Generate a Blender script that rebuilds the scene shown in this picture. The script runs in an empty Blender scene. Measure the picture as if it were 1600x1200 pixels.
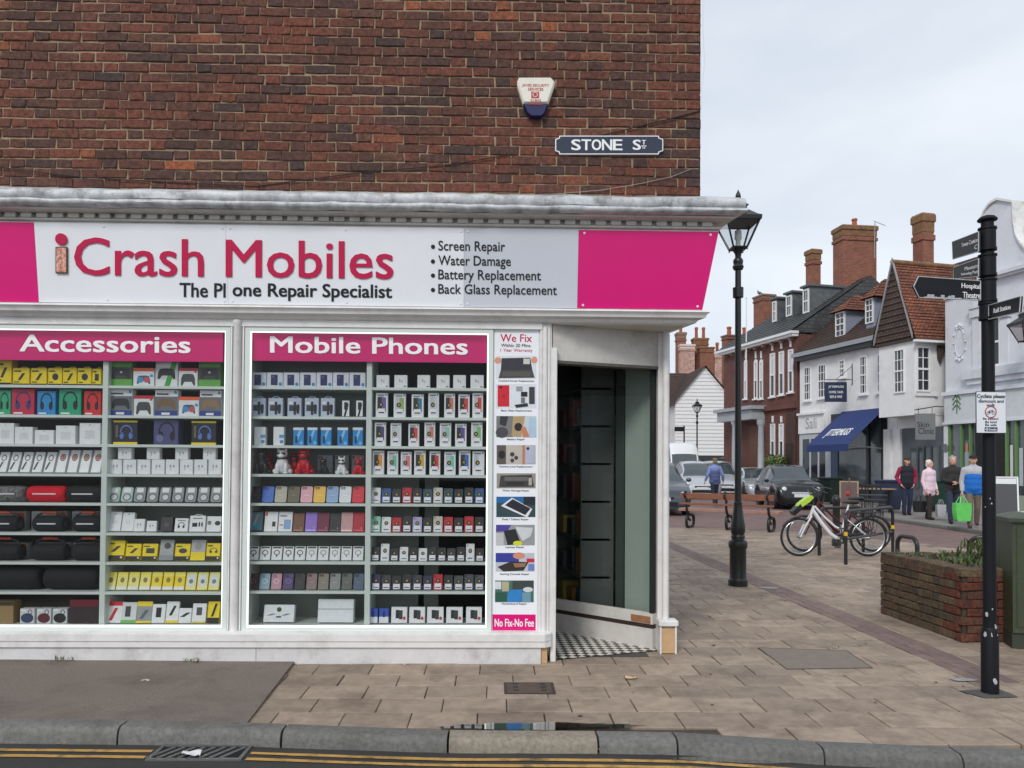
import bpy, bmesh, math, random
import numpy as np
from mathutils import Vector, Matrix
random.seed(7)
SC = bpy.context.scene
COL = SC.collection
PI = math.pi
V = Vector

# ---------------------------------------------------------------- camera, sky, sun, exposure
FPX = 1200.0
YAW, PITCH, ROLL, EYE, SHIFT = math.radians(1.33), 0.02, 0.0065, 1.47, 102 / 1600
RC = Matrix.Rotation(-YAW, 3, 'Z') @ Matrix.Rotation(PI / 2 + PITCH, 3, 'X') @ Matrix.Rotation(ROLL, 3, 'Z')
CAMLOC = V((0, 0, EYE))
cam = bpy.data.cameras.new('camera')
cam.sensor_width = 36
cam.lens = 36 * FPX / 1600
cam.shift_y = SHIFT
cam.clip_end = 2000
cam.clip_start = .05
camo = bpy.data.objects.new('camera', cam)
COL.objects.link(camo)
camo.matrix_world = Matrix.Translation(CAMLOC) @ RC.to_4x4()
SC.camera = camo

SUN_EL, SUN_AZ = math.radians(40), math.radians(205)      # azimuth clockwise from +Y
w = bpy.data.worlds.new('World')
SC.world = w
w.use_nodes = True
nt = w.node_tree
nt.nodes.clear()
N = lambda t: nt.nodes.new(t)
out, bg, sky, mix, noi, ramp, tc, mp = (N('ShaderNodeOutputWorld'), N('ShaderNodeBackground'), N('ShaderNodeTexSky'), N('ShaderNodeMix'),
    N('ShaderNodeTexNoise'), N('ShaderNodeValToRGB'), N('ShaderNodeTexCoord'), N('ShaderNodeMapping'))
sky.sky_type = 'NISHITA'
sky.sun_disc = False
sky.sun_elevation = SUN_EL
sky.sun_rotation = SUN_AZ
mix.data_type = 'RGBA'
mix.inputs[0].default_value = .9
mp.inputs['Scale'].default_value = (1, 1, 2.6)
noi.inputs['Scale'].default_value = 1.7
noi.inputs['Detail'].default_value = 5
noi.inputs['Roughness'].default_value = .5
ramp.color_ramp.elements[0].position = .3
ramp.color_ramp.elements[0].color = (4.9, 5.6, 6.5, 1)
ramp.color_ramp.elements[1].position = .72
ramp.color_ramp.elements[1].color = (7.9, 8.3, 8.8, 1)
L = nt.links.new
L(tc.outputs['Generated'], mp.inputs[0])
L(mp.outputs[0], noi.inputs['Vector'])
L(noi.outputs[0], ramp.inputs[0])
L(sky.outputs[0], mix.inputs[6])
L(ramp.outputs[0], mix.inputs[7])
L(mix.outputs[2], bg.inputs[0])
bg.inputs[1].default_value = .1
L(bg.outputs[0], out.inputs[0])
sl = bpy.data.lights.new('sun', 'SUN')
sl.energy = 1.5
sl.angle = math.radians(15)
sl.color = (1, .965, .92)
so = bpy.data.objects.new('sun', sl)
COL.objects.link(so)
sd = V((math.sin(SUN_AZ) * math.cos(SUN_EL), math.cos(SUN_AZ) * math.cos(SUN_EL), math.sin(SUN_EL)))
so.rotation_euler = sd.to_track_quat('Z', 'Y').to_euler()
so.location = (0, -3, 12)
SC.view_settings.view_transform = 'Standard'
SC.view_settings.look = 'None'
SC.view_settings.exposure = .28
SC.view_settings.gamma = 1
SC.render.engine = 'CYCLES'
SC.cycles.max_bounces = 6
SC.cycles.transparent_max_bounces = 16
SC.cycles.use_denoising = True
SC.cycles.sample_clamp_indirect = 8

# ---------------------------------------------------------------- pixel -> place helpers (photograph pixels, 1600 x 1200)
def ray(px, py):
    return RC @ V(((px - 800) / FPX, (600 - py) / FPX + SHIFT * 1600 / FPX, -1))
def at(px, py, Y):
    d = ray(px, py)
    return CAMLOC + d * (Y / d.y)
def gnd(px, py, z=0.0):
    d = ray(px, py)
    return CAMLOC + d * ((z - EYE) / d.z)
def hit(px, py, p0, n):
    d = ray(px, py)
    return CAMLOC + d * ((V(p0) - CAMLOC).dot(n) / d.dot(n))
def proj(p):
    q = RC.transposed() @ (V(p) - CAMLOC)
    return 800 + FPX * q.x / -q.z, 600 - FPX * (q.y / -q.z - SHIFT * 1600 / FPX)
def hor(px):
    return 726 + .0065 * (px - 800)
def dist(px, py):                      # depth of the ground seen at a pixel
    return gnd(px, py).y

# ---------------------------------------------------------------- materials
MATS = {}
def srgb(r, g=None, b=None):
    if g is None:
        r, g, b = r
    f = lambda c: (c / 255 / 12.92) if c / 255 <= .04045 else ((c / 255 + .055) / 1.055) ** 2.4
    return (f(r), f(g), f(b))
def newmat(name):
    m = bpy.data.materials.new(name)
    m.use_nodes = True
    t = m.node_tree
    return m, t, t.nodes['Principled BSDF']
def pm(name, col, rough=.6, var=.15, scale=6, bump=0, bscale=60, metal=0, dirt=None, dscale=3, damt=.5, spec=.5, emit=0, coat=0, rnd=0):
    """procedural paint/stone/metal: base colour, noise variation, optional dirt colour in blotches, fine relief"""
    if name in MATS:
        return MATS[name]
    m, t, b = newmat(name)
    n, l = t.nodes.new, t.links.new
    b.inputs['Roughness'].default_value = rough
    b.inputs['Metallic'].default_value = metal
    b.inputs['Specular IOR Level'].default_value = spec
    b.inputs['Coat Weight'].default_value = coat
    b.inputs['Coat Roughness'].default_value = .06
    geo = n('ShaderNodeNewGeometry')
    src = None
    if var or rnd:
        tx = n('ShaderNodeTexNoise')
        tx.inputs['Scale'].default_value = scale
        tx.inputs['Detail'].default_value = 6
        tx.inputs['Roughness'].default_value = .65
        l(geo.outputs['Position'], tx.inputs['Vector'])
        mr = n('ShaderNodeMapRange')
        mr.inputs[1].default_value, mr.inputs[2].default_value = .3, .7
        mr.inputs[3].default_value, mr.inputs[4].default_value = 1 - var, 1 + var
        l(tx.outputs[0], mr.inputs[0])
        fac = mr.outputs[0]
        if rnd:
            oi = n('ShaderNodeObjectInfo')
            ad = n('ShaderNodeMath'); ad.operation = 'ADD'
            l(oi.outputs['Random'], ad.inputs[0]); l(geo.outputs['Random Per Island'], ad.inputs[1])
            fr = n('ShaderNodeMath'); fr.operation = 'FRACT'
            l(ad.outputs[0], fr.inputs[0])
            m2 = n('ShaderNodeMapRange')
            m2.inputs[3].default_value, m2.inputs[4].default_value = 1 - rnd, 1 + rnd
            l(fr.outputs[0], m2.inputs[0])
            mu = n('ShaderNodeMath'); mu.operation = 'MULTIPLY'
            l(fac, mu.inputs[0]); l(m2.outputs[0], mu.inputs[1])
            fac = mu.outputs[0]
        vm = n('ShaderNodeVectorMath'); vm.operation = 'SCALE'
        vm.inputs[0].default_value = col
        l(fac, vm.inputs['Scale'])
        src = vm.outputs[0]
    if dirt:
        t2 = n('ShaderNodeTexNoise')
        t2.inputs['Scale'].default_value = dscale
        t2.inputs['Detail'].default_value = 8
        t2.inputs['Roughness'].default_value = .7
        l(geo.outputs['Position'], t2.inputs['Vector'])
        rp = n('ShaderNodeMapRange')
        rp.inputs[1].default_value, rp.inputs[2].default_value = .5, .72
        rp.inputs[4].default_value = damt
        l(t2.outputs[0], rp.inputs[0])
        mx = n('ShaderNodeMix'); mx.data_type = 'RGBA'
        l(rp.outputs[0], mx.inputs[0])
        if src:
            l(src, mx.inputs[6])
        else:
            mx.inputs[6].default_value = (*col, 1)
        mx.inputs[7].default_value = (*dirt, 1)
        src = mx.outputs[2]
    if src:
        l(src, b.inputs['Base Color'])
    else:
        b.inputs['Base Color'].default_value = (*col, 1)
    if bump:
        t3 = n('ShaderNodeTexNoise')
        t3.inputs['Scale'].default_value = bscale
        t3.inputs['Detail'].default_value = 4
        l(geo.outputs['Position'], t3.inputs['Vector'])
        bp = n('ShaderNodeBump')
        bp.inputs['Strength'].default_value = min(1, bump)
        bp.inputs['Distance'].default_value = .004
        l(t3.outputs[0], bp.inputs['Height'])
        l(bp.outputs[0], b.inputs['Normal'])
    if emit:
        b.inputs['Emission Color'].default_value = (*col, 1)
        b.inputs['Emission Strength'].default_value = emit
    MATS[name] = m
    return m
def C(r, g, b, rough=.45, var=.06):
    return pm('print_%d_%d_%d_%d' % (r, g, b, rough * 100), srgb(r, g, b), rough, var, 25)
def uvmat(name, kind, c1, c2, mort, bw, bh, rough=.8, var=.25, ms=.012, off=.5, bump=.6):
    """courses of bricks / tiles on metre UVs, for surfaces too far away to tell the pieces apart"""
    if name in MATS:
        return MATS[name]
    m, t, b = newmat(name)
    n, l = t.nodes.new, t.links.new
    uv = n('ShaderNodeUVMap'); uv.uv_map = 'metres'
    bt = n('ShaderNodeTexBrick')
    bt.offset = off
    bt.inputs['Color1'].default_value = (*c1, 1)
    bt.inputs['Color2'].default_value = (*c2, 1)
    bt.inputs['Mortar'].default_value = (*mort, 1)
    bt.inputs['Scale'].default_value = 1
    bt.inputs['Mortar Size'].default_value = ms
    bt.inputs['Mortar Smooth'].default_value = .2
    bt.inputs['Brick Width'].default_value = bw
    bt.inputs['Row Height'].default_value = bh
    l(uv.outputs[0], bt.inputs['Vector'])
    tx = n('ShaderNodeTexNoise')
    tx.inputs['Scale'].default_value = 1.3
    tx.inputs['Detail'].default_value = 8
    tx.inputs['Roughness'].default_value = .7
    l(uv.outputs[0], tx.inputs['Vector'])
    mr = n('ShaderNodeMapRange')
    mr.inputs[1].default_value, mr.inputs[2].default_value = .3, .7
    mr.inputs[3].default_value, mr.inputs[4].default_value = 1 - var, 1 + var
    l(tx.outputs[0], mr.inputs[0])
    vm = n('ShaderNodeVectorMath'); vm.operation = 'SCALE'
    l(bt.outputs['Color'], vm.inputs[0]); l(mr.outputs[0], vm.inputs['Scale'])
    l(vm.outputs[0], b.inputs['Base Color'])
    b.inputs['Roughness'].default_value = rough
    bp = n('ShaderNodeBump'); bp.inputs['Strength'].default_value = bump; bp.inputs['Distance'].default_value = .01
    bp.invert = True
    l(bt.outputs['Fac'], bp.inputs['Height']); l(bp.outputs[0], b.inputs['Normal'])
    MATS[name] = m
    return m
def glassmat(name, tint=(.9, .95, .93), refl=1.0, clear=1.0, rough=.0):
    if name in MATS:
        return MATS[name]
    m, t, b = newmat(name)
    n, l = t.nodes.new, t.links.new
    t.nodes.remove(b)
    o = t.nodes['Material Output']
    tr, gl, mx, fr, mu = n('ShaderNodeBsdfTransparent'), n('ShaderNodeBsdfGlossy'), n('ShaderNodeMixShader'), n('ShaderNodeFresnel'), n('ShaderNodeMath')
    tr.inputs[0].default_value = (*tint, 1)
    gl.inputs['Roughness'].default_value = rough
    fr.inputs[0].default_value = 1.5
    mu.operation = 'MULTIPLY'; mu.inputs[1].default_value = refl
    l(fr.outputs[0], mu.inputs[0]); l(mu.outputs[0], mx.inputs[0]); l(tr.outputs[0], mx.inputs[1]); l(gl.outputs[0], mx.inputs[2]); l(mx.outputs[0], o.inputs[0])
    MATS[name] = m
    return m

# ---------------------------------------------------------------- mesh builder
OFF = {}
class MB:
    def __init__(s):
        s.v, s.f, s.m = [], [], []
    def add(s, vs, fs, m=0):
        o = len(s.v)
        s.v += [tuple(v) for v in vs]
        s.f += [tuple(i + o for i in f) for f in fs]
        s.m += [m] * len(fs)
        return s
    def hexa(s, p, m=0):               # 4 bottom corners, 4 top corners (counter-clockwise seen from above)
        return s.add(p, [(3, 2, 1, 0), (4, 5, 6, 7), (0, 1, 5, 4), (1, 2, 6, 5), (2, 3, 7, 6), (3, 0, 4, 7)], m)
    def box(s, x0, x1, y0, y1, z0, z1, m=0, M=None):
        p = [V(q) for q in ((x0, y0, z0), (x1, y0, z0), (x1, y1, z0), (x0, y1, z0), (x0, y0, z1), (x1, y0, z1), (x1, y1, z1), (x0, y1, z1))]
        if M is not None:
            p = [M @ q for q in p]
        return s.hexa(p, m)
    def cbox(s, x0, x1, y0, y1, z0, z1, b=.005, m=0, M=None):   # box with chamfered edges
        P = []
        for z, i in ((z0, b), (z0 + b, 0), (z1 - b, 0), (z1, b)):
            P.append([(x0 + i + b, y0 + i), (x1 - i - b, y0 + i), (x1 - i, y0 + i + b), (x1 - i, y1 - i - b), (x1 - i - b, y1 - i), (x0 + i + b, y1 - i), (x0 + i, y1 - i - b), (x0 + i, y0 + i + b)])
        zs = (z0, z0 + b, z1 - b, z1)
        vs = [V((x, y, zs[k])) for k in range(4) for x, y in P[k]]
        if M is not None:
            vs = [M @ q for q in vs]
        fs = [tuple(range(7, -1, -1)), tuple(range(24, 32))]
        for k in range(3):
            for j in range(8):
                fs.append((k * 8 + j, k * 8 + (j + 1) % 8, k * 8 + 8 + (j + 1) % 8, k * 8 + 8 + j))
        return s.add(vs, fs, m)
    def loft(s, rings, m=0, caps=True, closed=True):
        n = len(rings[0])
        vs = [p for r in rings for p in r]
        fs = []
        for k in range(len(rings) - 1):
            for j in range(n if closed else n - 1):
                a, b = k * n + j, k * n + (j + 1) % n
                fs.append((a, b, b + n, a + n))
        if caps and closed:
            fs.append(tuple(range(n - 1, -1, -1)))
            fs.append(tuple(range((len(rings) - 1) * n, len(rings) * n)))
        return s.add(vs, fs, m)
    def cyl(s, p0, p1, r0, r1=None, n=12, m=0, caps=True):
        p0, p1 = V(p0), V(p1)
        r1 = r0 if r1 is None else r1
        q = (p1 - p0).to_track_quat('Z', 'Y')
        rg = [[p + q @ V((r * math.cos(2 * PI * i / n), r * math.sin(2 * PI * i / n), 0)) for i in range(n)] for p, r in ((p0, r0), (p1, r1))]
        return s.loft(rg, m, caps)
    def lathe(s, c, prof, n=16, m=0, M=None, sq=False):
        c = V(c)
        rg = []
        for r, z in prof:
            rr = []
            for i in range(n):
                a = 2 * PI * (i + .5) / n
                p = V((r * math.cos(a), r * math.sin(a), z))
                rr.append(c + (M @ p if M is not None else p))
            rg.append(rr)
        return s.loft(rg, m)
    def tube(s, pts, r, n=8, m=0, closed=False):
        pts = [V(p) for p in pts]
        rs = r if isinstance(r, (list, tuple)) else [r] * len(pts)
        rg, up = [], None
        k = len(pts)
        for i, p in enumerate(pts):
            if closed:
                d = pts[(i + 1) % k] - pts[i - 1]
            else:
                d = pts[min(i + 1, k - 1)] - pts[max(i - 1, 0)]
            d.normalize()
            if up is None:
                up = V((0, 0, 1)) if abs(d.z) < .9 else V((1, 0, 0))
            x = up.cross(d).normalized()
            up = d.cross(x).normalized()
            rg.append([p + x * (rs[i] * math.cos(2 * PI * j / n)) + up * (rs[i] * math.sin(2 * PI * j / n)) for j in range(n)])
        if closed:
            rg.append(rg[0])
        return s.loft(rg, m, not closed)
    def ell(s, c, r, n=12, k=8, m=0, M=None):
        c = V(c)
        if not isinstance(r, (list, tuple)):
            r = (r, r, r)
        vs, fs = [], []
        for i in range(k + 1):
            t = PI * i / k
            for j in range(n):
                a = 2 * PI * j / n
                p = V((r[0] * math.sin(t) * math.cos(a), r[1] * math.sin(t) * math.sin(a), -r[2] * math.cos(t)))
                vs.append(c + (M @ p if M is not None else p))
        for i in range(k):
            for j in range(n):
                fs.append((i * n + j, i * n + (j + 1) % n, i * n + n + (j + 1) % n, i * n + n + j))
        return s.add(vs, fs, m)
    def prism(s, poly, fn, d0, d1, m=0):   # poly in (u, v); fn(u, v, d) -> point
        n = len(poly)
        a = [fn(u, v, d0) for u, v in poly]
        b = [fn(u, v, d1) for u, v in poly]
        fs = [tuple(range(n - 1, -1, -1)), tuple(range(n, 2 * n))] + [(i, (i + 1) % n, n + (i + 1) % n, n + i) for i in range(n)]
        return s.add(a + b, fs, m)
    def torus(s, c, R, r, n=32, k=8, m=0, M=None):
        pts = []
        for i in range(n):
            a = 2 * PI * i / n
            p = V((R * math.cos(a), 0, R * math.sin(a)))
            pts.append(V(c) + (M @ p if M is not None else p))
        return s.tube(pts, r, k, m, closed=True)
    def mesh(s, name, mats, c=V((0, 0, 0)), smooth=None, uv=False):
        me = bpy.data.meshes.new(name)
        me.from_pydata([(x - c[0], y - c[1], z - c[2]) for x, y, z in s.v], [], s.f)
        for mt in (mats if isinstance(mats, (list, tuple)) else [mats]):
            me.materials.append(mt)
        me.polygons.foreach_set('material_index', s.m)
        if uv:
            lay = me.uv_layers.new(name='metres')
            for p in me.polygons:
                nn = p.normal
                if abs(nn.z) > .97:
                    t, b = V((1, 0, 0)), V((0, 1, 0))
                else:
                    t = V((-nn.y, nn.x, 0)).normalized()
                    b = nn.cross(t)
                for li in p.loop_indices:
                    q = V(s.v[me.loops[li].vertex_index])
                    lay.data[li].uv = (q.dot(t), q.dot(b))
        bm = bmesh.new(); bm.from_mesh(me)
        bmesh.ops.recalc_face_normals(bm, faces=bm.faces)
        bm.to_mesh(me); bm.free()
        if smooth is not None:
            me.polygons.foreach_set('use_smooth', [True] * len(me.polygons))
            me.set_sharp_from_angle(angle=math.radians(smooth))
        me.update()
        return me
    def build(s, name, mats, parent=None, smooth=None, uv=False):
        a = np.array(s.v)
        lo, hi = a.min(0), a.max(0)
        c = V(((lo[0] + hi[0]) / 2, (lo[1] + hi[1]) / 2, lo[2]))
        return link(name, s.mesh(name, mats, c, smooth, uv), c, parent)
def link(name, data, c, parent=None):
    o = bpy.data.objects.new(name, data)
    COL.objects.link(o)
    if parent is not None:
        o.parent = parent
        o.location = V(c) - OFF[parent.name]
    else:
        o.location = c
    OFF[o.name] = V(c)
    return o
def tag(o, label, cat, group=None, kind=None):
    if label: o['label'] = label
    if cat: o['category'] = cat
    if group: o['group'] = group
    if kind: o['kind'] = kind
    return o
def struct(o):
    o['kind'] = 'structure'
    return o
def stuff(o):
    o['kind'] = 'stuff'
    return o
def thing(name, loc, label, cat, group=None, rz=0, local=False):
    """an Empty at the base of a thing; local=True: its parts are authored in its own rotated frame"""
    o = bpy.data.objects.new(name, None)
    COL.objects.link(o)
    o.location = loc
    o.rotation_euler = (0, 0, rz)
    o.empty_display_size = .1
    OFF[o.name] = V((0, 0, 0)) if local else V(loc)
    return tag(o, label, cat, group)
def kids(o):
    return [c for c in COL.objects if c.parent == o]
def copy_tree(o, parent=None):
    c = o.copy()
    COL.objects.link(c)
    c.parent = parent
    OFF[c.name] = OFF[o.name]
    for ch in list(o.children):
        copy_tree(ch, c)
    return c
def fit_text(txt, corners, mat, name, parent, depth=.003, bold=0.0, lift=.0, shear=0.0):
    """lettering: the text's outline box is laid onto four corners (lower-left, lower-right, upper-right, upper-left)"""
    cu = bpy.data.curves.new('t', 'FONT')
    cu.body = txt
    cu.shear = shear
    cu.resolution_u = 3
    o = bpy.data.objects.new('t', cu)
    COL.objects.link(o)
    dg = bpy.context.evaluated_depsgraph_get()
    me = bpy.data.meshes.new_from_object(o.evaluated_get(dg))
    bpy.data.objects.remove(o); bpy.data.curves.remove(cu)
    a = np.array([v.co[:] for v in me.vertices])
    fs = [tuple(p.vertices) for p in me.polygons]
    bpy.data.meshes.remove(me)
    if not len(a):
        return None
    lo, hi = a.min(0), a.max(0)
    q = [V(c) for c in corners]
    n = (q[1] - q[0]).cross(q[3] - q[0]).normalized()
    vs = []
    for x, y, z in a:
        u, v = (x - lo[0]) / (hi[0] - lo[0]), (y - lo[1]) / max(1e-6, hi[1] - lo[1])
        vs.append((q[0] * (1 - u) + q[1] * u) * (1 - v) + (q[3] * (1 - u) + q[2] * u) * v)
    ivs = sorted(((min(a[i][0] for i in f), max(a[i][0] for i in f), f) for f in fs), key=lambda t: t[0])
    groups, end = [], -1e9
    for x0, x1, f in ivs:
        if not groups or (' ' in txt and x0 - end > .17):
            groups.append([])
        groups[-1].append(f)
        end = max(end, x1)
    o = None
    for gi, fs in enumerate(groups):
        o = _letters(vs, fs, q, n, bold, lift, depth, name, mat, parent)
    return o
def _letters(vs, fs, q, n, bold, lift, depth, name, mat, parent):
    used = sorted({i for f in fs for i in f})
    mp_ = {i: k for k, i in enumerate(used)}
    vs = [vs[i] for i in used]
    fs = [tuple(mp_[i] for i in f) for f in fs]
    m = MB()
    ex = (q[1] - q[0]).normalized() * (bold * (q[3] - q[0]).length)
    ey = (q[3] - q[0]).normalized() * (bold * .5 * (q[3] - q[0]).length)
    ed = {}
    for f in fs:
        for i in range(len(f)):
            e = (f[i], f[(i + 1) % len(f)])
            ed[e] = 1
    rim = [(a_, b_) for (a_, b_) in ed if (b_, a_) not in ed]
    k = len(vs)
    shifts = [V((0, 0, 0))] if not bold else [ex + ey, -ex + ey, ex - ey, -ex - ey]
    for j, s in enumerate(shifts):
        dd = lift + depth + j * .00012
        m.add([p + s + n * dd for p in vs] + [p + s + n * lift for p in vs], list(fs) + [(b_, a_, a_ + k, b_ + k) for a_, b_ in rim])
    return m.build(name, mat, parent)
def rectpx(px0, py0, px1, py1, fn):    # corners for fit_text from a photo rectangle (heights read at its left end, lines kept level)
    a, d = fn(px0, py1), fn(px0, py0)
    xb, xc = fn(px1, py1).x, fn(px1, py0).x
    return [a, V((xb, a.y, a.z)), V((xc, d.y, d.z)), d]
# ---------------------------------------------------------------- shared materials
m_white = pm('white_paint', srgb(226, 224, 222), .45, .05, 9, .15, 90, dirt=srgb(158, 152, 145), dscale=5, damt=.4)
m_white2 = pm('white_paint_clean', srgb(228, 228, 226), .4, .04, 7)
m_offwhite = pm('off_white_paint', srgb(206, 202, 196), .5, .07, 5, .2, 60, dirt=srgb(128, 120, 110), dscale=4, damt=.45)
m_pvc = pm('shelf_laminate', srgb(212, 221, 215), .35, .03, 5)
m_lead = pm('lead_flashing', srgb(192, 194, 196), .5, .35, 9, .8, 30, dirt=srgb(62, 64, 62), dscale=6, damt=.85)
m_black = pm('black_iron_paint', srgb(30, 33, 33), .38, .2, 20, .3, 60)
m_pink = pm('magenta_sign_panel', srgb(220, 0, 118), .3, .03, 3)
m_sign = pm('white_sign_panel', srgb(238, 240, 244), .3, .03, 2)
m_crim = pm('crimson_lettering', srgb(196, 0, 72), .35, .03, 5)
m_ink = pm('black_lettering', srgb(18, 20, 24), .4, .05, 5)
m_wtext = pm('white_lettering', srgb(238, 238, 238), .4, .02, 5)
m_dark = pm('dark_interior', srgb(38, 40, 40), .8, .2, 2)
m_steel = pm('galvanised_steel', srgb(150, 152, 152), .35, .15, 30, metal=.8)
m_ply = pm('bare_plywood', srgb(196, 160, 120), .7, .12, 14, .2, 50)
m_led = pm('led_profile', (1, 1, 1), .4, 0, emit=.75)
m_glass = glassmat('shop_glass', (.985, .995, .99), .55)
m_glass2 = glassmat('door_glass', (.93, .97, .95), 1.2)
m_mortar = pm('lime_mortar', srgb(156, 136, 110), .95, .25, 20, .6, 120, dirt=srgb(110, 92, 74), dscale=2.5, damt=.6)

def brickmat(name, stops, bump=.7):
    m, t, b = newmat(name)
    n, l = t.nodes.new, t.links.new
    geo, oi = n('ShaderNodeNewGeometry'), n('ShaderNodeObjectInfo')
    ad, fr = n('ShaderNodeMath'), n('ShaderNodeMath')
    fr.operation = 'FRACT'
    l(oi.outputs['Random'], ad.inputs[0]); l(geo.outputs['Random Per Island'], ad.inputs[1]); l(ad.outputs[0], fr.inputs[0])
    rp = n('ShaderNodeValToRGB')
    rp.color_ramp.interpolation = 'LINEAR'
    e = rp.color_ramp.elements
    while len(e) < len(stops):
        e.new(.5)
    for k, (p, c) in enumerate(stops):
        e[k].position = p
        e[k].color = (*srgb(c), 1)
    l(fr.outputs[0], rp.inputs[0])
    tx = n('ShaderNodeTexNoise'); tx.inputs['Scale'].default_value = 30; tx.inputs['Detail'].default_value = 7; tx.inputs['Roughness'].default_value = .75
    l(geo.outputs['Position'], tx.inputs['Vector'])
    mr = n('ShaderNodeMapRange'); mr.inputs[1].default_value = .28; mr.inputs[2].default_value = .72; mr.inputs[3].default_value = .25; mr.inputs[4].default_value = 1.9
    l(tx.outputs[0], mr.inputs[0])
    vm = n('ShaderNodeVectorMath'); vm.operation = 'SCALE'
    l(rp.outputs[0], vm.inputs[0]); l(mr.outputs[0], vm.inputs['Scale'])
    t2 = n('ShaderNodeTexNoise'); t2.inputs['Scale'].default_value = 2.2; t2.inputs['Detail'].default_value = 8; t2.inputs['Roughness'].default_value = .7
    l(geo.outputs['Position'], t2.inputs['Vector'])
    m2 = n('ShaderNodeMapRange'); m2.inputs[1].default_value = .48; m2.inputs[2].default_value = .75; m2.inputs[4].default_value = .6
    l(t2.outputs[0], m2.inputs[0])
    mx = n('ShaderNodeMix'); mx.data_type = 'RGBA'
    l(m2.outputs[0], mx.inputs[0]); l(vm.outputs[0], mx.inputs[6]); mx.inputs[7].default_value = (*srgb(46, 36, 33), 1)
    l(mx.outputs[2], b.inputs['Base Color'])
    b.inputs['Roughness'].default_value = .88
    t3 = n('ShaderNodeTexNoise'); t3.inputs['Scale'].default_value = 70; t3.inputs['Detail'].default_value = 5
    l(geo.outputs['Position'], t3.inputs['Vector'])
    bp = n('ShaderNodeBump'); bp.inputs['Strength'].default_value = bump; bp.inputs['Distance'].default_value = .006
    l(t3.outputs[0], bp.inputs['Height']); l(bp.outputs[0], b.inputs['Normal'])
    MATS[name] = m
    return m
m_brick = brickmat('old_red_brick', [(0, (66, 52, 49)), (.06, (76, 52, 46)), (.3, (88, 56, 46)), (.6, (97, 58, 46)), (.88, (108, 61, 46)), (.96, (90, 62, 52)), (1, (140, 78, 50))])
m_pbrick = brickmat('planter_brick', [(0, (66, 56, 44)), (.3, (90, 76, 56)), (.55, (80, 62, 48)), (.8, (100, 84, 62)), (1, (84, 58, 46))])
m_pbrick2 = brickmat('planter_red_brick', [(0, (80, 46, 36)), (.4, (100, 52, 38)), (.8, (88, 60, 46)), (1, (112, 58, 42))])
m_flag = pm('flagstone', srgb(152, 135, 119), .78, .22, 9, .6, 130, dirt=srgb(96, 82, 70), dscale=1.7, damt=.85, rnd=.18)
m_flagbed = pm('paving_joint_sand', srgb(72, 62, 54), .95, .3, 20)
m_band = pm('red_paver', srgb(122, 102, 96), .8, .15, 15, .4, 120, rnd=.16)
m_asph = pm('worn_asphalt', srgb(122, 111, 102), .85, .4, 130, 1, 260, dirt=srgb(66, 58, 52), dscale=1.4, damt=.6)
m_road = pm('wet_road_asphalt', srgb(58, 56, 55), .6, .25, 6, 1, 240, dirt=srgb(36, 34, 33), dscale=3, damt=.6)
m_kerb = pm('granite_kerb', srgb(106, 105, 101), .75, .3, 40, .7, 160, dirt=srgb(70, 68, 62), dscale=4, damt=.6, rnd=.12)
m_kerb2 = pm('pale_granite_kerb', srgb(138, 129, 115), .75, .3, 40, .7, 160, dirt=srgb(98, 90, 78), dscale=4, damt=.6)
m_yline = pm('yellow_road_paint', srgb(190, 148, 78), .7, .2, 20, .4, 200, dirt=srgb(70, 62, 50), dscale=7, damt=1.0)
m_block = uvmat('red_block_paving', 0, srgb(128, 100, 95), srgb(112, 90, 86), srgb(90, 76, 72), .2, .1, .75, .15, .006)

# ---------------------------------------------------------------- ground
ROADZ = -.068
def sheet(name, poly, z, mat, uv=False, kind='structure'):
    m = MB()
    m.add([(x, y, z(x, y) if callable(z) else z) for x, y in poly], [tuple(range(len(poly)))])
    o = m.build(name, mat, None, uv=uv)
    o['kind'] = kind
    return o
kp = [(-300, 1129), (0, 1129), (375, 1133), (560, 1139), (700, 1143), (930, 1144), (1056, 1146), (1270, 1160), (1484, 1169), (1600, 1173), (1900, 1182)]
KB = [gnd(a, b) for a, b in kp]                     # back edge of the kerb
KW = .125
sheet('road', [(-80, -60), (80, -60), (80, 4.6), (-80, 4.6)], ROADZ, m_road)
sheet('far_road', [(-80, 4.5), (120, 4.5), (120, 400), (-80, 400)], -.03, m_block, uv=True)
za = lambda x, y: max(0.0, -x * .007) + .0035
asp = MB()
xs = [-8, -4.5, -3, -2, -1.2, -.6]
bl, br = gnd(385, 1134), gnd(462, 1034)
def kerb_y(x):
    for a, b in zip(KB, KB[1:]):
        if a.x <= x <= b.x:
            return a.y + (b.y - a.y) * (x - a.x) / (b.x - a.x)
    return KB[0].y if x < KB[0].x else KB[-1].y
def asx(y):                                          # slanting edge between asphalt and flags
    return bl.x + (br.x - bl.x) * (y - bl.y) / (br.y - bl.y)
rows = 14
grid = []
for i in range(rows + 1):
    y = 4.05 + (5.95 - 4.05) * i / rows
    grid.append([(x + (asx(y) - x) * (k / 24), y) for x in (-9,) for k in range(25)])
vs = [(x, max(y, kerb_y(x) - .02), za(x, y) + random.uniform(0, .003)) for r in grid for x, y in r]
asp.add(vs, [(i * 25 + j, i * 25 + j + 1, i * 25 + j + 26, i * 25 + j + 25) for i in range(rows) for j in range(24)])
tag(asp.build('asphalt_pavement', m_asph, None, 30), None, None, kind='structure')

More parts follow.
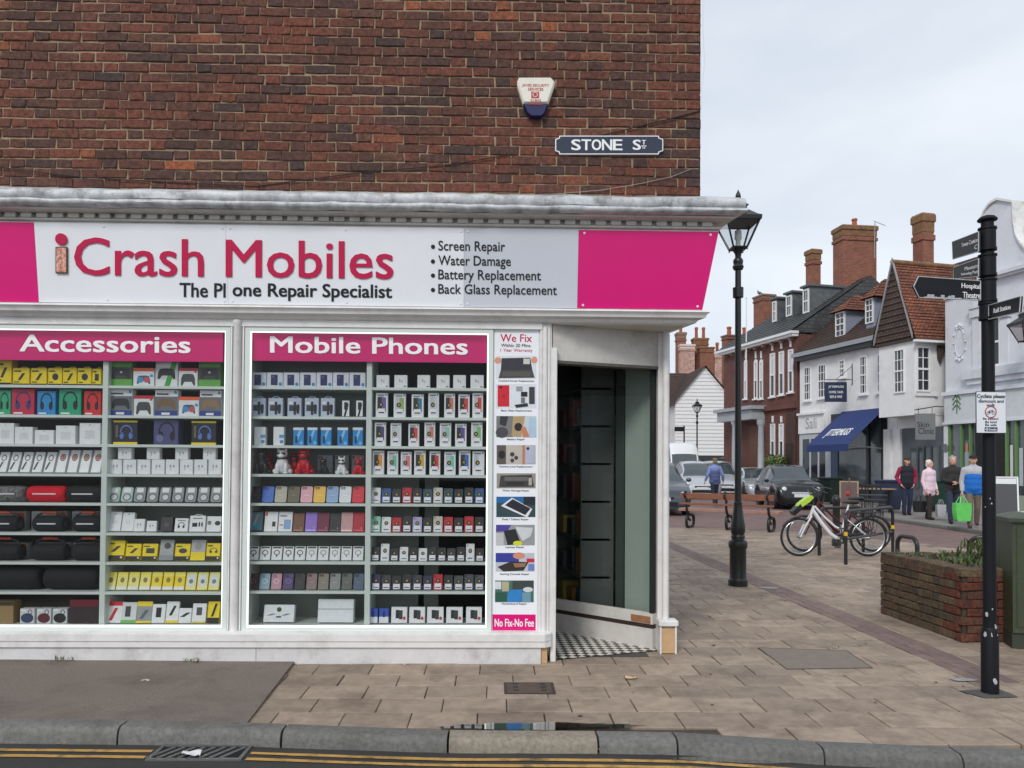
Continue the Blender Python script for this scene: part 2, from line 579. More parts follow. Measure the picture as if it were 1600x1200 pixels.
SDX, SDY = -.216, .976                               # direction of the side street wall
XW, YW = at(1095, 150, 5.8).x, 5.80                  # corner of the brick wall
def side_x(y):
    return XW + SDX / SDY * (y - YW)
plaza = [(-2.4, 4.0), (9.6, 3.6), (9.6, 11.6), (7.6, 15.6), (6.0, 18.3), (-2.5, 18.3), (-2.5, 6.4), (-2.4, 5.95)]
pav = MB()
pav.add([(x, max(y, kerb_y(x) - .02) if y < 5 else y, -.014) for x, y in plaza], [tuple(range(len(plaza)))])
pav = struct(pav.build('pavement', m_flagbed))
def inpoly(x, y, P):
    c = False
    for (x0, y0), (x1, y1) in zip(P, P[1:] + P[:1]):
        if (y0 > y) != (y1 > y) and x < (x1 - x0) * (y - y0) / (y1 - y0) + x0:
            c = not c
    return c
FW, FD, FJ = .39, .272, .007
bandx = lambda y: 3.46 - .022 * (y - 5.4)
FLAGS = []
def flagmesh(w, d, k):
    r = random.Random(k)
    m = MB()
    h = w / 2 - FJ / 2
    e = d / 2 - FJ / 2
    j = lambda: r.uniform(-.0025, .0025)
    b = .004
    lo = [(-h + j(), -e + j()), (h + j(), -e + j()), (h + j(), e + j()), (-h + j(), e + j())]
    t = [(x - math.copysign(b, x), y - math.copysign(b, y)) for x, y in lo]
    vs = [(x, y, -.03) for x, y in lo] + [(x, y, -.004) for x, y in lo] + [(x, y, 0) for x, y in t]
    m.add(vs, [(0, 1, 5, 4), (1, 2, 6, 5), (2, 3, 7, 6), (3, 0, 4, 7), (4, 5, 9, 8), (5, 6, 10, 9), (6, 7, 11, 10), (7, 4, 8, 11), (8, 9, 10, 11)])
    return m
flagmb = [flagmesh(FW, FD, k) for k in range(6)]
flagme = [m.mesh('flagstone', m_flag) for m in flagmb]
farflags = MB()
manholes = [gnd(1277, 1029), gnd(826, 1076)]
spots = []
y = 4.05
r_ = 0
while y < 18.3:
    off = (FW * .5 if r_ % 2 else 0) + random.uniform(-.05, .05)
    x = -2.4 + off
    while x < 9.6:
        cy = y + FD / 2
        ok = inpoly(x, cy, plaza) and x + FW / 2 > asx(min(cy, 6)) - .02 and cy - FD / 2 > kerb_y(x) - .118
        if cy > 5.95 and x < side_x(cy) - .1 and not (x > .35 and cy < 6.6):
            ok = False
        pass
        if ok:
            spots.append((x, cy))
        x += FW
    y += FD
    r_ += 1
spots.sort(key=lambda q: q[0] ** 2 + q[1] ** 2)
inview = [q for q in spots if -100 < proj((q[0], q[1], 0))[0] < 1650]
near = set(inview[:300])
for q in spots:
    k = random.randrange(6)
    z = random.uniform(-.0025, .002)
    if q in near:
        o = link('flagstone', flagme[k], (q[0], q[1], z), pav)
        o.rotation_euler = (random.uniform(-.004, .004), random.uniform(-.003, .003), random.uniform(-.006, .006))
    else:
        farflags.add([(a + q[0], b + q[1], c + z) for a, b, c in flagmb[k].v], flagmb[k].f)
stuff(farflags.build('far_flagstone', m_flag, pav))
# band of narrow red pavers running up the old kerb line
pm_b = MB().box(-.048, .048, -.098, .098, -.03, 0).mesh('red_paver', m_band)
band = MB()
nb = 0
y = 5.3
while y < 17.8:
    for k in (-1, 0, 1):
        c = (bandx(y) + k * .1, y + (.1 if k == 0 else 0), random.uniform(.003, .0055))
        if y < 12:
            link('red_paver', pm_b, c, pav)
        else:
            band.box(c[0] - .048, c[0] + .048, c[1] - .098, c[1] + .098, -.03, c[2])
    y += .2
stuff(band.build('far_red_paver', m_band, pav))
# chewing gum and stains trodden into the flags
gum = MB()
rg_ = random.Random(21)
for k in range(150):
    gx, gy = rg_.uniform(-1.0, 6.5), rg_.uniform(4.45, 11)
    if gx < side_x(gy) + .1 and gy > 5.6: continue
    rr0 = rg_.uniform(.006, .018)
    gum.add([(gx + rr0 * rg_.uniform(.7, 1.1) * math.cos(2 * PI * i / 9), gy + rr0 * rg_.uniform(.7, 1.1) * math.sin(2 * PI * i / 9), .0042) for i in range(9)], [tuple(range(9))], k % 2)
go = gum.build('gum_spot', [pm('pale_gum', srgb(176, 168, 158), .8, .1), pm('dark_gum', srgb(78, 70, 64), .8, .1)])
tag(go, 'trodden chewing gum spots dotted over the flagstones', 'gum', kind='stuff')
# kerb stones
kerb = thing('kerb', KB[4], None, None)
struct(kerb)
jx = [-300, 202, 450, 702, 930, 1050, 1272, 1482, 1900]
for i, (a, b) in enumerate(zip(jx, jx[1:])):
    def bk(px):
        for (p, q), (P, Q) in zip(zip(kp, KB), list(zip(kp, KB))[1:]):
            if p[0] <= px <= P[0]:
                return q + (Q - q) * ((px - p[0]) / (P[0] - p[0]))
    m = MB()
    rg = []
    n = 10
    for k in range(n + 1):
        px = a + (b - a) * k / n
        p = bk(px)
        if k == 0: p = p + V((.006, 0, 0))
        if k == n: p = p - V((.006, 0, 0))
        zl = max(0, -p.x * .007)
        jz, jy = random.uniform(-.003, .003), random.uniform(-.004, .004)
        rg.append([p + V((0, .0, -.12)), p + V((0, -KW - .012, -.14)), p + V((0, -KW - .008 + jy, -.03 + zl)), p + V((0, -KW + .004 + jy, -.004 + zl + jz)), p + V((0, -KW + .028 + jy, .009 + zl + jz)), p + V((0, 0, .0075 + zl))])
    m.loft(rg)
    m.build('kerb_stone', m_kerb2 if i == 3 else m_kerb, kerb, 40)
# double yellow lines, broken by the gully grate
def yl(off, spans, w=.034):
    for x0, x1 in spans:
        m = MB()
        n = 24
        P = []
        for k in range(n + 1):
            x = x0 + (x1 - x0) * k / n
            yy = kerb_y(x) - KW - off
            P += [(x, yy - w / 2 + random.uniform(-.003, .003), ROADZ + .004), (x, yy + w / 2 + random.uniform(-.003, .003), ROADZ + .004)]
        m.add(P, [(2 * k, 2 * k + 2, 2 * k + 3, 2 * k + 1) for k in range(n)])
        struct(m.build('road_marking', m_yline))
g0, g1 = gnd(235, 1182, ROADZ).x, gnd(382, 1182, ROADZ).x
yl(.105, [(-5, g0 - .02), (g1 + .02, 1.55)])
yl(.185, [(-5, g0 - .02), (g1 + .02, 4.2)])
gr = thing('gully_grate', ((g0 + g1) / 2, 4.03, ROADZ), 'iron gully grate with slanting bars in the road by the kerb', 'drain grate')
gy0, gy1 = kerb_y((g0 + g1) / 2) - KW - .2, kerb_y((g0 + g1) / 2) - KW - .03
m = MB()
for a, b, c, d in ((g0, g1, gy0 - .02, gy0), (g0, g1, gy1, gy1 + .02), (g0, g0 + .02, gy0, gy1), (g1 - .02, g1, gy0, gy1)):
    m.box(a, b, c, d, ROADZ - .01, ROADZ + .008)
m.build('frame', m_steel, gr)
MB().box(g0 + .02, g1 - .02, gy0, gy1, ROADZ + .0005, ROADZ + .002).build('pit', pm('black_pit', (.004, .004, .004), .9, 0), gr)
for k in range(8):
    x = g0 + .035 + (g1 - g0 - .1) * k / 7.2
    M = Matrix.Translation((x, (gy0 + gy1) / 2, 0)) @ Matrix.Rotation(-.5, 4, 'Z')
    MB().box(-.011, .011, -.085, .085, ROADZ - .01, ROADZ + .006, M=M).build('bar', m_steel, gr)
def blob_sheet(name, cx, cy, rx, ry, z, mat, n=22, jit=.25, seed=1):
    r = random.Random(seed)
    m = MB()
    m.add([(cx + rx * math.cos(2 * PI * k / n) * (1 + r.uniform(-jit, jit)), cy + ry * math.sin(2 * PI * k / n) * (1 + r.uniform(-jit, jit)), z) for k in range(n)], [tuple(range(n))])
    return m.build(name, mat)
m_water = glassmat('rain_water', (.62, .58, .54), 2.6, rough=.02)
p0, p1 = gnd(690, 1137), gnd(1000, 1137)
tag(blob_sheet('puddle', (p0.x + p1.x) / 2, kerb_y(.2) + .085, (p1.x - p0.x) / 2 * 1.0, .06, .0035, m_water, 34, .22), 'shallow rain puddle lying along the back of the pale kerb stone', 'puddle')
q = gnd(1190, 1190, ROADZ)
tag(blob_sheet('puddle', q.x + .1, q.y + .03, .5, .055, ROADZ + .0025, m_water, 26, .2, 4), 'wet patch in the gutter below the grey kerb stones', 'puddle')
# inspection covers
mh = thing('inspection_cover', gnd(826, 1076), 'small rusty brown inspection cover set in the paving before the shop', 'manhole cover')
a, b = gnd(788, 1085), gnd(864, 1067)
m_rust = pm('rusty_cover', srgb(92, 76, 68), .7, .25, 14, .6, 90, metal=.3)
MB().box(a.x, b.x, a.y, b.y, -.01, .004).build('frame', pm('cover_frame', srgb(58, 50, 46), .7, .2), mh)
MB().cbox(a.x + .02, b.x - .02, a.y + .02, b.y - .02, -.005, .0065, .002).build('lid', m_rust, mh)
for k in range(2):
    for j in range(3):
        x = a.x + .06 + k * (b.x - a.x - .15)
        MB().box(x, x + .035, a.y + .06 + j * .07, a.y + .085 + j * .07, .0066, .008).build('lift_slot', m_dark, mh)
mh = thing('paved_cover', gnd(1277, 1029), 'large plain recessed cover lying in the flagstones beyond the doorway', 'manhole cover')
P = [gnd(1230, 1046), gnd(1362, 1044), gnd(1322, 1017), gnd(1186, 1013)]
P = [V((p.x, p.y, 0)) for p in P]
m = MB()
m.hexa([p + V((0, 0, -.01)) for p in P] + [p + V((0, 0, .0035)) for p in P])
m.build('lid', pm('cover_concrete', srgb(126, 114, 104), .8, .12, 10, .3, 120), mh)
m = MB()
c = sum(P, V()) / 4
for i in range(4):
    a, b = P[i], P[(i + 1) % 4]
    m.hexa([q_ + V((0, 0, -.01)) for q_ in (a, b, c + (b - c) * 1.02, c + (a - c) * 1.02)] + [q_ + V((0, 0, .0045)) for q_ in (a, b, c + (b - c) * 1.02, c + (a - c) * 1.02)])
m.build('rim', pm('cover_rim', srgb(70, 64, 60), .6, .2, metal=.5), mh)
m_patch = pm('pale_mortar_patch', srgb(150, 150, 150), .8, .3, 40, .5, 120)
q = gnd(1200, 919)
tag(blob_sheet('stopcock_cover', q.x, q.y, .13, .07, .0065, m_patch, 16, .15, 8), 'small pale grey stopcock cover near the lamp foot', 'cover')
q = gnd(1507, 1063)
tag(blob_sheet('mortar_patch', q.x, q.y, .1, .04, .0065, m_patch, 16, .3, 9), 'pale broken mortar patch at the end of the red pavers', 'patch')
# litter
for i, (px, py, sz, cl, nm, lb, cat, z) in enumerate([
        (985, 1060, .05, (226, 190, 150), 'paper_scrap', 'torn cream paper scrap lying on flagstones near the inspection cover', 'litter', .004),
        (861, 1174, .03, (226, 196, 90), 'crushed_wrapper', 'small crumpled yellow wrapper in the gutter', 'litter', ROADZ + .003),
        (300, 1179, .06, (225, 225, 225), 'plastic_wrapper', 'white plastic wrapper caught on the gully grate', 'litter', ROADZ + .01),
        (99, 1161, .03, (170, 110, 60), 'dead_leaf', 'single brown leaf in the gutter by the kerb', 'leaf', ROADZ + .003),
        (228, 1063, .03, (205, 200, 190), 'paper_scrap', 'tiny pale paper scrap on the asphalt pavement', 'litter', .02),
        (1305, 1012, .025, (215, 210, 200), 'paper_scrap', 'white paper speck on the red paver band', 'litter', .004)]):
    p = gnd(px, py, z)
    m = MB()
    r = random.Random(i)
    n = 5
    vs = [(p.x + (a / (n - 1) - .5) * sz * 1.6 + r.uniform(-.2, .2) * sz, p.y + (b_ / (n - 1) - .5) * sz + r.uniform(-.2, .2) * sz, z + r.uniform(0, .3) * sz) for b_ in range(n) for a in range(n)]
    m.add(vs, [(b_ * n + a, b_ * n + a + 1, b_ * n + a + n + 1, b_ * n + a + n) for b_ in range(n - 1) for a in range(n - 1)])
    tag(m.build(nm, C(*cl), None, 60), lb, cat)
tw = thing('twig_heap', gnd(915, 1172, ROADZ), 'little heap of broken pale twigs lying in the gutter', 'twigs')
m = MB()
for k in range(16):
    a = random.uniform(0, PI)
    p = gnd(915 + random.uniform(-20, 20), 1172, ROADZ) + V((0, random.uniform(-.03, .03), .008 + k * .001))
    d = V((math.cos(a), math.sin(a) * .6, random.uniform(-.1, .2))) * random.uniform(.02, .05)
    m.tube([p - d, p + d * .2 + V((0, 0, .004)), p + d], .004, 5)
m.build('twig', pm('twig_bark', srgb(176, 160, 138), .8, .3, 30), tw)
p = gnd(600, 1168, ROADZ)
tag(MB().tube([p + V((-.12, 0, .006)), p + V((-.03, .012, .01)), p + V((.06, 0, .006)), p + V((.16, -.01, .006))], [.003, .006, .006, .002], 6).build('fallen_stick', pm('stick_bark', srgb(60, 46, 38), .8, .2)), 'dark thin stick lying along the gutter below the kerb', 'stick')
# ---------------------------------------------------------------- corner shop building
shop = thing('corner_shop_building', (XW - 2.5, YW, 0), 'old red brick corner building with white timber shopfront and magenta fascia', 'building')
CN = V((SDY, -SDX, 0))                                # outward normal of the side wall
def offs(path, o):
    """offset a plan polyline outwards (to the street) with mitred corners"""
    out = []
    for i, p in enumerate(path):
        ns = []
        if i > 0:
            d = (path[i] - path[i - 1]).normalized(); ns.append(V((d.y, -d.x, 0)))
        if i < len(path) - 1:
            d = (path[i + 1] - path[i]).normalized(); ns.append(V((d.y, -d.x, 0)))
        if len(ns) == 2:
            b = (ns[0] + ns[1]); b = b / b.dot(ns[0])
        else:
            b = ns[0]
        out.append(p + b * o)
    return out
PATH = [V((-6.2, YW, 0)), V((XW, YW, 0)), V((XW + SDX * 6, YW + SDY * 6, 0))]
XC = XW - .13
PATHF = [V((-6.2, YW, 0)), V((XC, YW, 0)), V((XC + SDX * 6, YW + SDY * 6, 0))]
def sweep(prof, path=PATHF, sub=1, jit=0.0):
    """moulding: profile (offset, z) swept along the plan path"""
    fine = []
    for a, b in zip(path, path[1:]):
        for k in range(sub):
            fine.append(a + (b - a) * (k / sub))
    fine.append(path[-1])
    rows_ = [offs(fine, o) for o, z in prof]
    m = MB()
    rg = []
    for i in range(len(fine)):
        r = random.Random(i)
        lump = r.uniform(-1, 1) * jit
        rg.append([rows_[k][i] + V((0, r.uniform(-1, 1) * jit * .5, prof[k][1] + (lump + r.uniform(-1, 1) * jit * .5 if jit else 0))) for k in range(len(prof))])
    m.loft(rg, 0, False, False)
    return m
# brick wall: mortar bed, then every brick
wall = MB().box(-6.2, XW - .012, YW + .009, YW + .24, 3.3, 5.9).build('wall', m_mortar, shop)
MB().hexa([V((XW - .03, YW + .03, 3.3)), V((XW, YW + .012, 3.3)), V((XW + SDX * 6, YW + SDY * 6, 3.3)), V((XW + SDX * 6 - .2, YW + SDY * 6, 3.3))] + [V((XW - .03, YW + .03, 5.9)), V((XW, YW + .012, 5.9)), V((XW + SDX * 6, YW + SDY * 6, 5.9)), V((XW + SDX * 6 - .2, YW + SDY * 6, 5.9))]).build(
    'side_wall', uvmat('side_brick', 0, srgb(104, 58, 46), srgb(84, 52, 46), srgb(140, 122, 102), .23, .074), shop, uv=True)
CH, SL, HL, J = .0739, .2215, .1075, .0095
def brickmesh(w, k, h=CH - J, d=.05):
    r = random.Random(k)
    j = lambda s=.004: r.uniform(-s, s)
    b = .005
    lo = [(-w / 2 + j(), -h / 2 + j()), (0 + j(.01), -h / 2 + j(.0025)), (w / 2 + j(), -h / 2 + j()), (w / 2 + j(), h / 2 + j()), (0 + j(.01), h / 2 + j(.0025)), (-w / 2 + j(), h / 2 + j())]
    fr = [(x * (1 - 2 * b / w) + j(.001), z * (1 - 2 * b / h) + j(.001)) for x, z in lo]
    m = MB()
    vs = [(x, d, z) for x, z in lo] + [(x, .004 + j(.001), z) for x, z in lo] + [(x, j(.002), z) for x, z in fr]
    fs = [(i, (i + 1) % 6, 6 + (i + 1) % 6, 6 + i) for i in range(6)] + [(6 + i, 6 + (i + 1) % 6, 12 + (i + 1) % 6, 12 + i) for i in range(6)] + [(12, 13, 16, 17), (13, 14, 15, 16)]
    return m.add(vs, fs)
smb = [brickmesh(SL, k) for k in range(10)]
sme = [m.mesh('brick', m_brick) for m in smb]
hmb = [brickmesh(HL, 50 + k) for k in range(10)]
cmb = [brickmesh(.052, 70 + k) for k in range(10)]
heads = MB()
rest = []
cz = 3.42
row = 0
cand = []
while cz < 5.6:
    x = XW - .004
    seq = row % 2
    first = True
    while x > -6:
        w_ = SL if seq == 0 else HL
        if first and row % 2 == 1:
            w_ = HL
        elif first:
            w_ = SL
        first = False
        xc = x - w_ / 2
        sag = .006 * math.sin(xc * 1.3 + row * .6) + .003 * math.sin(xc * 5 + row)
        cand.append((xc, cz + sag, w_))
        x -= w_ + J + random.uniform(-.003, .003)
        seq = 1 - seq
        if row % 2 == 1 and x > XW - .15:          # queen closer
            cand.append((x - .026, cz + sag, .052))
            x -= .052 + J
    cz += CH
    row += 1
vis = [c for c in cand if c[2] == SL and -15 < proj((c[0], YW, c[1]))[0] < 1110 and -5 < proj((c[0], YW, c[1]))[1] < 318]
visset = set(vis[:300]) if len(vis) > 320 else set(vis)
m_odd = [C(200, 140, 126, .9, .3), pm('patched_buff_brick', srgb(146, 122, 96), .9, .3, 30, .5), pm('bright_orange_brick', srgb(176, 92, 50), .85, .3, 25, .5)]
for c in cand:
    k = random.randrange(10)
    dy = random.uniform(-.005, .004)
    if c in visset:
        link('brick', sme[k], (c[0], YW + dy, c[1]), wall)
    else:
        src = (hmb if c[2] == HL else smb if c[2] == SL else cmb)[k]
        heads.add([(a + c[0], b + YW + dy, e + c[1]) for a, b, e in src.v], src.f)
stuff(heads.build('header_brick', m_brick, wall))
# cornice with dentils and lead
cor = sweep([(.0, 3.3), (.255, 3.296), (.25, 3.284), (.235, 3.279), (.17, 3.276), (.15, 3.284), (.15, 3.238), (.192, 3.236), (.19, 3.224), (.172, 3.214), (.0, 3.212)]).build('cornice', m_offwhite, shop, 35)
dm = MB().cbox(-.039, .039, -.036, .004, 0, .036, .003).mesh('dentil', m_offwhite)
for k in range(62):
    link('dentil', dm, (XC + .13 - k * .113, YW - .152, 3.241), cor)
sd_ = V((SDX, SDY, 0))
for k in range(20):
    p = V((XC, YW, 0)) + CN * .152 + sd_ * (.02 + k * .1)
    o = link('dentil', dm, (p.x, p.y, 3.241), cor)
    o.rotation_euler = (0, 0, math.atan2(CN.x, -CN.y))
sweep([(-.03, 3.535), (.1, 3.49), (.27, 3.425), (.3, 3.408), (.306, 3.39), (.305, 3.352), (.296, 3.346), (.31, 3.338), (.314, 3.322), (.3, 3.304), (.27, 3.298), (.235, 3.297)], sub=70, jit=.005).build('lead_flashing', m_lead, shop, 60)
# raked fascia, lower moulding
sweep([(.0, 3.214), (.176, 3.2135), (.094, 2.632), (.0, 2.631)]).build('fascia', m_offwhite, shop, 30)
sweep([(.0, 2.6305), (.128, 2.63), (.136, 2.616), (.118, 2.6), (.112, 2.578), (.075, 2.566), (.062, 2.545), (.04, 2.537), (0, 2.535)]).build('moulding', m_white, shop, 35)
FN = V((0, -(3.2135 - 2.632), -(.176 - .094))).normalized()   # fascia plane normal (tilted down to the street)
FP0 = V((0, YW - .094 - .0015, 2.632))
fpl = lambda px, py: hit(px, py, FP0, FN)
def fpt(x, z, d=0.0):                                 # point on the fascia plane by x and height
    t = (z - 2.632) / (3.2135 - 2.632)
    return V((x, YW - .094 - .082 * t, z)) + FN * d
fs = thing('fascia_sign', fpt(-1.5, 2.64), 'long raked magenta and white shop sign across the fascia', 'shop sign')
ZT, ZB = 3.205, 2.642
def panel(x0, x1, mat, name='panel', x1t=None, d=.006):
    x1t = x1 if x1t is None else x1t
    lo = [fpt(x0, ZB), fpt(x1, ZB), fpt(x1, ZB, d), fpt(x0, ZB, d)]
    up = [fpt(x0, ZT), fpt(x1t, ZT), fpt(x1t, ZT, d), fpt(x0, ZT, d)]
    m = MB()
    m.hexa([lo[3], lo[2], lo[1], lo[0], up[3], up[2], up[1], up[0]])
    return m.build(name, mat, fs)
X = lambda px, py=420: fpl(px, py).x
xa, xb, xc, xd = X(58), X(355), X(725), X(903)
panel(-6, xa - .001, m_pink)
panel(xa + .001, xb - .001, m_sign)
panel(xb + .001, xc - .001, m_sign)
panel(xc + .001, xd - .001, pm('grey_white_sign_panel', srgb(206, 209, 218), .3, .03, 2))
def cornx(z):
    o = .094 + .082 * (z - 2.632) / (3.2135 - 2.632)
    return offs(PATHF, o)[1].x
panel(xd + .001, cornx(ZB) - .002, m_pink, x1t=cornx(ZT) - .002)
scr = MB().lathe((0, 0, 0), [(.009, 0), (.009, .002), (.005, .004)], 10).mesh('screw', m_white2)
qs = V((0, 0, 1)).rotation_difference(FN).to_euler()
for px in (166, 350, 362, 541, 720, 731, 912, 1108):
    for z in (ZT - .022, ZB + .022):
        p = fpt(X(px if not (px == 1108 and z < 3) else 1092), z, .006)
        o = link('screw', scr, p, fs)
        o.rotation_euler = qs
fl = lambda px, py: hit(px, py, FP0 + FN * .0065, FN)
R = lambda a, b, c, d: rectpx(a, b, c, d, fl)
fit_text('Crash Mobiles', R(117, 371, 614, 430), m_crim, 'lettering', fs, .006, .012)
m = MB()
for u in range(1):
    c_ = fl(96.5, 374)
    M3 = V((0, 0, 1)).rotation_difference(FN).to_matrix()
    m.lathe(c_, [(.042, 0), (.042, .012)], 20, M=M3)
m.build('letter_dot', m_crim, fs)
cn = R(88, 386, 106, 427)
m = MB(); m.hexa([cn[0] + FN * .012, cn[1] + FN * .012, cn[1], cn[0], cn[3] + FN * .012, cn[2] + FN * .012, cn[2], cn[3]])
m.build('letter_stem', C(92, 60, 56), fs)
m_crk = pm('cracked_screen_print', srgb(216, 160, 140), .3, .9, 45, dirt=srgb(206, 70, 40), dscale=30, damt=.9)
cn = R(89.3, 387.5, 104.7, 425.5)
m = MB(); m.hexa([p + FN * .0135 for p in (cn[0], cn[1])] + [p + FN * .011 for p in (cn[1], cn[0])] + [p + FN * .0135 for p in (cn[3], cn[2])] + [p + FN * .011 for p in (cn[2], cn[3])])
m.build('cracked_screen', m_crk, fs)
fit_text('The Pl', R(281, 442, 352, 464), m_ink, 'lettering', fs, .002, .022)
fit_text('one Repair Specialist', R(364, 442, 612, 469), m_ink, 'lettering', fs, .002, .022)
for t, y0, y1, x1 in (('Screen Repair', 376, 396, 789), ('Water Damage', 399, 419, 798), ('Battery Replacement', 421, 441, 845), ('Back Glass Replacement', 443.5, 463.5, 870)):
    fit_text(t, R(685, y0, x1, y1), m_ink, 'lettering', fs, .002, .008)
    c_ = fl(676.5, (y0 + y1) / 2 - 1 + .5)
    m = MB(); m.lathe(c_, [(.0155, 0), (.0155, .002)], 14, M=M3)
    m.build('bullet', m_ink, fs)
# ------------------------------------------------ shopfront timber
Zp = lambda px, py, Y: at(px, py, Y).z
Xp = lambda px, Y, py=750: at(px, py, Y).x
YG, YS = 5.82, 5.86
m = MB()
m.box(-6, Xp(846, 5.76), 5.755, 5.80, 2.49, 2.54)     # head rail
m.build('head_rail', m_white, shop)
xs0, xs1 = Xp(862, 5.68, 995), Xp(845, 5.70, 1020)
m = MB()
m.loft([[V((x, y, z)) for y, z in ((5.79, .228), (5.69, .226), (5.675, .218), (5.675, .168), (5.683, .165), (5.683, .122), (5.79, .122))] for x in (-6, xs0 - .05)])
m.loft([[V((x, y, z)) for y, z in pr] for x, pr in ((xs0 - .05, ((5.79, .228), (5.69, .226), (5.675, .218), (5.675, .168), (5.683, .165), (5.683, .122), (5.79, .122))), (xs0, ((5.79, .228), (5.725, .226), (5.72, .218), (5.72, .168), (5.72, .165), (5.72, .122), (5.79, .122))))])
m.build('window_sill', m_white, shop, 30)
m = MB()
xj = Xp(400, 5.7, 1020)
for a, b in ((-6, xj - .002), (xj + .002, xs1)):
    m.hexa([V((a, 5.70, za(a, 0) - .03)), V((b, 5.70, za(b, 0) - .03)), V((b, 5.78, -.03)), V((a, 5.78, -.03)), V((a, 5.70, .1215)), V((b, 5.70, .1215)), V((b, 5.78, .1215)), V((a, 5.78, .1215))])
m.build('stall_riser', pm('scuffed_white_riser', srgb(214, 212, 212), .5, .08, 7, .3, 60, dirt=srgb(140, 132, 126), dscale=5, damt=.6), shop)
MB().box(xs1 + .002, Xp(855, 5.72, 1020), 5.715, 5.78, 0, .121).build('riser_return', m_ply, shop)
# window frames, each: stiles and rails, led profile, pane
def window(x0, x1, z0, z1, name='window'):
    m = MB()
    f = .035
    for a, b, c, d in ((x0, x0 + f, z0, z1), (x1 - f, x1, z0, z1), (x0 + f, x1 - f, z1 - f, z1), (x0 + f, x1 - f, z0, z0 + f * .7)):
        m.box(a, b, 5.765, 5.835, c, d)
    wn = m.build('window_frame', m_pvc, shop)
    m = MB()
    g = f + .009
    for a, b, c, d in ((x0 + f, x0 + g, z0 + f * .7, z1 - f), (x1 - g, x1 - f, z0 + f * .7, z1 - f), (x0 + g, x1 - g, z1 - g, z1 - f), (x0 + g, x1 - g, z0 + f * .7, z0 + f * .7 + .012)):
        m.box(a, b, 5.775, 5.79, c, d)
    m.build('led_strip', m_led, wn)
    MB().add([(x0 + f, YG, z0 + f * .7), (x1 - f, YG, z0 + f * .7), (x1 - f, YG, z1 - f), (x0 + f, YG, z1 - f)], [(0, 1, 2, 3)]).build('pane', m_glass, wn)
ZW0, ZW1 = .226, 2.492
xm0, xm1 = Xp(357, 5.765), Xp(380, 5.765)
window(-4.6, xm0, ZW0, ZW1)
xw1 = Xp(769, 5.765)
window(xm1, xw1, ZW0, ZW1)
m = MB()
xm = (xm0 + xm1) / 2
m.box(xm0, xm1, 5.775, 5.86, .2265, 2.491)
m.lathe((xm, 5.762, .2), [(.03, 0), (.03, 2.3), (.036, 2.31), (.036, 2.335)], 16)
m.box(xm0 + .005, xm0 + .016, 5.757, 5.78, .23, 2.49)
m.box(xm1 - .016, xm1 - .005, 5.757, 5.78, .23, 2.49)
m.build('mullion', m_white, shop, 40)
# poster post: backing, pilaster, door jamb
xq0, xq1, xq2, xq3 = xw1, Xp(842, 5.765), Xp(861, 5.765), Xp(869.5, 5.765)
MB().box(xq0, xq1, 5.785, 5.86, .2265, 2.491).build('poster_backing', m_white2, shop)
m = MB()
m.box(xq1, xq2, 5.775, 5.86, .2265, 2.536)
for k, r in ((.014, .011), (.042, .019), (.072, .010)):
    m.cyl((xq1 + k, 5.772, .2265), (xq1 + k, 5.772, 2.51), r, n=12)
m.build('pilaster', m_white, shop, 40)
m = MB()
m.cbox(xq2, xq3, 5.75, 5.84, 0, Zp(866, 543, 5.75), .004)
m.build('door_jamb', m_white, shop)
# chamfered entrance: header panel, soffit, corner post, screen
pA, pB = V((xq2 + .01, 5.80, 0)), V((Xp(1036, 6.13), 6.13, 0))
zh0 = Zp(880, 563, 5.80)
dv = (pB - pA).normalized()
nv = V((dv.y, -dv.x, 0))
def onAB(t, o, z):
    return pA + (pB - pA) * t + nv * o + V((0, 0, z))
m = MB()
m.hexa([onAB(0, 0, zh0), onAB(1, 0, zh0), onAB(1, -.08, zh0), onAB(0, -.08, zh0), onAB(0, 0, 2.56), onAB(1, 0, 2.56), onAB(1, -.08, 2.56), onAB(0, -.08, 2.56)])
m.build('door_header', m_offwhite, shop)
m = MB()
m.hexa([onAB(0, .012, zh0 - .022), onAB(1, .012, zh0 - .022), onAB(1, -.1, zh0 - .022), onAB(0, -.1, zh0 - .022), onAB(0, .012, zh0), onAB(1, .012, zh0), onAB(1, -.1, zh0), onAB(0, -.1, zh0)])
m.build('header_lip', pm('dark_lip', srgb(92, 88, 82), .7, .3, 8), shop)  # darker grey-brown strip along the header's bottom edge
m = MB()
sp = [V((xq2 - .2, 5.745, 0)), V((XC + .05, 5.745, 0)), V((XC + .05 + SDX * 1.2, 5.745 + SDY * 1.2, 0)), V((xq2 - .2, 7.2, 0))]
m.hexa([p + V((0, 0, 2.537)) for p in sp] + [p + V((0, 0, 2.56)) for p in sp])
m.build('soffit', m_offwhite, shop)
xp0, xp1 = Xp(1027, 6.12), Xp(1035, 6.12)
m = MB(); m.cbox(xp0, xp1 + .01, 6.10, 6.2, 0, 2.537, .004)
m.build('corner_post', m_white, shop)
# side wall of the shopfront running back from the post (seen only from aside)
e0, e1 = V((xp1 + .01, 6.16, 0)), V((xp1 + .01 + SDX * 4, 6.16 + SDY * 4, 0))
nn = V((SDY, -SDX, 0)) * .06
m = MB(); m.hexa([e0, e0 + nn, e1 + nn, e1, e0 + V((0, 0, 2.537)), e0 + nn + V((0, 0, 2.537)), e1 + nn + V((0, 0, 2.537)), e1 + V((0, 0, 2.537))])
m.build('side_shopfront', m_offwhite, shop)
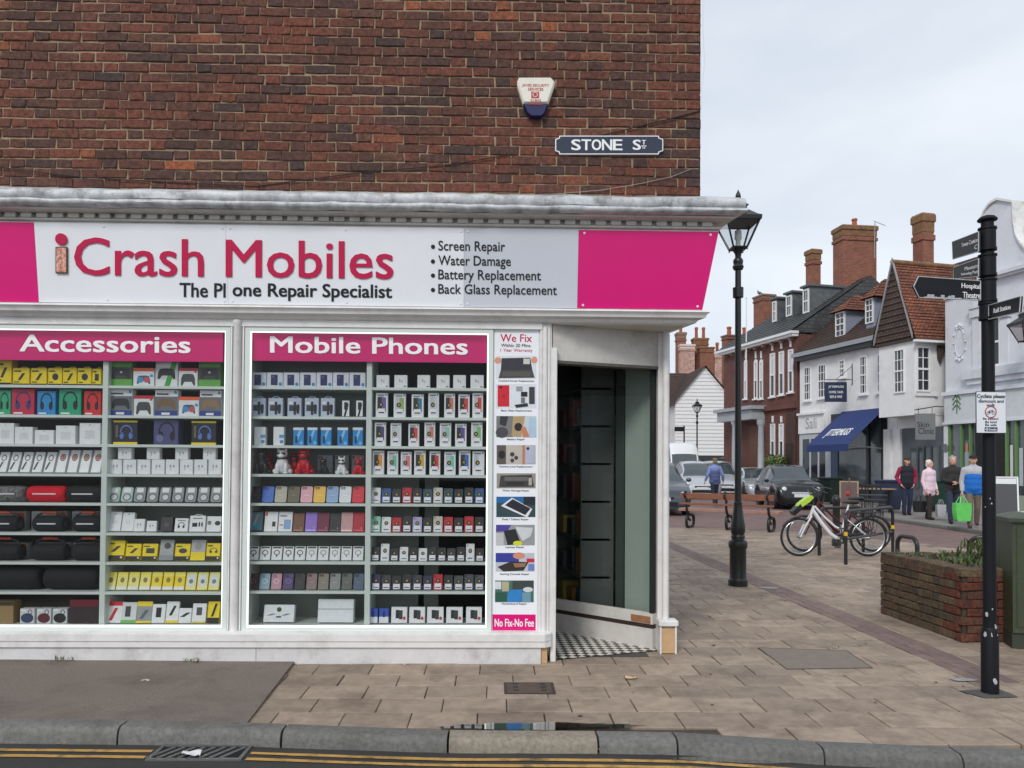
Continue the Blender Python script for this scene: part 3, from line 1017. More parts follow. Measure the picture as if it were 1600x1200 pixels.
# glazed screen standing back in the porch
sA, sB = V((at(850, 700, 6.95).x, 6.95, 0)), V((Xp(1026, 6.17), 6.17, 0))
su = (sB - sA).normalized(); sn = V((su.y, -su.x, 0)); sl_ = (sB - sA).length
def scr_box(t0, t1, o0, o1, z0, z1, mat, name, par=shop):
    P = [sA + su * t0 + sn * o0, sA + su * t1 + sn * o0, sA + su * t1 + sn * o1, sA + su * t0 + sn * o1]
    m = MB(); m.hexa([p + V((0, 0, z0)) for p in P] + [p + V((0, 0, z1)) for p in P])
    return m.build(name, mat, par)
scr_box(0, sl_, .0, .06, 0, .165, m_offwhite, 'porch_plinth')
scr_box(0, sl_, .004, .05, .165, .2, pm('dark_timber_gap', srgb(52, 34, 30), .8, .2), 'plinth_joint')
scr_box(0, sl_, .0, .056, .2, .285, m_offwhite, 'porch_rail')
scr_box(sl_ - .2, sl_ - .02, .056, .06, .205, .26, pm('bare_repair_timber', srgb(150, 104, 70), .75, .2, 20), 'timber_repair')
gp = [sA + sn * .024, sB + sn * .024]
MB().add([gp[0] + V((0, 0, .285)), gp[1] + V((0, 0, .285)), gp[1] + V((0, 0, 2.52)), gp[0] + V((0, 0, 2.52))], [(0, 1, 2, 3)]).build('porch_pane', m_glass2, shop)
scr_box(sl_ - .035, sl_, .0, .05, .285, 2.537, pm('dark_green_bead', srgb(30, 38, 36), .5, .2), 'glazing_bead')
scr_box(sl_ * .7, sl_ - .05, -.1, -.08, .25, 2.3, pm('pale_board', srgb(150, 160, 154), .5, .04), 'inner_board')
scr_box(sl_ * .62, sl_ * .69, -.12, -.08, .25, 2.4, pm('grey_green_upright', srgb(58, 66, 63), .5, .05), 'inner_upright')  # upright toned dark too, interior shade put into its colour
# chequered porch floor
mc, tcn, bb = newmat('chequered_tiles')
ck = tcn.nodes.new('ShaderNodeTexChecker'); uvn = tcn.nodes.new('ShaderNodeNewGeometry')
rt = tcn.nodes.new('ShaderNodeVectorRotate'); rt.inputs['Angle'].default_value = .75; rt.rotation_type = 'Z_AXIS'
ck.inputs['Scale'].default_value = 19; ck.inputs['Color1'].default_value = (*srgb(216, 212, 200), 1); ck.inputs['Color2'].default_value = (*srgb(40, 38, 36), 1)
tcn.links.new(uvn.outputs['Position'], rt.inputs['Vector']); tcn.links.new(rt.outputs[0], ck.inputs['Vector']); tcn.links.new(ck.outputs[0], bb.inputs['Base Color'])
bb.inputs['Roughness'].default_value = .4
m = MB()
P = [V((xq2, 5.78, 0)), V((xp1, 6.1, 0)), sB + V((.03, 0, 0)), sA, V((xq2 - .25, 6.95, 0))]
m.add([p + V((0, 0, .008)) for p in P], [tuple(range(5))])
struct(m.build('porch_floor', mc))
# shop interior: floor, back wall, ceiling, dark door on the porch's inner side
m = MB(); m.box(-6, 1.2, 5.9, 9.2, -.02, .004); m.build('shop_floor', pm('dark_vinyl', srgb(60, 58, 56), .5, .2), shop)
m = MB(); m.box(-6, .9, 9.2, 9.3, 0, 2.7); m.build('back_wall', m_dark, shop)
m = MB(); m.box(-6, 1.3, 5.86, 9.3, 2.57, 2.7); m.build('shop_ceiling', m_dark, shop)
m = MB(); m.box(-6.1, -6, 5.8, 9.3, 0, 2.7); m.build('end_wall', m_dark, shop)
dr = thing('shop_door', (xq2 - .02, 5.9, 0), 'dark glazed shop door standing open inside the porch', 'door')
m = MB()
for a, b, c, d in ((5.88, 5.97, 0, 2.2), (6.68, 6.77, 0, 2.2), (5.97, 6.68, 2.1, 2.2), (5.97, 6.68, 0, .25)):
    m.box(xq2 - .06, xq2 - .02, a, b, c + .012, d)
m.build('frame', pm('dark_green_paint', srgb(32, 44, 40), .4, .1), dr)
MB().box(xq2 - .045, xq2 - .035, 5.97, 6.68, .25, 2.1).build('pane', m_glass2, dr)
# interior shelving seen through the porch glass
inner = thing('wall_shelving', (1.0, 8.0, 0), 'dim accessory shelving inside the shop behind the porch glass', 'shelving')
ix = lambda y: side_x(y) - .32
def ibox(y0, y1, o0, o1, z0, z1, mat, name, par):
    P = [V((ix(y0) - o0, y0, 0)), V((ix(y0) - o1, y0, 0)), V((ix(y1) - o1, y1, 0)), V((ix(y1) - o0, y1, 0))]
    m = MB(); m.hexa([p + V((0, 0, z0)) for p in P] + [p + V((0, 0, z1)) for p in P])
    return m.build(name, mat, par)
m_dsh = pm('shade_toned_shelf', srgb(84, 88, 86), .6, .1)  # dark grey puts the dimness of the shop interior into the shelf colour
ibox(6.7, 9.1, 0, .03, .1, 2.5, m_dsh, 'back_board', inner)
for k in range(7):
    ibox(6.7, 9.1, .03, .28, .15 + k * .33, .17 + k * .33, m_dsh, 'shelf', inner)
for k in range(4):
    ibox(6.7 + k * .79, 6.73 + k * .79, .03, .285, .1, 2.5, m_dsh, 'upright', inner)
rr = random.Random(3)
ordw = ['first', 'second', 'third', 'fourth', 'fifth', 'sixth', 'seventh', 'eighth', 'ninth', 'tenth', 'eleventh', 'twelfth']
for k in range(6):
    for j in range(9):
        y = 6.78 + j * .26
        cl = rr.choice([(150, 60, 50), (70, 70, 76), (180, 120, 50), (60, 70, 90), (170, 165, 160), (120, 50, 60), (40, 42, 46), (190, 160, 60)])
        b_ = ibox(y, y + .15, .1, .25, .171 + k * .33, .171 + k * .33 + rr.uniform(.14, .24), C(*cl), 'boxed_accessory', None)
        tag(b_, 'dim boxed accessory, %s from the porch on the %s inner shelf up' % (ordw[j], ordw[k]), 'box', 'goods on the inner shelving')
# downpipe with boxed foot
xd_ = Xp(1040.5, 6.05)
dp = thing('downpipe', (xd_, 6.05, 0), 'white painted downpipe running down beside the porch corner post', 'downpipe')
m = MB(); m.cyl((xd_, 6.06, .26), (xd_, 6.06, 2.537), .026, n=16); m.build('pipe', m_white, dp, 40)
m = MB()
a, b = Xp(1031, 6.0, 990), Xp(1057, 6.0, 990)
m.box(a, a + .012, 5.99, 6.09, 0, .215); m.box(b - .012, b, 5.99, 6.09, 0, .215)
m.build('foot_box', m_white, dp)
MB().box(a + .012, b - .012, 6.0, 6.02, .005, .2).build('plywood_panel', m_ply, dp)
MB().cbox(a - .012, b + .012, 5.975, 6.1, .215, .262, .008).build('foot_cap', m_white, dp)
# alarm box and street name plate, thin cables
ax = lambda px, py: at(px, py, YW - .012)
al = thing('alarm_box', ax(836, 160), 'cream wedge-shaped alarm box with navy base high on brick wall', 'alarm box')
def wedge(poly, d0, d1, b):
    a = [ax(*p) for p in poly]
    c = sum(a, V()) / len(a)
    m = MB()
    m.loft([[p + V((0, -d0, 0)) for p in a], [p + V((0, -d1 + b, 0)) for p in a], [c + (p - c) * .9 + V((0, -d1, 0)) for p in a]])
    return m
wedge([(811, 125), (860, 125), (866, 131), (866, 137), (856, 166), (817, 166), (808, 137), (808, 131)], -.012, .05, .015).build('case', pm('cream_plastic', srgb(232, 228, 214), .35, .03, 5, dirt=srgb(190, 184, 168), dscale=20, damt=.3), al, 40)
wedge([(817, 166.3), (856, 166.3), (851, 180), (846, 185), (830, 185), (823, 180)], -.012, .045, .012).build('base', pm('navy_plastic', srgb(30, 32, 84), .3, .05), al, 40)
al_ = lambda px, py: at(px, py, YW - .012 - .0505)
m_red = pm('red_print', srgb(190, 60, 56), .5, .03)
for t, a in (('JAVES SECURITY', (816, 131, 858, 136)), ('SERVICES', (825, 137, 849, 141.5)), ('01843', (829, 154.5, 845, 158.5)), ('590362', (827, 160, 847, 164))):
    fit_text(t, rectpx(*a, al_), m_red, 'lettering', al, .001, .015)
cn = rectpx(830, 143, 842.5, 153.5, al_)
m = MB(); m.hexa([cn[0], cn[1], cn[1] + V((0, .003, 0)), cn[0] + V((0, .003, 0)), cn[3], cn[2], cn[2] + V((0, .003, 0)), cn[3] + V((0, .003, 0))]); m.build('emblem', m_red, al)
c_ = al_(836.2, 148.2) + V((0, -.002, 0))
MB().torus(c_, .017, .0025, 18, 6).build('emblem_ring', m_wtext, al)
sn_ = thing('street_name_plate', ax(951, 227), 'navy street name plate with white border and lettering on the brickwork', 'street sign')
poly = [(874, 212.5), (1029, 212.5), (1030, 216), (1036, 218), (1036, 236), (1030, 238), (1029, 241.5), (874, 241.5), (873, 238), (867.5, 236), (867.5, 218), (873, 216)]
def flat(poly, d0, d1):
    m = MB(); a = [ax(*p) for p in poly]
    return m.loft([[p + V((0, -d0, 0)) for p in a], [p + V((0, -d1, 0)) for p in a]])
flat(poly, -.012, .006).build('border', m_wtext, sn_)
cx, cy = 951.7, 227
flat([(cx + (x - cx) * .982, cy + (y - cy) * .9) for x, y in poly], .004, .0075).build('plate', pm('navy_enamel', srgb(44, 52, 70), .25, .06, 8), sn_)
sl2 = lambda px, py: at(px, py, YW - .012 - .0076)
def didone(s_, r):
    fit_text(s_, rectpx(*r, sl2), m_wtext, 'lettering', sn_, .002, .03)
for ch, x0, x1 in (('S', 893, 907), ('T', 909, 923), ('O', 925, 939), ('N', 941, 956), ('E', 958, 972)):
    didone(ch, (x0, 218, x1, 234.5))
didone('S', (989, 218.5, 1001, 234)); didone('T', (1003, 219, 1009, 226)); fit_text('-', rectpx(1002, 227.5, 1010, 228.8, sl2), m_wtext, 'lettering', sn_, .002)
fit_text('"', rectpx(1004, 230, 1008, 232.5, sl2), m_wtext, 'lettering', sn_, .002)
m_cab = pm('black_cable', srgb(28, 26, 26), .6, .1)
def cable(pts, r, mat, lab):
    P = [at(a, b, YW - .012) for a, b in pts]
    tag(MB().tube(P, r, 6).build('cable', mat), lab, 'cable')
cable([(867, 227), (905, 218.5), (930, 213), (960, 207), (1000, 197), (1050, 185), (1094, 173)], .004, m_cab, 'black cable climbing the bricks from street plate to wall corner')
cable([(800, 305), (870, 303), (940, 297), (1000, 287), (1050, 276), (1080, 264)], .002, C(170, 160, 150), 'thin pale wire sagging along the bricks above the lead')
cable([(-20, 259), (60, 269), (130, 277), (250, 284), (400, 291), (560, 270), (700, 258), (800, 241)], .0035, m_cab, 'thin dark wire drooping along the bottom brick courses')
cable([(1094, 150), (1101, 100), (1098, 40), (1101, -20)], .0025, m_white2, 'white wire fixed down the corner of the brick wall')
# ------------------------------------------------ header signs and poster inside the windows
hl = lambda Y: (lambda px, py: at(px, py, Y))
def header(px0, px1, py0, py1, txt, tr, label):
    Y = 5.836
    a, b = at(px0, py1, Y), at(px1, py0, Y)
    h = thing('window_sign', V(((a.x + b.x) / 2, Y, a.z)), label, 'sign')
    MB().cbox(a.x, b.x, Y - .012, Y, a.z, b.z, .002).build('panel', m_pink, h)
    fit_text(txt, rectpx(*tr, hl(Y - .0125)), m_wtext, 'lettering', h, .004, .035)
header(-190, 350, 515, 561, 'Accessories', (32, 523, 297, 549), 'magenta window header sign with wide white lettering reading Accessories')
header(390, 761, 517, 564, 'Mobile Phones', (423, 526, 730, 551), 'magenta window header sign with wide white lettering reading Mobile Phones')
YP = 5.784
pz = hl(YP)
a, b = at(770, 984.5, YP), at(842, 514, YP)
po = thing('repair_poster', V(((a.x + b.x) / 2, YP, a.z)), 'tall white repair price poster with photo strip beside the doorway', 'poster')
MB().box(a.x, b.x, YP - .003, YP, a.z, b.z).build('sheet', m_sign, po)
YP2 = YP - .0035
pl = hl(YP2)
for t, r, mt, bd in (('We Fix', (782, 522, 831, 534), m_crim, .015), ('Within 20 Mins.', (783, 537, 830, 542), m_ink, .02), ('1 Year Warranty', (782, 544.5, 832, 551), m_crim, .01),
        ('Cracked Screen Replacement', (779, 593.5, 835, 597), m_ink, .02), ('Back Glass Replacement', (783, 640, 831, 643.5), m_ink, .02), ('Battery Repair', (792.5, 685, 820, 688.5), m_ink, .02),
        ('Camera Lens Replacement', (780, 727.5, 832, 731), m_ink, .02), ('Water Damage Repair', (785, 765, 827, 768.5), m_ink, .02), ('iPads / Tablets Repair', (784.5, 810, 826, 813.5), m_ink, .02),
        ('Laptops Repair', (790, 853.5, 819, 857), m_ink, .02), ('Gaming Console Repair', (781, 895.5, 827, 899), m_ink, .02), ('Motherboard Repair', (784, 942, 823, 945.5), m_ink, .02)):
    fit_text(t, rectpx(*r, pl), mt, 'lettering', po, .0006, bd)
cn = rectpx(769.5, 960, 837, 985, pl)
m = MB(); m.hexa([cn[0], cn[1], cn[1] + V((0, .003, 0)), cn[0] + V((0, .003, 0)), cn[3], cn[2], cn[2] + V((0, .003, 0)), cn[3] + V((0, .003, 0))]); m.build('footer', m_pink, po)
fit_text('No Fix-No Fee', rectpx(773, 967, 834, 979, hl(YP2 - .0006)), m_wtext, 'lettering', po, .0008, .02)
def pic(r, items):
    """one printed photo of the poster: background rectangle plus flat printed shapes"""
    k = 0
    m = MB(); mats = []
    for it in items:
        poly, col = it
        Y = YP2 - .0003 * (k + 1)
        pts = [at(r[0] + (r[2] - r[0]) * u, r[1] + (r[3] - r[1]) * v, Y) for u, v in poly]
        mats.append(C(*col)); m.add(pts, [tuple(range(len(pts)))], k); k += 1
    m.build('photo_print', mats, po)
RC_ = lambda a, b, c, d: [(a, b), (c, b), (c, d), (a, d)]
EL = lambda x, y, rx, ry, n=12: [(x + rx * math.cos(2 * PI * i / n), y + ry * math.sin(2 * PI * i / n)) for i in range(n)]
pic((775, 556, 838, 592), [(RC_(0, 0, 1, 1), (216, 220, 226)), ([(.14, .1), (.85, .08), (.9, .6), (.12, .62)], (46, 48, 56)), ([(.12, .62), (.9, .6), (.96, .95), (.06, .97)], (66, 62, 60)), (RC_(.68, .12, .84, .36), (200, 198, 190)), (EL(.05, .2, .09, .14), (214, 150, 124)), (EL(.95, .18, .08, .14), (214, 150, 124)), (RC_(.16, .68, .88, .9), (84, 80, 76))])
pic((775, 600, 838, 638), [(RC_(0, 0, 1, 1), (218, 221, 227)), (RC_(.04, .05, .33, .93), (202, 24, 44)), (EL(.12, .14, .05, .05), (80, 20, 26)), (EL(.19, .5, .04, .06), (160, 16, 34)), (RC_(.5, .1, .66, .3), (150, 152, 158)), (RC_(.62, .32, .78, .52), (20, 20, 24)), ([(.46, .86), (.78, .78), (.8, .92), (.5, .98)], (40, 40, 48)), (RC_(.82, .12, .96, .82), (56, 58, 62)), (RC_(.62, .55, .72, .78), (110, 112, 118))])
pic((775.5, 650, 838, 683), [(RC_(0, 0, 1, 1), (196, 206, 214)), (RC_(.0, .0, .42, 1), (120, 118, 118)), ([(.1, .0), (.3, .02), (.24, .5), (.08, .4)], (48, 48, 54)), (EL(.14, .78, .16, .26), (70, 70, 74)), ([(.42, .02), (.72, 0), (.62, 1), (.38, .95)], (176, 150, 108)), (EL(.55, .52, .1, .2), (34, 34, 38)), ([(.62, .55), (.72, .5), (.84, 1), (.66, 1)], (196, 128, 92)), (RC_(.82, .1, 1, 1), (170, 196, 214))])
pic((776, 695.5, 837, 725.5), [(RC_(0, 0, 1, 1), (188, 180, 170)), (RC_(0, 0, .24, 1), (90, 84, 78)), (EL(.13, .5, .09, .22), (26, 26, 28)), (EL(.4, .48, .06, .12), (60, 60, 66)), (EL(.5, .66, .05, .11), (60, 60, 66)), (EL(.4, .8, .05, .11), (60, 60, 66)), (RC_(.66, .0, .72, 1), (190, 120, 90)), (RC_(.74, .06, .96, .96), (176, 182, 202)), (EL(.8, .18, .04, .08), (50, 50, 56))])
pic((776, 739.5, 837, 763), [(RC_(0, 0, 1, 1), (150, 142, 132)), ([(.1, .15), (.9, .1), (.96, .9), (.06, .92)], (62, 60, 58)), (RC_(.2, .25, .8, .5), (104, 100, 94)), (RC_(.25, .58, .7, .8), (40, 40, 42)), (RC_(.82, .3, .9, .8), (180, 172, 160))])
pic((775.5, 776, 836.5, 808), [(RC_(0, 0, 1, 1), (44, 70, 74)), (RC_(0, 0, 1, .3), (28, 100, 160)), ([(.12, .45), (.4, .05), (.92, .6), (.8, 1), (.74, .98)], (224, 224, 228)), ([(.22, .42), (.42, .12), (.88, .58), (.74, .9)], (34, 34, 44)), (RC_(.7, .0, 1, .4), (26, 34, 48))])
pic((775, 820, 835.5, 852), [(RC_(0, 0, 1, 1), (150, 150, 152)), ([(0, 0), (.4, 0), (.3, .3), (0, .35)], (74, 60, 150)), ([(.2, .3), (.5, .2), (.64, .9), (.3, 1)], (36, 36, 40)), ([(.5, .1), (.95, .15), (.9, .55), (.68, .8)], (204, 206, 208)), (EL(.56, .9, .12, .12), (206, 214, 40)), (RC_(0, .4, .2, 1), (190, 190, 190))])
pic((774.5, 864, 835, 893), [(RC_(0, 0, 1, 1), (190, 194, 204)), (RC_(0, 0, .6, .5), (50, 60, 150)), (EL(.6, .15, .16, .18), (206, 140, 110)), ([(.05, .75), (.4, .45), (.85, .5), (.72, .95), (.2, 1)], (52, 42, 40)), ([(.45, .55), (.8, .55), (.74, .75), (.5, .78)], (150, 110, 80)), (RC_(.8, .3, 1, .5), (200, 40, 56)), (RC_(.84, .6, 1, .95), (110, 130, 190))])
pic((773.5, 907, 834, 941), [(RC_(0, 0, 1, 1), (66, 110, 92)), (RC_(0, .05, .16, .4), (210, 216, 220)), (RC_(.18, .05, .36, .5), (176, 170, 140)), (RC_(.45, 0, 1, .4), (60, 66, 66)), ([(.35, .45), (.7, .4), (.68, 1), (.3, 1)], (44, 128, 196)), (EL(.85, .42, .13, .12), (206, 210, 212)), (RC_(.7, .55, .92, 1), (110, 150, 170)), (RC_(.0, .55, .3, .95), (40, 84, 70))])
# ---------------------------------------------------------------- display shelving in the two windows
YI = 5.905
BAYS = {  # bay: (px left, px right, reference the items are counted from, count from right?, bay phrase)
    'A1': (-165, 158, 'the bay divider', True, 'the speaker bay'),
    'A2': (167, 348, 'the window mullion', True, 'the controller bay'),
    'M1': (389, 571, 'the window mullion', False, 'the dog-figure bay'),
    'M2': (580, 758, 'the repair poster', True, 'the boxed-phone bay')}
ROWY = {'A': [604, 650, 695, 741, 786, 832, 877.5, 923.5, 975], 'M': [606, 652, 697, 741.5, 786.5, 832, 877, 922.5, 975]}
SHELFW = ['top', 'second', 'third', 'fourth', 'fifth', 'sixth', 'seventh', 'eighth', 'bottom']
def shelf_z(win, k):
    return Zp(260 if win == 'A' else 575, ROWY[win][k], YI)
m_back = pm('shelf_back_panel', srgb(120, 126, 120), .6, .05, 3)
for win, l, r, lab in (('A', -165, 349, 'pale laminate display shelving filling the accessories window'), ('M', 389, 760, 'pale laminate display shelving filling the mobile phones window')):
    x0, x1 = Xp(l, YS), Xp(r, YS)
    sh = thing('display_shelving', V(((x0 + x1) / 2, 6.0, .23)), lab, 'shelving')
    zt = 2.44
    zb = shelf_z(win, 8)
    bays = [b for b in BAYS if b[0] == win]
    dx = Xp((BAYS[bays[0]][1] + BAYS[bays[1]][0]) / 2, YS)
    for x in (x0 - .02, x1):
        MB().box(x, x + .02, YS, 6.16, zb - .03, zt).build('side_panel', m_pvc, sh)
    MB().box(dx - .02, dx + .02, YS - .001, 6.16, zb - .029, zt).build('divider', m_pvc, sh)
    for a, b in ((x0, dx - .02), (dx + .02, x1)):
        for k in range(9):
            z = shelf_z(win, k)
            MB().box(a + .0005, b - .0005, YS + .002, 6.16, z - (.02 if k < 8 else .035), z).build('shelf', m_pvc, sh)
    if win == 'A':
        MB().box(dx + .02, x1, 6.162, 6.17, zb, shelf_z('A', 3)).build('back_panel', m_back, sh)
    else:
        MB().box(x0, dx - .02, 6.162, 6.17, zb, zt).build('back_panel', m_back, sh)
        MB().box(dx + .02, Xp(655, 6.16), 6.162, 6.17, zb, shelf_z('M', 3)).build('back_panel', m_back, sh)
        MB().box(Xp(664, 6.16), Xp(686, 6.16), 6.162, 6.2, zb, shelf_z('M', 3)).build('back_post', m_back, sh)

# ---------------------------------------------------------------- goods
def shape(kind, a):
    """printed outlines in front-face units"""
    u0, v0, u1, v1 = a
    cx, cy, rx, ry = (u0 + u1) / 2, (v0 + v1) / 2, (u1 - u0) / 2, (v1 - v0) / 2
    if kind == 'r':
        return [[(u0, v0), (u1, v0), (u1, v1), (u0, v1)]]
    if kind == 'e':
        return [[(cx + rx * math.cos(2 * PI * i / 14), cy + ry * math.sin(2 * PI * i / 14)) for i in range(14)]]
    if kind == 'pad':
        p = [(-1, -.9), (-.8, -1), (-.5, -.35), (.5, -.35), (.8, -1), (1, -.9), (.95, .2), (.75, .85), (.4, .95), (-.4, .95), (-.75, .85), (-.95, .2)]
        return [[(cx + rx * x, cy + ry * y) for x, y in p]]
    if kind in ('o', 'hp'):
        n = 16
        t = .72 if kind == 'o' else .8
        full = kind == 'o'
        q = []
        for i in range(n):
            a0, a1 = [(2 * PI * k / n if full else PI * (k / n * 1.2 - .1)) for k in (i, i + 1)]
            q.append([(cx + rx * f * math.cos(b), cy + ry * f * math.sin(b)) for b, f in ((a0, 1), (a1, 1), (a1, t), (a0, t))])
        if not full:
            for s in (-1, 1):
                q.append([(cx + s * rx * .72 + rx * .34 * math.cos(2 * PI * i / 10), cy - ry * .5 + ry * .5 * math.sin(2 * PI * i / 10)) for i in range(10)])
        return q
    if kind == 'd':     # slanting slim item
        return [[(u0, v0), (u0 + (u1 - u0) * .4, v0), (u1, v1), (u1 - (u1 - u0) * .4, v1)]]
CACHE = {}
def pack(w, h, d, lean, body, decor=(), bev=.002, handle=False, round_=0):
    """box / case / phone standing on a shelf with its front print; returns shared mesh data (origin: middle of the front bottom edge)"""
    key = (round(w, 3), round(h, 3), d, lean, body, tuple(decor), handle, round_)
    if key in CACHE:
        return CACHE[key]
    mats = [C(*body)]
    m = MB()
    if round_:
        r = w * round_
        pts = []
        for (cx, cz, a0) in ((w / 2 - r, r, -PI / 2), (w / 2 - r, h - r, 0), (-w / 2 + r, h - r, PI / 2), (-w / 2 + r, r, PI)):
            for k in range(4):
                a = a0 + PI / 2 * k / 3
                pts.append((cx + r * math.cos(a), cz + r * math.sin(a)))
        m.loft([[V((x, d, z)) for x, z in pts], [V((x, .002, z)) for x, z in pts], [V((x * .97, 0, h / 2 + (z - h / 2) * .98)) for x, z in pts]])
    else:
        m.cbox(-w / 2, w / 2, 0, d, 0, h, bev)
    if handle:
        pts = [V((w * .25 * math.cos(PI * k / 8), d / 2, h + h * .09 * math.sin(PI * k / 8))) for k in range(9)]
        m.tube(pts, .004, 5, 0)
    lay = 0
    for kind, a, col in decor:
        lay += 1
        mats.append(C(*col))
        for poly in shape(kind, a):
            m.add([((u - .5) * w, -.0006 * lay, v * h) for u, v in poly], [tuple(range(len(poly)))], len(mats) - 1)
    sa, ca = math.sin(lean), math.cos(lean)
    m.v = [(x, y * ca + z * sa, z * ca - y * sa + d * sa) for x, y, z in m.v]
    CACHE[key] = m.mesh('pack', mats)
    return CACHE[key]
def place(bay, row, items, up=None):
    """items: (px0, px1, py top, name, look, category, body colour, decor, depth, lean, extra) on one shelf of one bay"""
    l, r, ref, fromright, phrase = BAYS[bay]
    n = len(items)
    for i, it in enumerate(items):
        p0, p1, pt, nm, look, cat, body, decor = it[:8]
        d = it[8] if len(it) > 8 else .06
        lean = it[9] if len(it) > 9 else 0
        ex = it[10] if len(it) > 10 else {}
        z = shelf_z(bay[0], row) + .0005
        Yf = YI + ex.get('back', 0)
        if up is not None:
            z = up
        pxm = (p0 + p1) / 2
        x0, x1 = Xp(p0, Yf, pt + 10), Xp(p1, Yf, pt + 10)
        w = x1 - x0 - .002
        zt = Zp(pxm, pt, Yf)
        h = max(.02, (zt - z))
        if lean:
            h = (h - d * math.sin(lean)) / math.cos(lean)
        me = pack(w, h, d, lean, body, decor, ex.get('bev', .002), ex.get('handle', False), ex.get('round', 0))
        o = link(nm, me, ((x0 + x1) / 2, Yf, z))
        k = (n - i) if fromright else i + 1
        lb = '%s, %s from %s, %s shelf, %s' % (look, ordw[k - 1], ref[4:], SHELFW[row], phrase[4:])
        if up is not None:
            lb = '%s, %s from %s, upper row, %s shelf, %s' % (look, ordw[k - 1], ref[4:], SHELFW[row], phrase[4:])
        tag(o, lb, cat, 'goods on the %s shelf of %s' % (SHELFW[row], phrase))
    return
YEL, WHT, BLK, GRY = (238, 212, 20), (232, 233, 234), (26, 26, 28), (120, 122, 124)
def yb(kind='e'):
    return (('r', (.0, .0, 1, .1), BLK), (kind, (.3, .3, .75, .7), (44, 44, 44)), ('r', (.08, .78, .5, .86), (60, 56, 20)), ('r', (.08, .16, .4, .22), (90, 84, 30)))
# --- speaker bay
place('A1', 0, [(a, b, t, 'phone_mount_box', 'yellow phone mount box', 'box', YEL, yb(k), .08, 0, {'handle': True}) for a, b, t, k in ((-34, -8, 574, 'd'), (-7, 18, 562, 'd'), (20, 46, 575, 'd'), (48, 73, 575, 'd'), (75, 97, 575, 'e'), (98, 120, 575, 'd'), (121, 143, 575, 'e'), (144, 158, 576, 'r'))])
def hb(c, ring):
    return (('hp', (.18, .2, .84, .92), ring), ('r', (.1, .04, .5, .1), WHT))
place('A1', 1, [(a, b, t, 'headphone_box', n + ' headphone box', 'box', c, hb(c, g), .08) for a, b, t, n, c, g in ((-40, -4, 610, 'black', (40, 40, 44), (90, 90, 96)), (-3, 17, 610, 'green', (40, 170, 120), BLK), (18, 54, 608, 'crimson', (196, 30, 70), (60, 50, 110)), (58, 87, 611, 'sky blue', (28, 140, 205), BLK), (92, 127, 608, 'teal green', (26, 160, 118), BLK), (131, 158, 611, 'red', (214, 34, 38), BLK))])
place('A1', 2, [(a, b, t, 'adapter_box', 'white adapter box', 'box', WHT, (('r', (.25, .25, .75, .65), (214, 216, 218)), ('o', (.45, .86, .55, .94), GRY)), .07) for a, b, t in ((-36, -7, 667), (-5, 22, 661), (23, 51, 667), (54, 84, 672), (87, 118, 665), (124, 157, 661))])
wt = (('r', (.0, .0, .12, 1), (70, 72, 74)), ('o', (.3, .55, .8, .85), (60, 62, 64)), ('d', (.2, .12, .6, .5), (40, 42, 44)))
wt2 = (('o', (.3, .5, .85, .82), (40, 40, 42)), ('e', (.4, .56, .75, .76), (190, 90, 60)), ('r', (0, 0, .12, 1), GRY))
place('A1', 3, [(-26 + k * 18.4, -9 + k * 18.4, 706 if k < 6 else 703, 'smartwatch_box', 'slim white smartwatch box' if k < 6 else 'white fitness band box', 'box', WHT, wt if k < 6 else wt2, .03, .35) for k in range(10)])
def speaker(bay, row, px0, px1, pyt, look, col, k, ref, handle=None, strap=None, band=True):
    z = shelf_z(bay[0], row)
    x0, x1 = Xp(px0, YI), Xp(px1, YI)
    h = Zp((px0 + px1) / 2, pyt, YI) - z
    r = h / 2
    s = thing('portable_speaker', V(((x0 + x1) / 2, YI + r, z)), '%s, %s from bay divider, %s shelf, speaker bay' % (look, ordw[k], SHELFW[row]), 'speaker', 'portable speakers in the window')
    cy, czz = YI + r * .85, z + r
    w = x1 - x0
    prof = [(.55, 0), (.8, .015), (.93, .05), (1, .16), (1, .84), (.93, .95), (.8, .985), (.55, 1)]
    m = MB()
    rot = Matrix.Rotation(PI / 2, 3, 'Y')
    m.lathe((x0, cy, czz), [(r * a, b * w) for a, b in prof], 20, M=rot)
    mt = pm('speaker_mesh_' + '_'.join(map(str, col)), srgb(col), .8, .12 if sum(col) != 330 else .9, 40, .7, 400)
    m.build('body', mt, s, 40)
    if band:
        m = MB(); m.cbox(x0 + w * .2, x1 - w * .2, cy - r * 1.06, cy - r * .9, czz - .004, czz + .006, .002); m.build('badge', C(226, 226, 226), s)
    for e in (x0 + w * .02, x1 - w * .02):
        m = MB(); m.lathe((e, cy, czz), [(r * .5, -.008), (r * .62, 0), (r * .5, .008)], 16, M=rot); m.build('end_cap', C(40, 40, 44), s, 40)
    if handle:
        P = [V((x0 + w * .06, cy, czz + r * .6)), V((x0 + w * .1, cy - .01, czz + r * handle)), V((x0 + w * .28, cy - .01, czz + r * (handle + .28))), V((x1 - w * .28, cy - .01, czz + r * (handle + .28))), V((x1 - w * .1, cy - .01, czz + r * handle)), V((x1 - w * .06, cy, czz + r * .6))]
        MB().tube(P, .008, 8).build('handle', C(62, 64, 66), s, 50)
        if strap:
            MB().tube([P[2] + V((0, -.002, .002)), (P[2] + P[3]) / 2 + V((0, -.002, .004)), P[3] + V((0, -.002, .002))], .0105, 8).build('grip', C(*strap), s, 50)
for px0, px1, look, col, k in ((-30, 38, 'camouflage drum speaker', (110, 110, 110), 2), (40, 101, 'bright red drum speaker', (214, 20, 44), 1), (102, 157, 'black drum speaker', (30, 32, 34), 0)):
    speaker('A1', 4, px0, px1, 759, look, col, k, '')
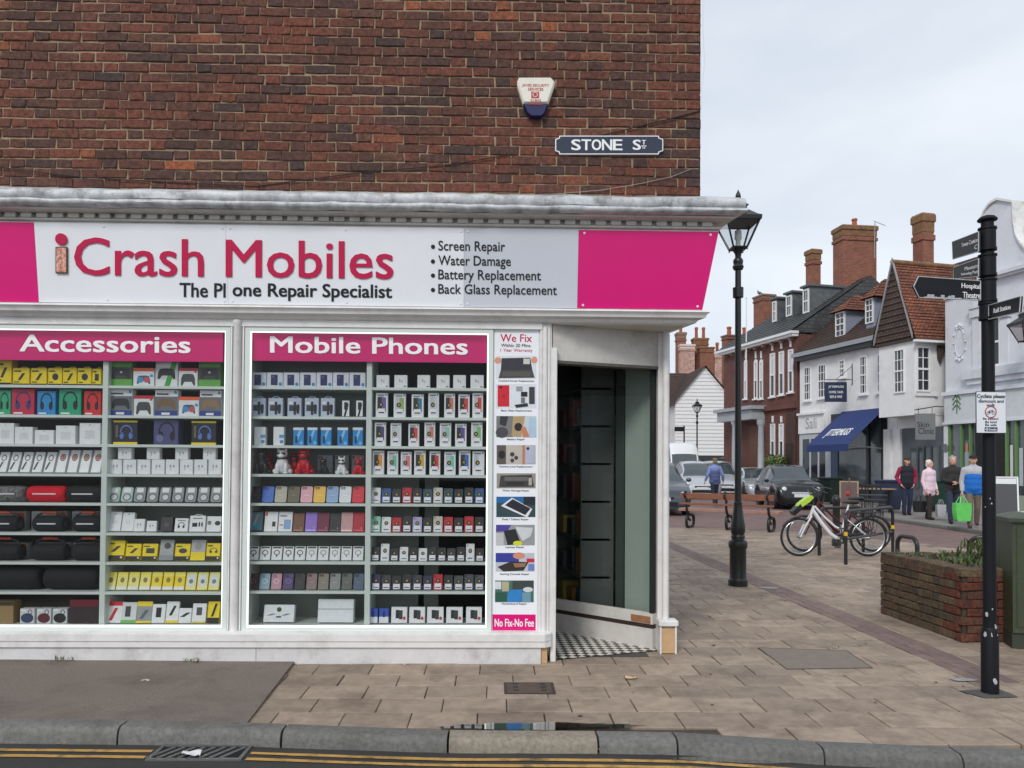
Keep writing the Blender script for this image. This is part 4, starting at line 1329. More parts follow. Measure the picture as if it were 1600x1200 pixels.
for i, (px0, px1) in enumerate(((-28, 28), (50, 99), (112, 157))):
    speaker('A1', 5, px0, px1, 806, 'navy black speaker with orange strap', (26, 30, 36), 2 - i, '', 1.05, (220, 96, 60))
    speaker('A1', 6, px0 - 2 + i, px1 + 3, 850, 'black speaker with arched handle', (28, 30, 34), 2 - i, '', 1.25, (210, 84, 56), band=False)
for i, (px0, px1) in enumerate(((-40, 62), (68, 154))):
    speaker('A1', 7, px0, px1, 886, 'big black boombox speaker', (24, 28, 32), 1 - i, '', band=False)
bxd = (('r', (.7, .1, .98, .95), (190, 90, 50)), ('r', (.05, .7, .6, .9), (180, 182, 184)))
place('A1', 5, [(a, b, 799, 'speaker_box', 'pale speaker carton behind a strapped speaker', 'box', (206, 206, 204), bxd, .06, 0, {'back': .16}) for a, b in ((-25, 40), (49, 104), (112, 157))])
place('A1', 6, [(a, b, 848, 'speaker_box', 'pale speaker carton behind a handled speaker', 'box', (196, 198, 198), bxd, .06, 0, {'back': .16}) for a, b in ((-25, 43), (60, 110), (114, 157))])
sb = lambda c: (('e', (.06, .05, .94, .7), c), ('o', (.55, .6, .85, .95), (40, 40, 44)), ('r', (.05, .82, .4, .95), (236, 236, 236)))
place('A1', 8, [(-15, 21, 940, 'tan_speaker_box', 'tan boxed speaker', 'box', (150, 124, 84), (('r', (0, .82, 1, 1), (60, 52, 44)),), .1), (31, 54, 951, 'clip_speaker_box', 'blue clip speaker box', 'box', (206, 208, 210), sb((52, 66, 100)), .07), (57, 80, 951, 'clip_speaker_box', 'maroon clip speaker box', 'box', (206, 208, 210), sb((96, 36, 46)), .07), (82, 105, 951, 'clip_speaker_box', 'black clip speaker box', 'box', (206, 208, 210), sb((34, 34, 38)), .07), (109, 154, 937, 'dark_carton', 'large dark red-topped carton', 'box', (52, 40, 42), (('r', (0, .72, 1, 1), (112, 28, 44)),), .1)])
# --- controller bay
xg, xw_, xs_ = (96, 168, 66), (228, 230, 230), (206, 60, 60)
padB = ('pad', (.1, .28, .9, .7), (34, 34, 38))
gr_ = (('r', (0, .27, 1, .74), (66, 66, 66)), padB, ('e', (.44, .5, .56, .58), (190, 190, 190)))
og_ = (('r', (0, .82, 1, 1), (232, 96, 40)), ('pad', (.18, .12, .82, .6), (70, 90, 120)), ('e', (.2, .2, .5, .5), (60, 150, 200)), ('e', (.5, .2, .8, .5), (200, 90, 90)), ('e', (.8, .5, .96, .66), (70, 160, 210)))
rd_ = (('r', (0, .84, 1, 1), (196, 36, 52)), ('pad', (.12, .05, .88, .7), (70, 72, 74)), ('e', (.82, .74, .95, .86), (220, 50, 60)))
wg_ = (('r', (0, .27, 1, .74), (200, 204, 204)), ('d', (.4, .0, 1, 1), (60, 160, 60)), padB)
ps_ = lambda c: (('r', (0, 0, 1, .2), (44, 66, 140)), ('r', (0, .2, 1, .74), (110, 112, 116)), ('pad', (.1, .24, .9, .66), c), ('e', (.84, .84, .97, .97), (70, 150, 196)), ('r', (.08, .8, .6, .86), (70, 74, 80)), ('r', (.3, .04, .66, .13), (226, 228, 232)))
cb = lambda a, b, t, look, c, d: (a, b, t, 'controller_box', look, 'box', c, d, .07)
place('A2', 0, [cb(172, 207, 563, 'green game controller box', xg, gr_), cb(208, 241, 575, 'orange-topped controller box', xw_, og_), cb(243, 278, 563, 'white and green controller box', xw_, wg_), cb(279, 309, 575, 'red-topped controller box', xw_, rd_), cb(310, 345, 563, 'green game controller box', xg, gr_)])
place('A2', 1, [cb(171, 207, 608, 'blue-footed controller box with black pad', xw_, ps_((40, 40, 44))), cb(209, 240, 618, 'red-topped controller box', xw_, rd_), cb(242, 278, 609, 'blue-footed controller box with bronze pad', xw_, ps_((120, 96, 66))), cb(279, 311, 620, 'orange-topped controller box', xw_, og_), cb(312, 346, 610, 'blue-footed controller box with camouflage pad', xw_, ps_((146, 116, 84)))])
hs = (('r', (0, 0, 1, .1), YEL), ('r', (0, .92, 1, 1), YEL), ('hp', (.28, .22, .8, .82), (90, 120, 190)), ('r', (.1, .3, .2, .8), (110, 100, 60)))
place('A2', 2, [(177, 215, 657, 'gaming_headset_box', 'black and yellow gaming headset box', 'box', (26, 30, 48), hs, .09), (240, 279, 655, 'gaming_headset_box', 'violet gaming headset box', 'box', (74, 76, 120), (('hp', (.2, .15, .85, .9), (26, 26, 34)), ('e', (.1, .1, .4, .4), (110, 112, 160))), .09), (299, 338, 658, 'gaming_headset_box', 'black and yellow gaming headset box', 'box', (26, 30, 48), hs, .09)])
eb = (('e', (.3, .45, .45, .65), (170, 174, 178)), ('e', (.55, .45, .7, .65), (170, 174, 178)), ('r', (.33, .3, .4, .5), (190, 192, 194)))
place('A2', 3, [(170 + k * 22.2, 190.5 + k * 22.2, 718, 'earbud_box', 'white earbud box', 'box', WHT, eb, .05) for k in range(8)])
zz = Zp(260, 718, YI) + .001
place('A2', 3, [(a, b, 699.5, 'earbud_box', 'white earbud box', 'box', WHT, eb, .05) for a, b in ((184, 205.5), (229, 249.5), (273.5, 294), (317, 337))], up=zz)
cl_ = (('e', (.2, .1, .85, .5), (196, 200, 204)), ('o', (.15, .05, .9, .55), (90, 92, 94)), ('r', (.2, .62, .8, .92), (226, 228, 230)))
place('A2', 4, [(168 + k * 20, 186 + k * 20, 761, 'earphone_clamshell', 'clear clamshell pack of earphones', 'clamshell pack', (132, 138, 138) if k not in (0, 1) else (170, 190, 182), cl_, .03, .3, {'round': .18}) for k in range(9)])
place('A2', 5, [(167, 188, 800, 'cable_box', 'tall white cable box', 'box', WHT, (('o', (.3, .4, .7, .55), (200, 202, 204)), ('e', (.45, .85, .55, .92), GRY)), .035, .25), (189, 208, 801, 'cable_box', 'tall white cable box', 'box', WHT, (('o', (.3, .4, .7, .55), (200, 202, 204)), ('e', (.45, .85, .55, .92), GRY)), .035, .25), (208, 225, 811, 'cable_box', 'short white cable box', 'box', WHT, eb, .035, .2), (228, 244, 814, 'cable_box', 'little white cable box', 'box', WHT, eb, .035, .2),
    (250, 269, 808, 'earphone_box', 'black earphone box', 'box', (52, 52, 54), (('e', (.3, .3, .7, .6), (80, 80, 84)),), .035, .2, {'handle': True}), (272, 293, 810, 'earphone_box', 'white earphone box', 'box', WHT, (('hp', (.25, .25, .75, .7), BLK), ('r', (.2, .8, .8, .86), GRY)), .035, .2), (295, 320, 806, 'earphone_box', 'wide white earphone box', 'box', WHT, (('r', (.18, .3, .5, .55), BLK), ('e', (.58, .3, .68, .6), BLK), ('e', (.75, .3, .85, .6), BLK), ('r', (.2, .8, .8, .86), GRY)), .035, .2, {'handle': True}), (322, 345, 807, 'earphone_box', 'white cable-pack box', 'box', WHT, (('r', (.05, .45, .3, .7), GRY), ('e', (.55, .4, .95, .7), (50, 50, 52))), .035, .2)])
yk = lambda k: (('r', (0, 0, 1, .24), (34, 32, 24)), (k, (.25, .42, .8, .72), (60, 58, 50)), ('r', (.08, .8, .45, .87), (90, 84, 20)), ('e', (.8, .08, .94, .2), (210, 210, 200)))
place('A2', 6, [(a, b, t, 'charger_box', n + ' charger box', 'box', c, d, .045, .22) for a, b, t, n, c, d in ((164, 193, 845, 'yellow cable', YEL, yk('d')), (195, 219, 850, 'yellow car', YEL, yk('d')), (221, 245, 850, 'yellow twin', YEL, yk('r')), (248, 270, 844, 'grey clear-front', (168, 172, 174), (('e', (.3, .55, .8, .85), (70, 72, 70)), ('r', (0, 0, 1, .25), (140, 146, 148)))), (272, 296, 850, 'yellow wireless', YEL, yk('e')), (297, 320, 844, 'grey and yellow', (176, 178, 178), (('r', (0, 0, 1, .4), YEL), ('e', (.25, .5, .75, .85), (150, 152, 154)))), (321, 343, 849, 'yellow earphone', YEL, yk('hp')))])
y8 = (('r', (0, 0, 1, .18), WHT), ('e', (.3, .4, .7, .7), (130, 120, 60)), ('r', (.0, .75, 1, 1), (240, 226, 90)))
y9 = (('r', (.15, .2, .85, .85), (214, 222, 226)), ('e', (.3, .35, .7, .6), (110, 120, 130)))
place('A2', 7, [(163 + k * 18, 179.5 + k * 18, 895, 'cable_pack', 'yellow and white cable pack', 'box', YEL if k in (4, 5, 6) else (236, 226, 130), y8 if k < 7 else y9, .03, .3) for k in range(10)])
slim = lambda a, b, t, n, c, d: (a, b, t, 'power_bank_box', n, 'box', c, d, .03, .22)
place('A2', 8, [slim(163, 189, 941, 'red and white cable box', WHT, (('r', (0, .8, 1, 1), (206, 30, 44)), ('d', (.25, .12, .75, .7), (196, 40, 48)))), slim(188, 212, 942, 'white and green-footed power bank box', (214, 216, 214), (('r', (0, 0, 1, .14), (110, 190, 80)), ('r', (.25, .3, .6, .8), (60, 62, 66)))), slim(212, 236, 941, 'grey and yellow-topped power bank box', (150, 154, 156), (('r', (0, .78, 1, 1), YEL), ('r', (0, 0, 1, .1), YEL), ('d', (.2, .2, .8, .6), (96, 100, 104)))), slim(236, 257, 945, 'white power bank box with black upright print', WHT, (('r', (.3, .3, .7, .82), BLK),)), slim(258, 278, 941, 'white and yellow-footed power bank box', WHT, (('r', (0, 0, 1, .12), YEL), ('d', (.25, .35, .8, .8), BLK))), slim(278, 298, 951, 'low white power bank box', WHT, (('d', (.1, .4, .95, .7), (50, 50, 54)),)), slim(299, 321, 944, 'white power bank box with grey square print', WHT, (('r', (.3, .4, .7, .8), (70, 78, 76)), ('r', (0, 0, 1, .08), (220, 200, 60)))), slim(323, 342, 941, 'yellow and black power bank box', YEL, (('r', (0, 0, 1, .25), BLK), ('d', (.3, .3, .8, .9), BLK)))])
# --- dog-figure bay
nc = (('r', (.25, .12, .68, .85), (44, 44, 96)), ('r', (.32, .62, .46, .76), (90, 90, 130)), ('e', (.74, .08, .95, .32), (60, 130, 190)))
place('M1', 0, [(391 + k * 25.8, 416.3 + k * 25.8, 582, 'phone_case_box', 'white box printed with navy case', 'box', (214, 217, 226), nc, .05) for k in range(7)])
pc = (('r', (.12, .3, .88, .62), (60, 62, 74)), ('r', (.45, .1, .62, .8), (36, 36, 40)), ('r', (.66, .16, .86, .66), (36, 36, 40)), ('r', (.1, .68, .4, .8), WHT))
bw_ = (('r', (.25, .05, 1, 1), WHT), ('d', (.4, .05, .95, .8), BLK), ('r', (.45, .45, .85, .9), BLK))
place('M1', 1, [(a, b, 622, 'accessory_pouch', 'pale blue hanging accessory pouch', 'pouch', (186, 196, 212), pc, .05, 0, {'handle': True}) for a, b in ((393, 415), (419, 442), (449, 471), (476, 498), (501, 523))] + [(a, b, 626, 'watch_strap_box', 'slim black and white box', 'box', BLK, bw_, .05) for a, b in ((531, 546), (553, 567))])
wb_ = (('r', (.55, .4, 1, .58), (90, 160, 210)), ('e', (.6, .1, .95, .3), (90, 140, 190)))
bp_ = (('r', (0, .86, 1, 1), (228, 232, 236)), ('d', (.2, .3, .8, .85), (140, 200, 236)), ('r', (.2, .14, .42, .52), (40, 60, 90)), ('e', (.6, .04, .95, .25), (110, 180, 226)))
place('M1', 2, [(397, 415, 667, 'white_phone_box', 'plain white phone box', 'box', WHT, wb_, .05), (427, 444, 667, 'white_phone_box', 'plain white phone box', 'box', WHT, wb_, .05)] + [(a, b, 668, 'blue_phone_box', 'bright blue phone box', 'box', (34, 140, 210), bp_, .05) for a, b in ((458, 475), (480, 496), (501, 518), (527, 544), (551, 567))])
def dog(px0, px1, pyt, col, look, back=0.0, shades=(20, 20, 22)):
    z = shelf_z('M', 3)
    Yc = YI + .03 + back
    x = Xp((px0 + px1) / 2, Yc)
    h = Zp((px0 + px1) / 2, pyt, Yc) - z
    t = thing('dog_figure', V((x, Yc, z)), look, 'figurine', 'bulldog figures on the fourth shelf')
    k = h / .19
    c = V((x, Yc, z))
    m = MB()
    E = lambda p, r: m.ell(c + V(p) * k, tuple(a * k for a in r), 12, 8)
    E((0, .03, .045), (.055, .055, .046)); E((0, .005, .075), (.042, .04, .055)); E((0, 0, .095), (.037, .034, .03))
    E((0, -.005, .142), (.04, .036, .033)); E((0, -.032, .13), (.026, .018, .018))
    for s in (-1, 1):
        E((s * .03, -.015, .04), (.016, .017, .045)); E((s * .033, -.03, .008), (.019, .027, .009)); E((s * .052, .02, .02), (.02, .035, .02))
        m.cyl(c + V((s * .022, 0, .16)) * k, c + V((s * .032, .0, .192)) * k, .015 * k, .004 * k, 8)
    m.build('body', C(*col, .25), t, 60)
    m = MB()
    for s in (-1, 1):
        m.ell(c + V((s * .017, -.037, .146)) * k, (.0145 * k, .006 * k, .011 * k), 10, 6)
    m.cyl(c + V((-.02, -.04, .149)) * k, c + V((.02, -.04, .149)) * k, .003 * k, n=6)
    m.build('sunglasses', C(*shades, .15), t, 60)
    MB().torus(c + V((0, 0, .112)) * k, .036 * k, .006 * k, 20, 6, M=Matrix.Rotation(PI / 2, 3, 'X')).build('collar', C(40, 40, 44, .3), t, 60)
dog(393, 424, 701, (34, 35, 37), 'large black bulldog figure in sunglasses by the mullion')
dog(413, 423, 706, (170, 20, 36), 'tiny red bulldog figure beside the black one', .09)
dog(427, 454, 699, (228, 228, 230), 'large white bulldog figure in sunglasses')
dog(460, 489, 699, (196, 22, 40), 'large red bulldog figure in sunglasses')
dog(455, 465, 706, (176, 24, 40), 'tiny red bulldog figure between white and red ones', .09)
dog(496, 513, 714, (34, 35, 37), 'small black bulldog figure before a grey box')
dog(525, 542, 713, (228, 228, 230), 'small white bulldog figure before a grey box')
dog(551, 568, 714, (200, 26, 42), 'small red bulldog figure before a grey box')
place('M1', 3, [(a, b, 711, 'figure_box', 'grey figure carton behind small dogs', 'box', (132, 134, 136), (('e', (.7, .75, .9, .95), (90, 150, 190)), ('r', (.05, .8, .3, .95), (60, 60, 62))), .06, 0, {'back': .13}) for a, b in ((496, 520), (523, 545), (549, 569))])
lens_ = lambda c: (('r', (.08, .78, .5, .96), tuple(max(0, v - 40) for v in c)), ('e', (.12, .85, .26, .94), (20, 20, 22)), ('e', (.32, .85, .46, .94), (20, 20, 22)), ('r', (.3, .42, .7, .46), tuple(min(255, v + 40) for v in c)))
cases = lambda cols, y, nm, look: [(388 + k * 20.2, 407 + k * 20.2, y, nm, n + look, 'phone case', c, lens_(c), .014, .3, {'round': .14}) for k, (n, c) in enumerate(cols)]
place('M1', 4, cases([('black', (44, 46, 48)), ('blue', (40, 98, 190)), ('beige', (176, 170, 152)), ('olive', (92, 88, 66)), ('pink', (222, 166, 176)), ('yellow', (232, 188, 70)), ('light blue', (140, 170, 210)), ('white', (220, 224, 226)), ('red', (206, 26, 44))], 760, 'phone_case', ' leaning phone case'))
pr = lambda c: (('r', (.08, .05, .92, .1), tuple(min(255, v + 70) for v in c)), ('e', (.7, .16, .8, .22), (200, 180, 120)))
lp = lambda a, b, t, nm, look, c, d: (a, b, t, nm, look, 'phone case', c, d, .016, .25)
place('M1', 5, [(387, 411, 799, 'tablet', 'dark tablet with teal picture', 'tablet', (30, 34, 42), (('r', (.08, .06, .92, .94), (96, 120, 130)), ('e', (.25, .15, .8, .4), (40, 140, 160)), ('d', (.3, .3, .7, .85), (150, 160, 160))), .014, .25), lp(412, 433, 800, 'stand_box', 'white stand box', WHT, (('r', (.05, .78, .22, .98), (196, 90, 50)), ('r', (.6, .25, .85, .5), BLK))), lp(434, 456, 800, 'tempered_glass_box', 'white box with blue pictures', WHT, (('r', (.4, .12, .9, .6), (130, 170, 210)), ('r', (.1, .75, .6, .82), GRY), ('r', (.1, .3, .35, .36), (200, 120, 90)))), lp(457, 475, 802, 'wallet_case', 'brown wallet case', (112, 70, 46), pr((112, 70, 46))), lp(476, 495, 801, 'wallet_case', 'lilac wallet case', (142, 112, 200), pr((142, 112, 200))), lp(495, 514, 801, 'wallet_case', 'maroon wallet case', (110, 26, 60), pr((110, 26, 60))), lp(514, 532, 802, 'wallet_case', 'black wallet case', (32, 32, 36), pr((32, 32, 36))), lp(532, 551, 801, 'wallet_case', 'dusky pink wallet case', (196, 152, 152), pr((196, 152, 152))), lp(551, 569, 801, 'wallet_case', 'red wallet case', (176, 22, 42), pr((176, 22, 42)))])
rg_ = lambda dk: (('o', (.2, .35, .8, .72), dk), ('r', (.44, .22, .56, .38), dk), ('r', (.1, .84, .9, .96), (70, 72, 74)))
place('M1', 6, [(387 + k * 18.2, 403.5 + k * 18.2, 854, 'magnetic_ring_box', ('white case box with black ring' if k < 5 else 'white case box with grey ring'), 'box', (226, 228, 228), rg_((36, 36, 38) if k < 5 else (140, 142, 144)), .025, .28) for k in range(10)])
mg = lambda c: (('o', (.22, .36, .8, .66), tuple(min(255, v + 50) for v in c)), ('r', (.1, .74, .5, .94), tuple(max(0, v - 30) for v in c)))
place('M1', 7, [(386 + k * 18.4, 402.5 + k * 18.4, 897, 'phone_case', n + ' case in clear pack', 'phone case', c, mg(c) if k < 4 else lens_(c), .018, .28, {'round': .12}) for k, (n, c) in enumerate([('maroon', (66, 40, 48)), ('ice blue', (140, 166, 180)), ('rose', (186, 142, 156)), ('purple', (76, 58, 110)), ('black', (36, 36, 38)), ('dusky', (140, 118, 116)), ('sand', (134, 126, 112)), ('silver', (136, 140, 138)), ('olive grey', (96, 98, 88)), ('slate blue', (78, 96, 116))])])
place('M1', 8, [(411, 459, 946, 'laptop_box', 'white laptop box with dark print', 'box', (224, 227, 230), (('e', (.42, .58, .58, .86), (60, 56, 30)), ('d', (.1, .38, .42, .48), (70, 74, 80)), ('d', (.58, .38, .9, .48), (70, 74, 80)), ('r', (.42, .26, .58, .34), BLK)), .05, .25), (496, 552, 937, 'laptop_box', 'larger plain white laptop box', 'box', (224, 228, 231), (('r', (0, .56, 1, .585), (110, 112, 114)),), .07, .15)])
# --- boxed-phone bay
eb2 = (('e', (.35, .45, .48, .7), (176, 180, 184)), ('e', (.52, .4, .64, .6), (186, 190, 194)), ('r', (.72, .1, .92, .18), GRY))
place('M2', 0, [(a, b, 586, 'earbud_box', 'square white earbud box', 'box', WHT, eb2, .05) for a, b in ((588, 608), (616, 636.5), (652, 672), (682, 702.5), (708, 728), (735, 756))])
def phb(ph, acc):
    return (('r', (.14, .3, .62, .84), ph), ('r', (.5, .24, .86, .82), acc), ('e', (.24, .42, .62, .62), (30, 26, 22)), ('e', (.36, .47, .52, .57), (190, 160, 50)), ('r', (.2, .14, .78, .36), (240, 240, 244)), ('r', (.26, .17, .72, .22), (40, 40, 50)), ('e', (.82, .9, .92, .96), BLK), ('r', (.15, .88, .7, .92), GRY))
accs = [(110, 96, 150), (150, 176, 100), (60, 120, 150), (206, 210, 216), (206, 120, 100), (206, 60, 60), (214, 60, 60)]
accs2 = [(80, 70, 120), (206, 210, 216), (216, 70, 80), (206, 130, 120), (150, 200, 190), (90, 80, 160), (130, 190, 120)]
accs3 = [(226, 150, 60), (110, 190, 170), (226, 120, 130), (206, 170, 60), (216, 60, 60), (120, 200, 180), (60, 110, 180), (226, 228, 230)]
phx = lambda sp, t, ac, dk: [(a, b, t + (k % 3), 'phone_box', 'white phone box with ' + ('dark' if dk(k) else 'pale') + ' handset print', 'box', (236, 237, 239), phb((44, 44, 48) if dk(k) else (196, 200, 206), ac[k]), .045) for k, (a, b) in enumerate(sp)]
place('M2', 1, phx(((587, 606), (615, 634), (643, 662), (669, 686), (694, 711), (716, 734), (738, 755)), 614, accs, lambda k: k not in (1, 3, 6)))
place('M2', 2, phx(((585, 603), (610, 627), (638, 655), (663, 680), (687, 705), (711, 729), (736, 754)), 660, accs2, lambda k: k in (0, 2, 5)))
place('M2', 3, phx(((582, 600), (605, 622), (626, 643), (647, 665), (671, 688), (694, 712), (717, 735), (738, 757)), 704, accs3, lambda k: k in (0, 3, 4, 6)))
def handset(c):
    return (('e', (.28, .46, .72, .72), (24, 22, 18)), ('e', (.4, .53, .6, .66), (190, 160, 50)), ('r', (.14, .06, .86, .42), (232, 232, 238)), ('r', (.22, .14, .78, .2), (70, 70, 84)), ('e', (.08, .84, .26, .95), tuple(max(0, v - 50) for v in c)))
COLN = {'white': (226, 228, 230), 'blue': (44, 84, 140), 'black': (34, 35, 38), 'red': (190, 26, 40), 'teal': (40, 74, 92), 'beige': (196, 192, 180), 'mint': (136, 200, 176), 'lilac': (176, 168, 210), 'navy': (38, 42, 78), 'charcoal': (54, 56, 60), 'grey': (70, 74, 78)}
def handsets(row, names, y0, tall=()):
    n = len(names)
    st = 178.0 / n
    place('M2', row, [(579.5 + k * st, 579.5 + k * st + st - 1.2, y0 - (6 if k in tall else 0) + (k * 7 % 3), 'handset', '%s used handset with price tag' % c, 'phone', COLN[c], handset(COLN[c]), .012, .22, {'round': .1}) for k, c in enumerate(names)])
handsets(4, 'white blue black red black teal beige teal black black blue'.split(), 762)
handsets(5, 'mint white red black lilac black beige red black red black'.split(), 807)
handsets(6, 'black white black white black white black black charcoal black white black'.split(), 855, (1, 10))
handsets(7, 'navy charcoal black black charcoal navy red black grey grey grey'.split(), 898)
kx = (('r', (0, 0, 1, .42), (226, 228, 232)), ('r', (.38, .4, .62, .8), (30, 40, 90)))
px_ = (('r', (.28, .3, .5, .82), (40, 42, 44)), ('r', (.5, .24, .72, .8), (58, 60, 62)), ('e', (.74, .2, .92, .42), (206, 60, 70)))
place('M2', 8, [(a, b, 951, 'sim_phone_box', 'blue and white feature phone box', 'box', (52, 84, 180), kx, .05, .15) for a, b in ((575.5, 590), (592, 607))] + [(a, b, 949, 'feature_phone_box', 'white box printed with black handsets', 'box', (232, 232, 234), px_, .05, .12) for a, b in ((611, 636), (639, 664), (667, 693), (697, 723), (728, 753))])
# ---------------------------------------------------------------- street lamps
def arc(c, r, a0, a1, n, ax='xz'):
    out = []
    for k in range(n + 1):
        a = a0 + (a1 - a0) * k / n
        u, v = r * math.cos(a), r * math.sin(a)
        out.append(V((c[0] + u, c[1], c[2] + v)) if ax == 'xz' else V((c[0], c[1] + u, c[2] + v)))
    return out
m_frost = glassmat('lantern_glass', (.93, .95, .96), .6)
def lantern(par, c, s, mat):
    """four-sided tapered lantern: c = middle of its base"""
    c = V(c)
    hb, ht, h = .085 * s, .205 * s, .32 * s
    ln = MB()
    cb = [c + V((a * hb, b * hb, 0)) for a, b in ((-1, -1), (1, -1), (1, 1), (-1, 1))]
    ct = [c + V((a * ht, b * ht, h)) for a, b in ((-1, -1), (1, -1), (1, 1), (-1, 1))]
    for i in range(4):
        ln.cyl(cb[i], ct[i], .013 * s, n=6)
        ln.cyl(cb[i], cb[(i + 1) % 4], .014 * s, n=6)
        ln.cyl(ct[i], ct[(i + 1) % 4], .018 * s, n=6)
        ln.cyl(cb[i] + V((0, 0, -.03 * s)), cb[i] + V((0, 0, .01 * s)), .009 * s, n=6)
    fr = ln.build('lantern_frame', mat, par)
    for i in range(4):
        a, b, d, e = cb[i], cb[(i + 1) % 4], ct[(i + 1) % 4], ct[i]
        MB().add([a, b, d, e], [(0, 1, 2, 3)]).build('pane', m_frost, fr)
    rf = MB()
    sq = lambda r, z: [c + V((a * r, b * r, z)) for a, b in ((-1, -1), (1, -1), (1, 1), (-1, 1))]
    rf.loft([sq(ht * 1.08, h - .01 * s), sq(ht * 1.1, h + .04 * s), sq(ht * .92, h + .06 * s), sq(ht * .42, h + .15 * s), sq(ht * .4, h + .19 * s), sq(ht * .5, h + .2 * s), sq(ht * .3, h + .24 * s)])
    ro = rf.build('lantern_roof', mat, par)
    f = MB()
    f.lathe(c + V((0, 0, h + .23 * s)), [(.03 * s, 0), (.02 * s, .02 * s), (.035 * s, .035 * s), (.015 * s, .05 * s), (.036 * s, .09 * s), (.028 * s, .13 * s), (.008 * s, .17 * s), (.001, .19 * s)], 12)
    f.build('finial', mat, ro, 50)
    b = MB(); b.lathe(c + V((0, 0, .02 * s)), [(.03 * s, 0), (.03 * s, .08 * s), (.045 * s, .1 * s), (.04 * s, .2 * s), (.01 * s, .22 * s)], 12)
    b.build('lamp_holder', C(220, 220, 214), par, 50)
def lamp_post(px, py, s, label, detail=True, mat=m_black):
    g = gnd(px, py)
    t = thing('street_lamp', g, label, 'street lamp')
    zz = lambda y: at(px, y, g.y).z / s if detail else None
    prof = [(.117, 0), (.117, .07), (.104, .085), (.1, .1), (.1, .45), (.104, .46), (.113, .48), (.116, .52), (.108, .55), (.08, .565), (.078, .59), (.088, .6), (.076, .63), (.088, .67), (.086, .74), (.07, .83), (.055, .95), (.05, 1.0), (.053, 1.02), (.042, 1.03)]
    m = MB(); m.lathe(g, [(r * s, z * s) for r, z in prof], 20); m.build('base', mat, t, 35)
    m = MB(); m.lathe(g, [(r * s, z * s) for r, z in ((.041, 1.03), (.039, 2.2), (.037, 3.55), (.064, 3.56), (.066, 3.68), (.037, 3.69), (.036, 3.9), (.055, 3.905), (.07, 3.94), (.055, 3.97), (.06, 3.99), (.062, 4.02), (.05, 4.04), (.036, 4.06), (.04, 4.1), (.07, 4.15), (.075, 4.17))], 18); m.build('column', mat, t, 35)
    lantern(t, g + V((0, 0, 4.17 * s)), s, mat)
    return t
lamp = lamp_post(1153, 915, 1.0, 'tall black cast-iron street lamp standing before the shop corner')
lamp2 = lamp_post(1089, 768, 1.09, 'distant black street lamp before the white weatherboarded gable')
# lantern at the picture edge, on a wall bracket of the ornate building: built with that building
# ---------------------------------------------------------------- finger post
g = gnd(1547, 1083)
fp_ = thing('finger_post', g, 'black fingerpost with four pointing sign boards and worn paint', 'signpost')
m_worn = pm('worn_black_paint', srgb(20, 22, 27), .6, .15, 12, .2, 60, spec=.25)
m_chip = pm('bare_chipped_paint', srgb(178, 180, 182), .6, .1, 30)
zp = lambda y: at(1544, y, g.y).z
m = MB()
m.lathe(g, [(.052, 0), (.052, .4), (.043, .425), (.04, .43)], 18); m.build('sleeve', m_worn, fp_, 40)
m = MB(); m.lathe(g, [(.04, .43), (.039, 1.6), (.038, zp(345))], 18); m.build('pole', m_worn, fp_, 40)
for a, b in ((390, 357), (430, 399), (470, 437), (498, 474)):
    m = MB(); z0, z1 = zp(a), zp(b)
    m.lathe((g.x, g.y, 0), [(.045, z0 - .012), (.055, z0 - .008), (.055, z0 + .008), (.05, z0 + .012), (.05, z1 - .012), (.056, z1 - .008), (.056, z1 + .004), (.045, z1 + .008)], 18)
    m.build('collar', m_worn, fp_, 40)
m = MB(); m.lathe((g.x, g.y, 0), [(.042, zp(346)), (.058, zp(345)), (.06, zp(343)), (.045, zp(339)), (.02, zp(337)), (.004, zp(336))], 18); m.build('cap', m_worn, fp_, 50)
for k in range(14):
    a = -PI / 2 + random.uniform(-1.2, 1.2)
    z = random.choice([random.uniform(.03, .44), random.uniform(.38, .46), random.uniform(.1, 1.4)])
    r = .0535 if z < .41 else .0415
    w_ = random.uniform(.004, .014)
    cc = V((g.x + r * math.cos(a), g.y + r * math.sin(a), z))
    tdir = V((-math.sin(a), math.cos(a), 0)); 
    m = MB(); n = 7
    m.add([cc + tdir * (w_ * random.uniform(.5, 1) * math.cos(2 * PI * i / n)) + V((0, 0, 1.6 * w_ * random.uniform(.5, 1) * math.sin(2 * PI * i / n))) for i in range(n)], [tuple(range(n))])
    m.build('paint_chip', m_chip, fp_)
def finger(c4, ds, tip, txts, edge=True):
    """board from photo corners (lower-left, lower-right, upper-right, upper-left) and their depths; tip: extra point on the far end"""
    q = [at(x, y, d) for (x, y), d in zip(c4, ds)]
    pts = [q[0], q[1], q[2], q[3]]
    if tip:
        tp = at(tip[0], tip[1], tip[2])
        pts = [q[0], q[1], q[2], q[3], tp] if tip[3] == 'l' else [q[0], q[1], tp, q[2], q[3]]
    n = (q[1] - q[0]).cross(q[3] - q[0]).normalized()
    m = MB()
    m.loft([[p - n * .012 for p in pts], [p + n * .0 for p in pts]])
    b = m.build('finger_board', m_worn, fp_)
    if edge:
        k = len(pts)
        m = MB()
        cen = sum(pts, V()) / k
        for i in range(k):
            m.cyl(pts[i], pts[(i + 1) % k], .0035, n=6)
        m.build('board_edge', m_chip, b)
    for t, r in txts:
        cc = [q[0].lerp(q[1], u).lerp(q[3].lerp(q[2], u), v) for u, v in ((r[0], r[1]), (r[2], r[1]), (r[2], r[3]), (r[0], r[3]))]
        fit_text(t, cc, m_wtext, 'lettering', b, .002, .012, lift=.001)
    return b, q, n
Y0 = g.y - .045
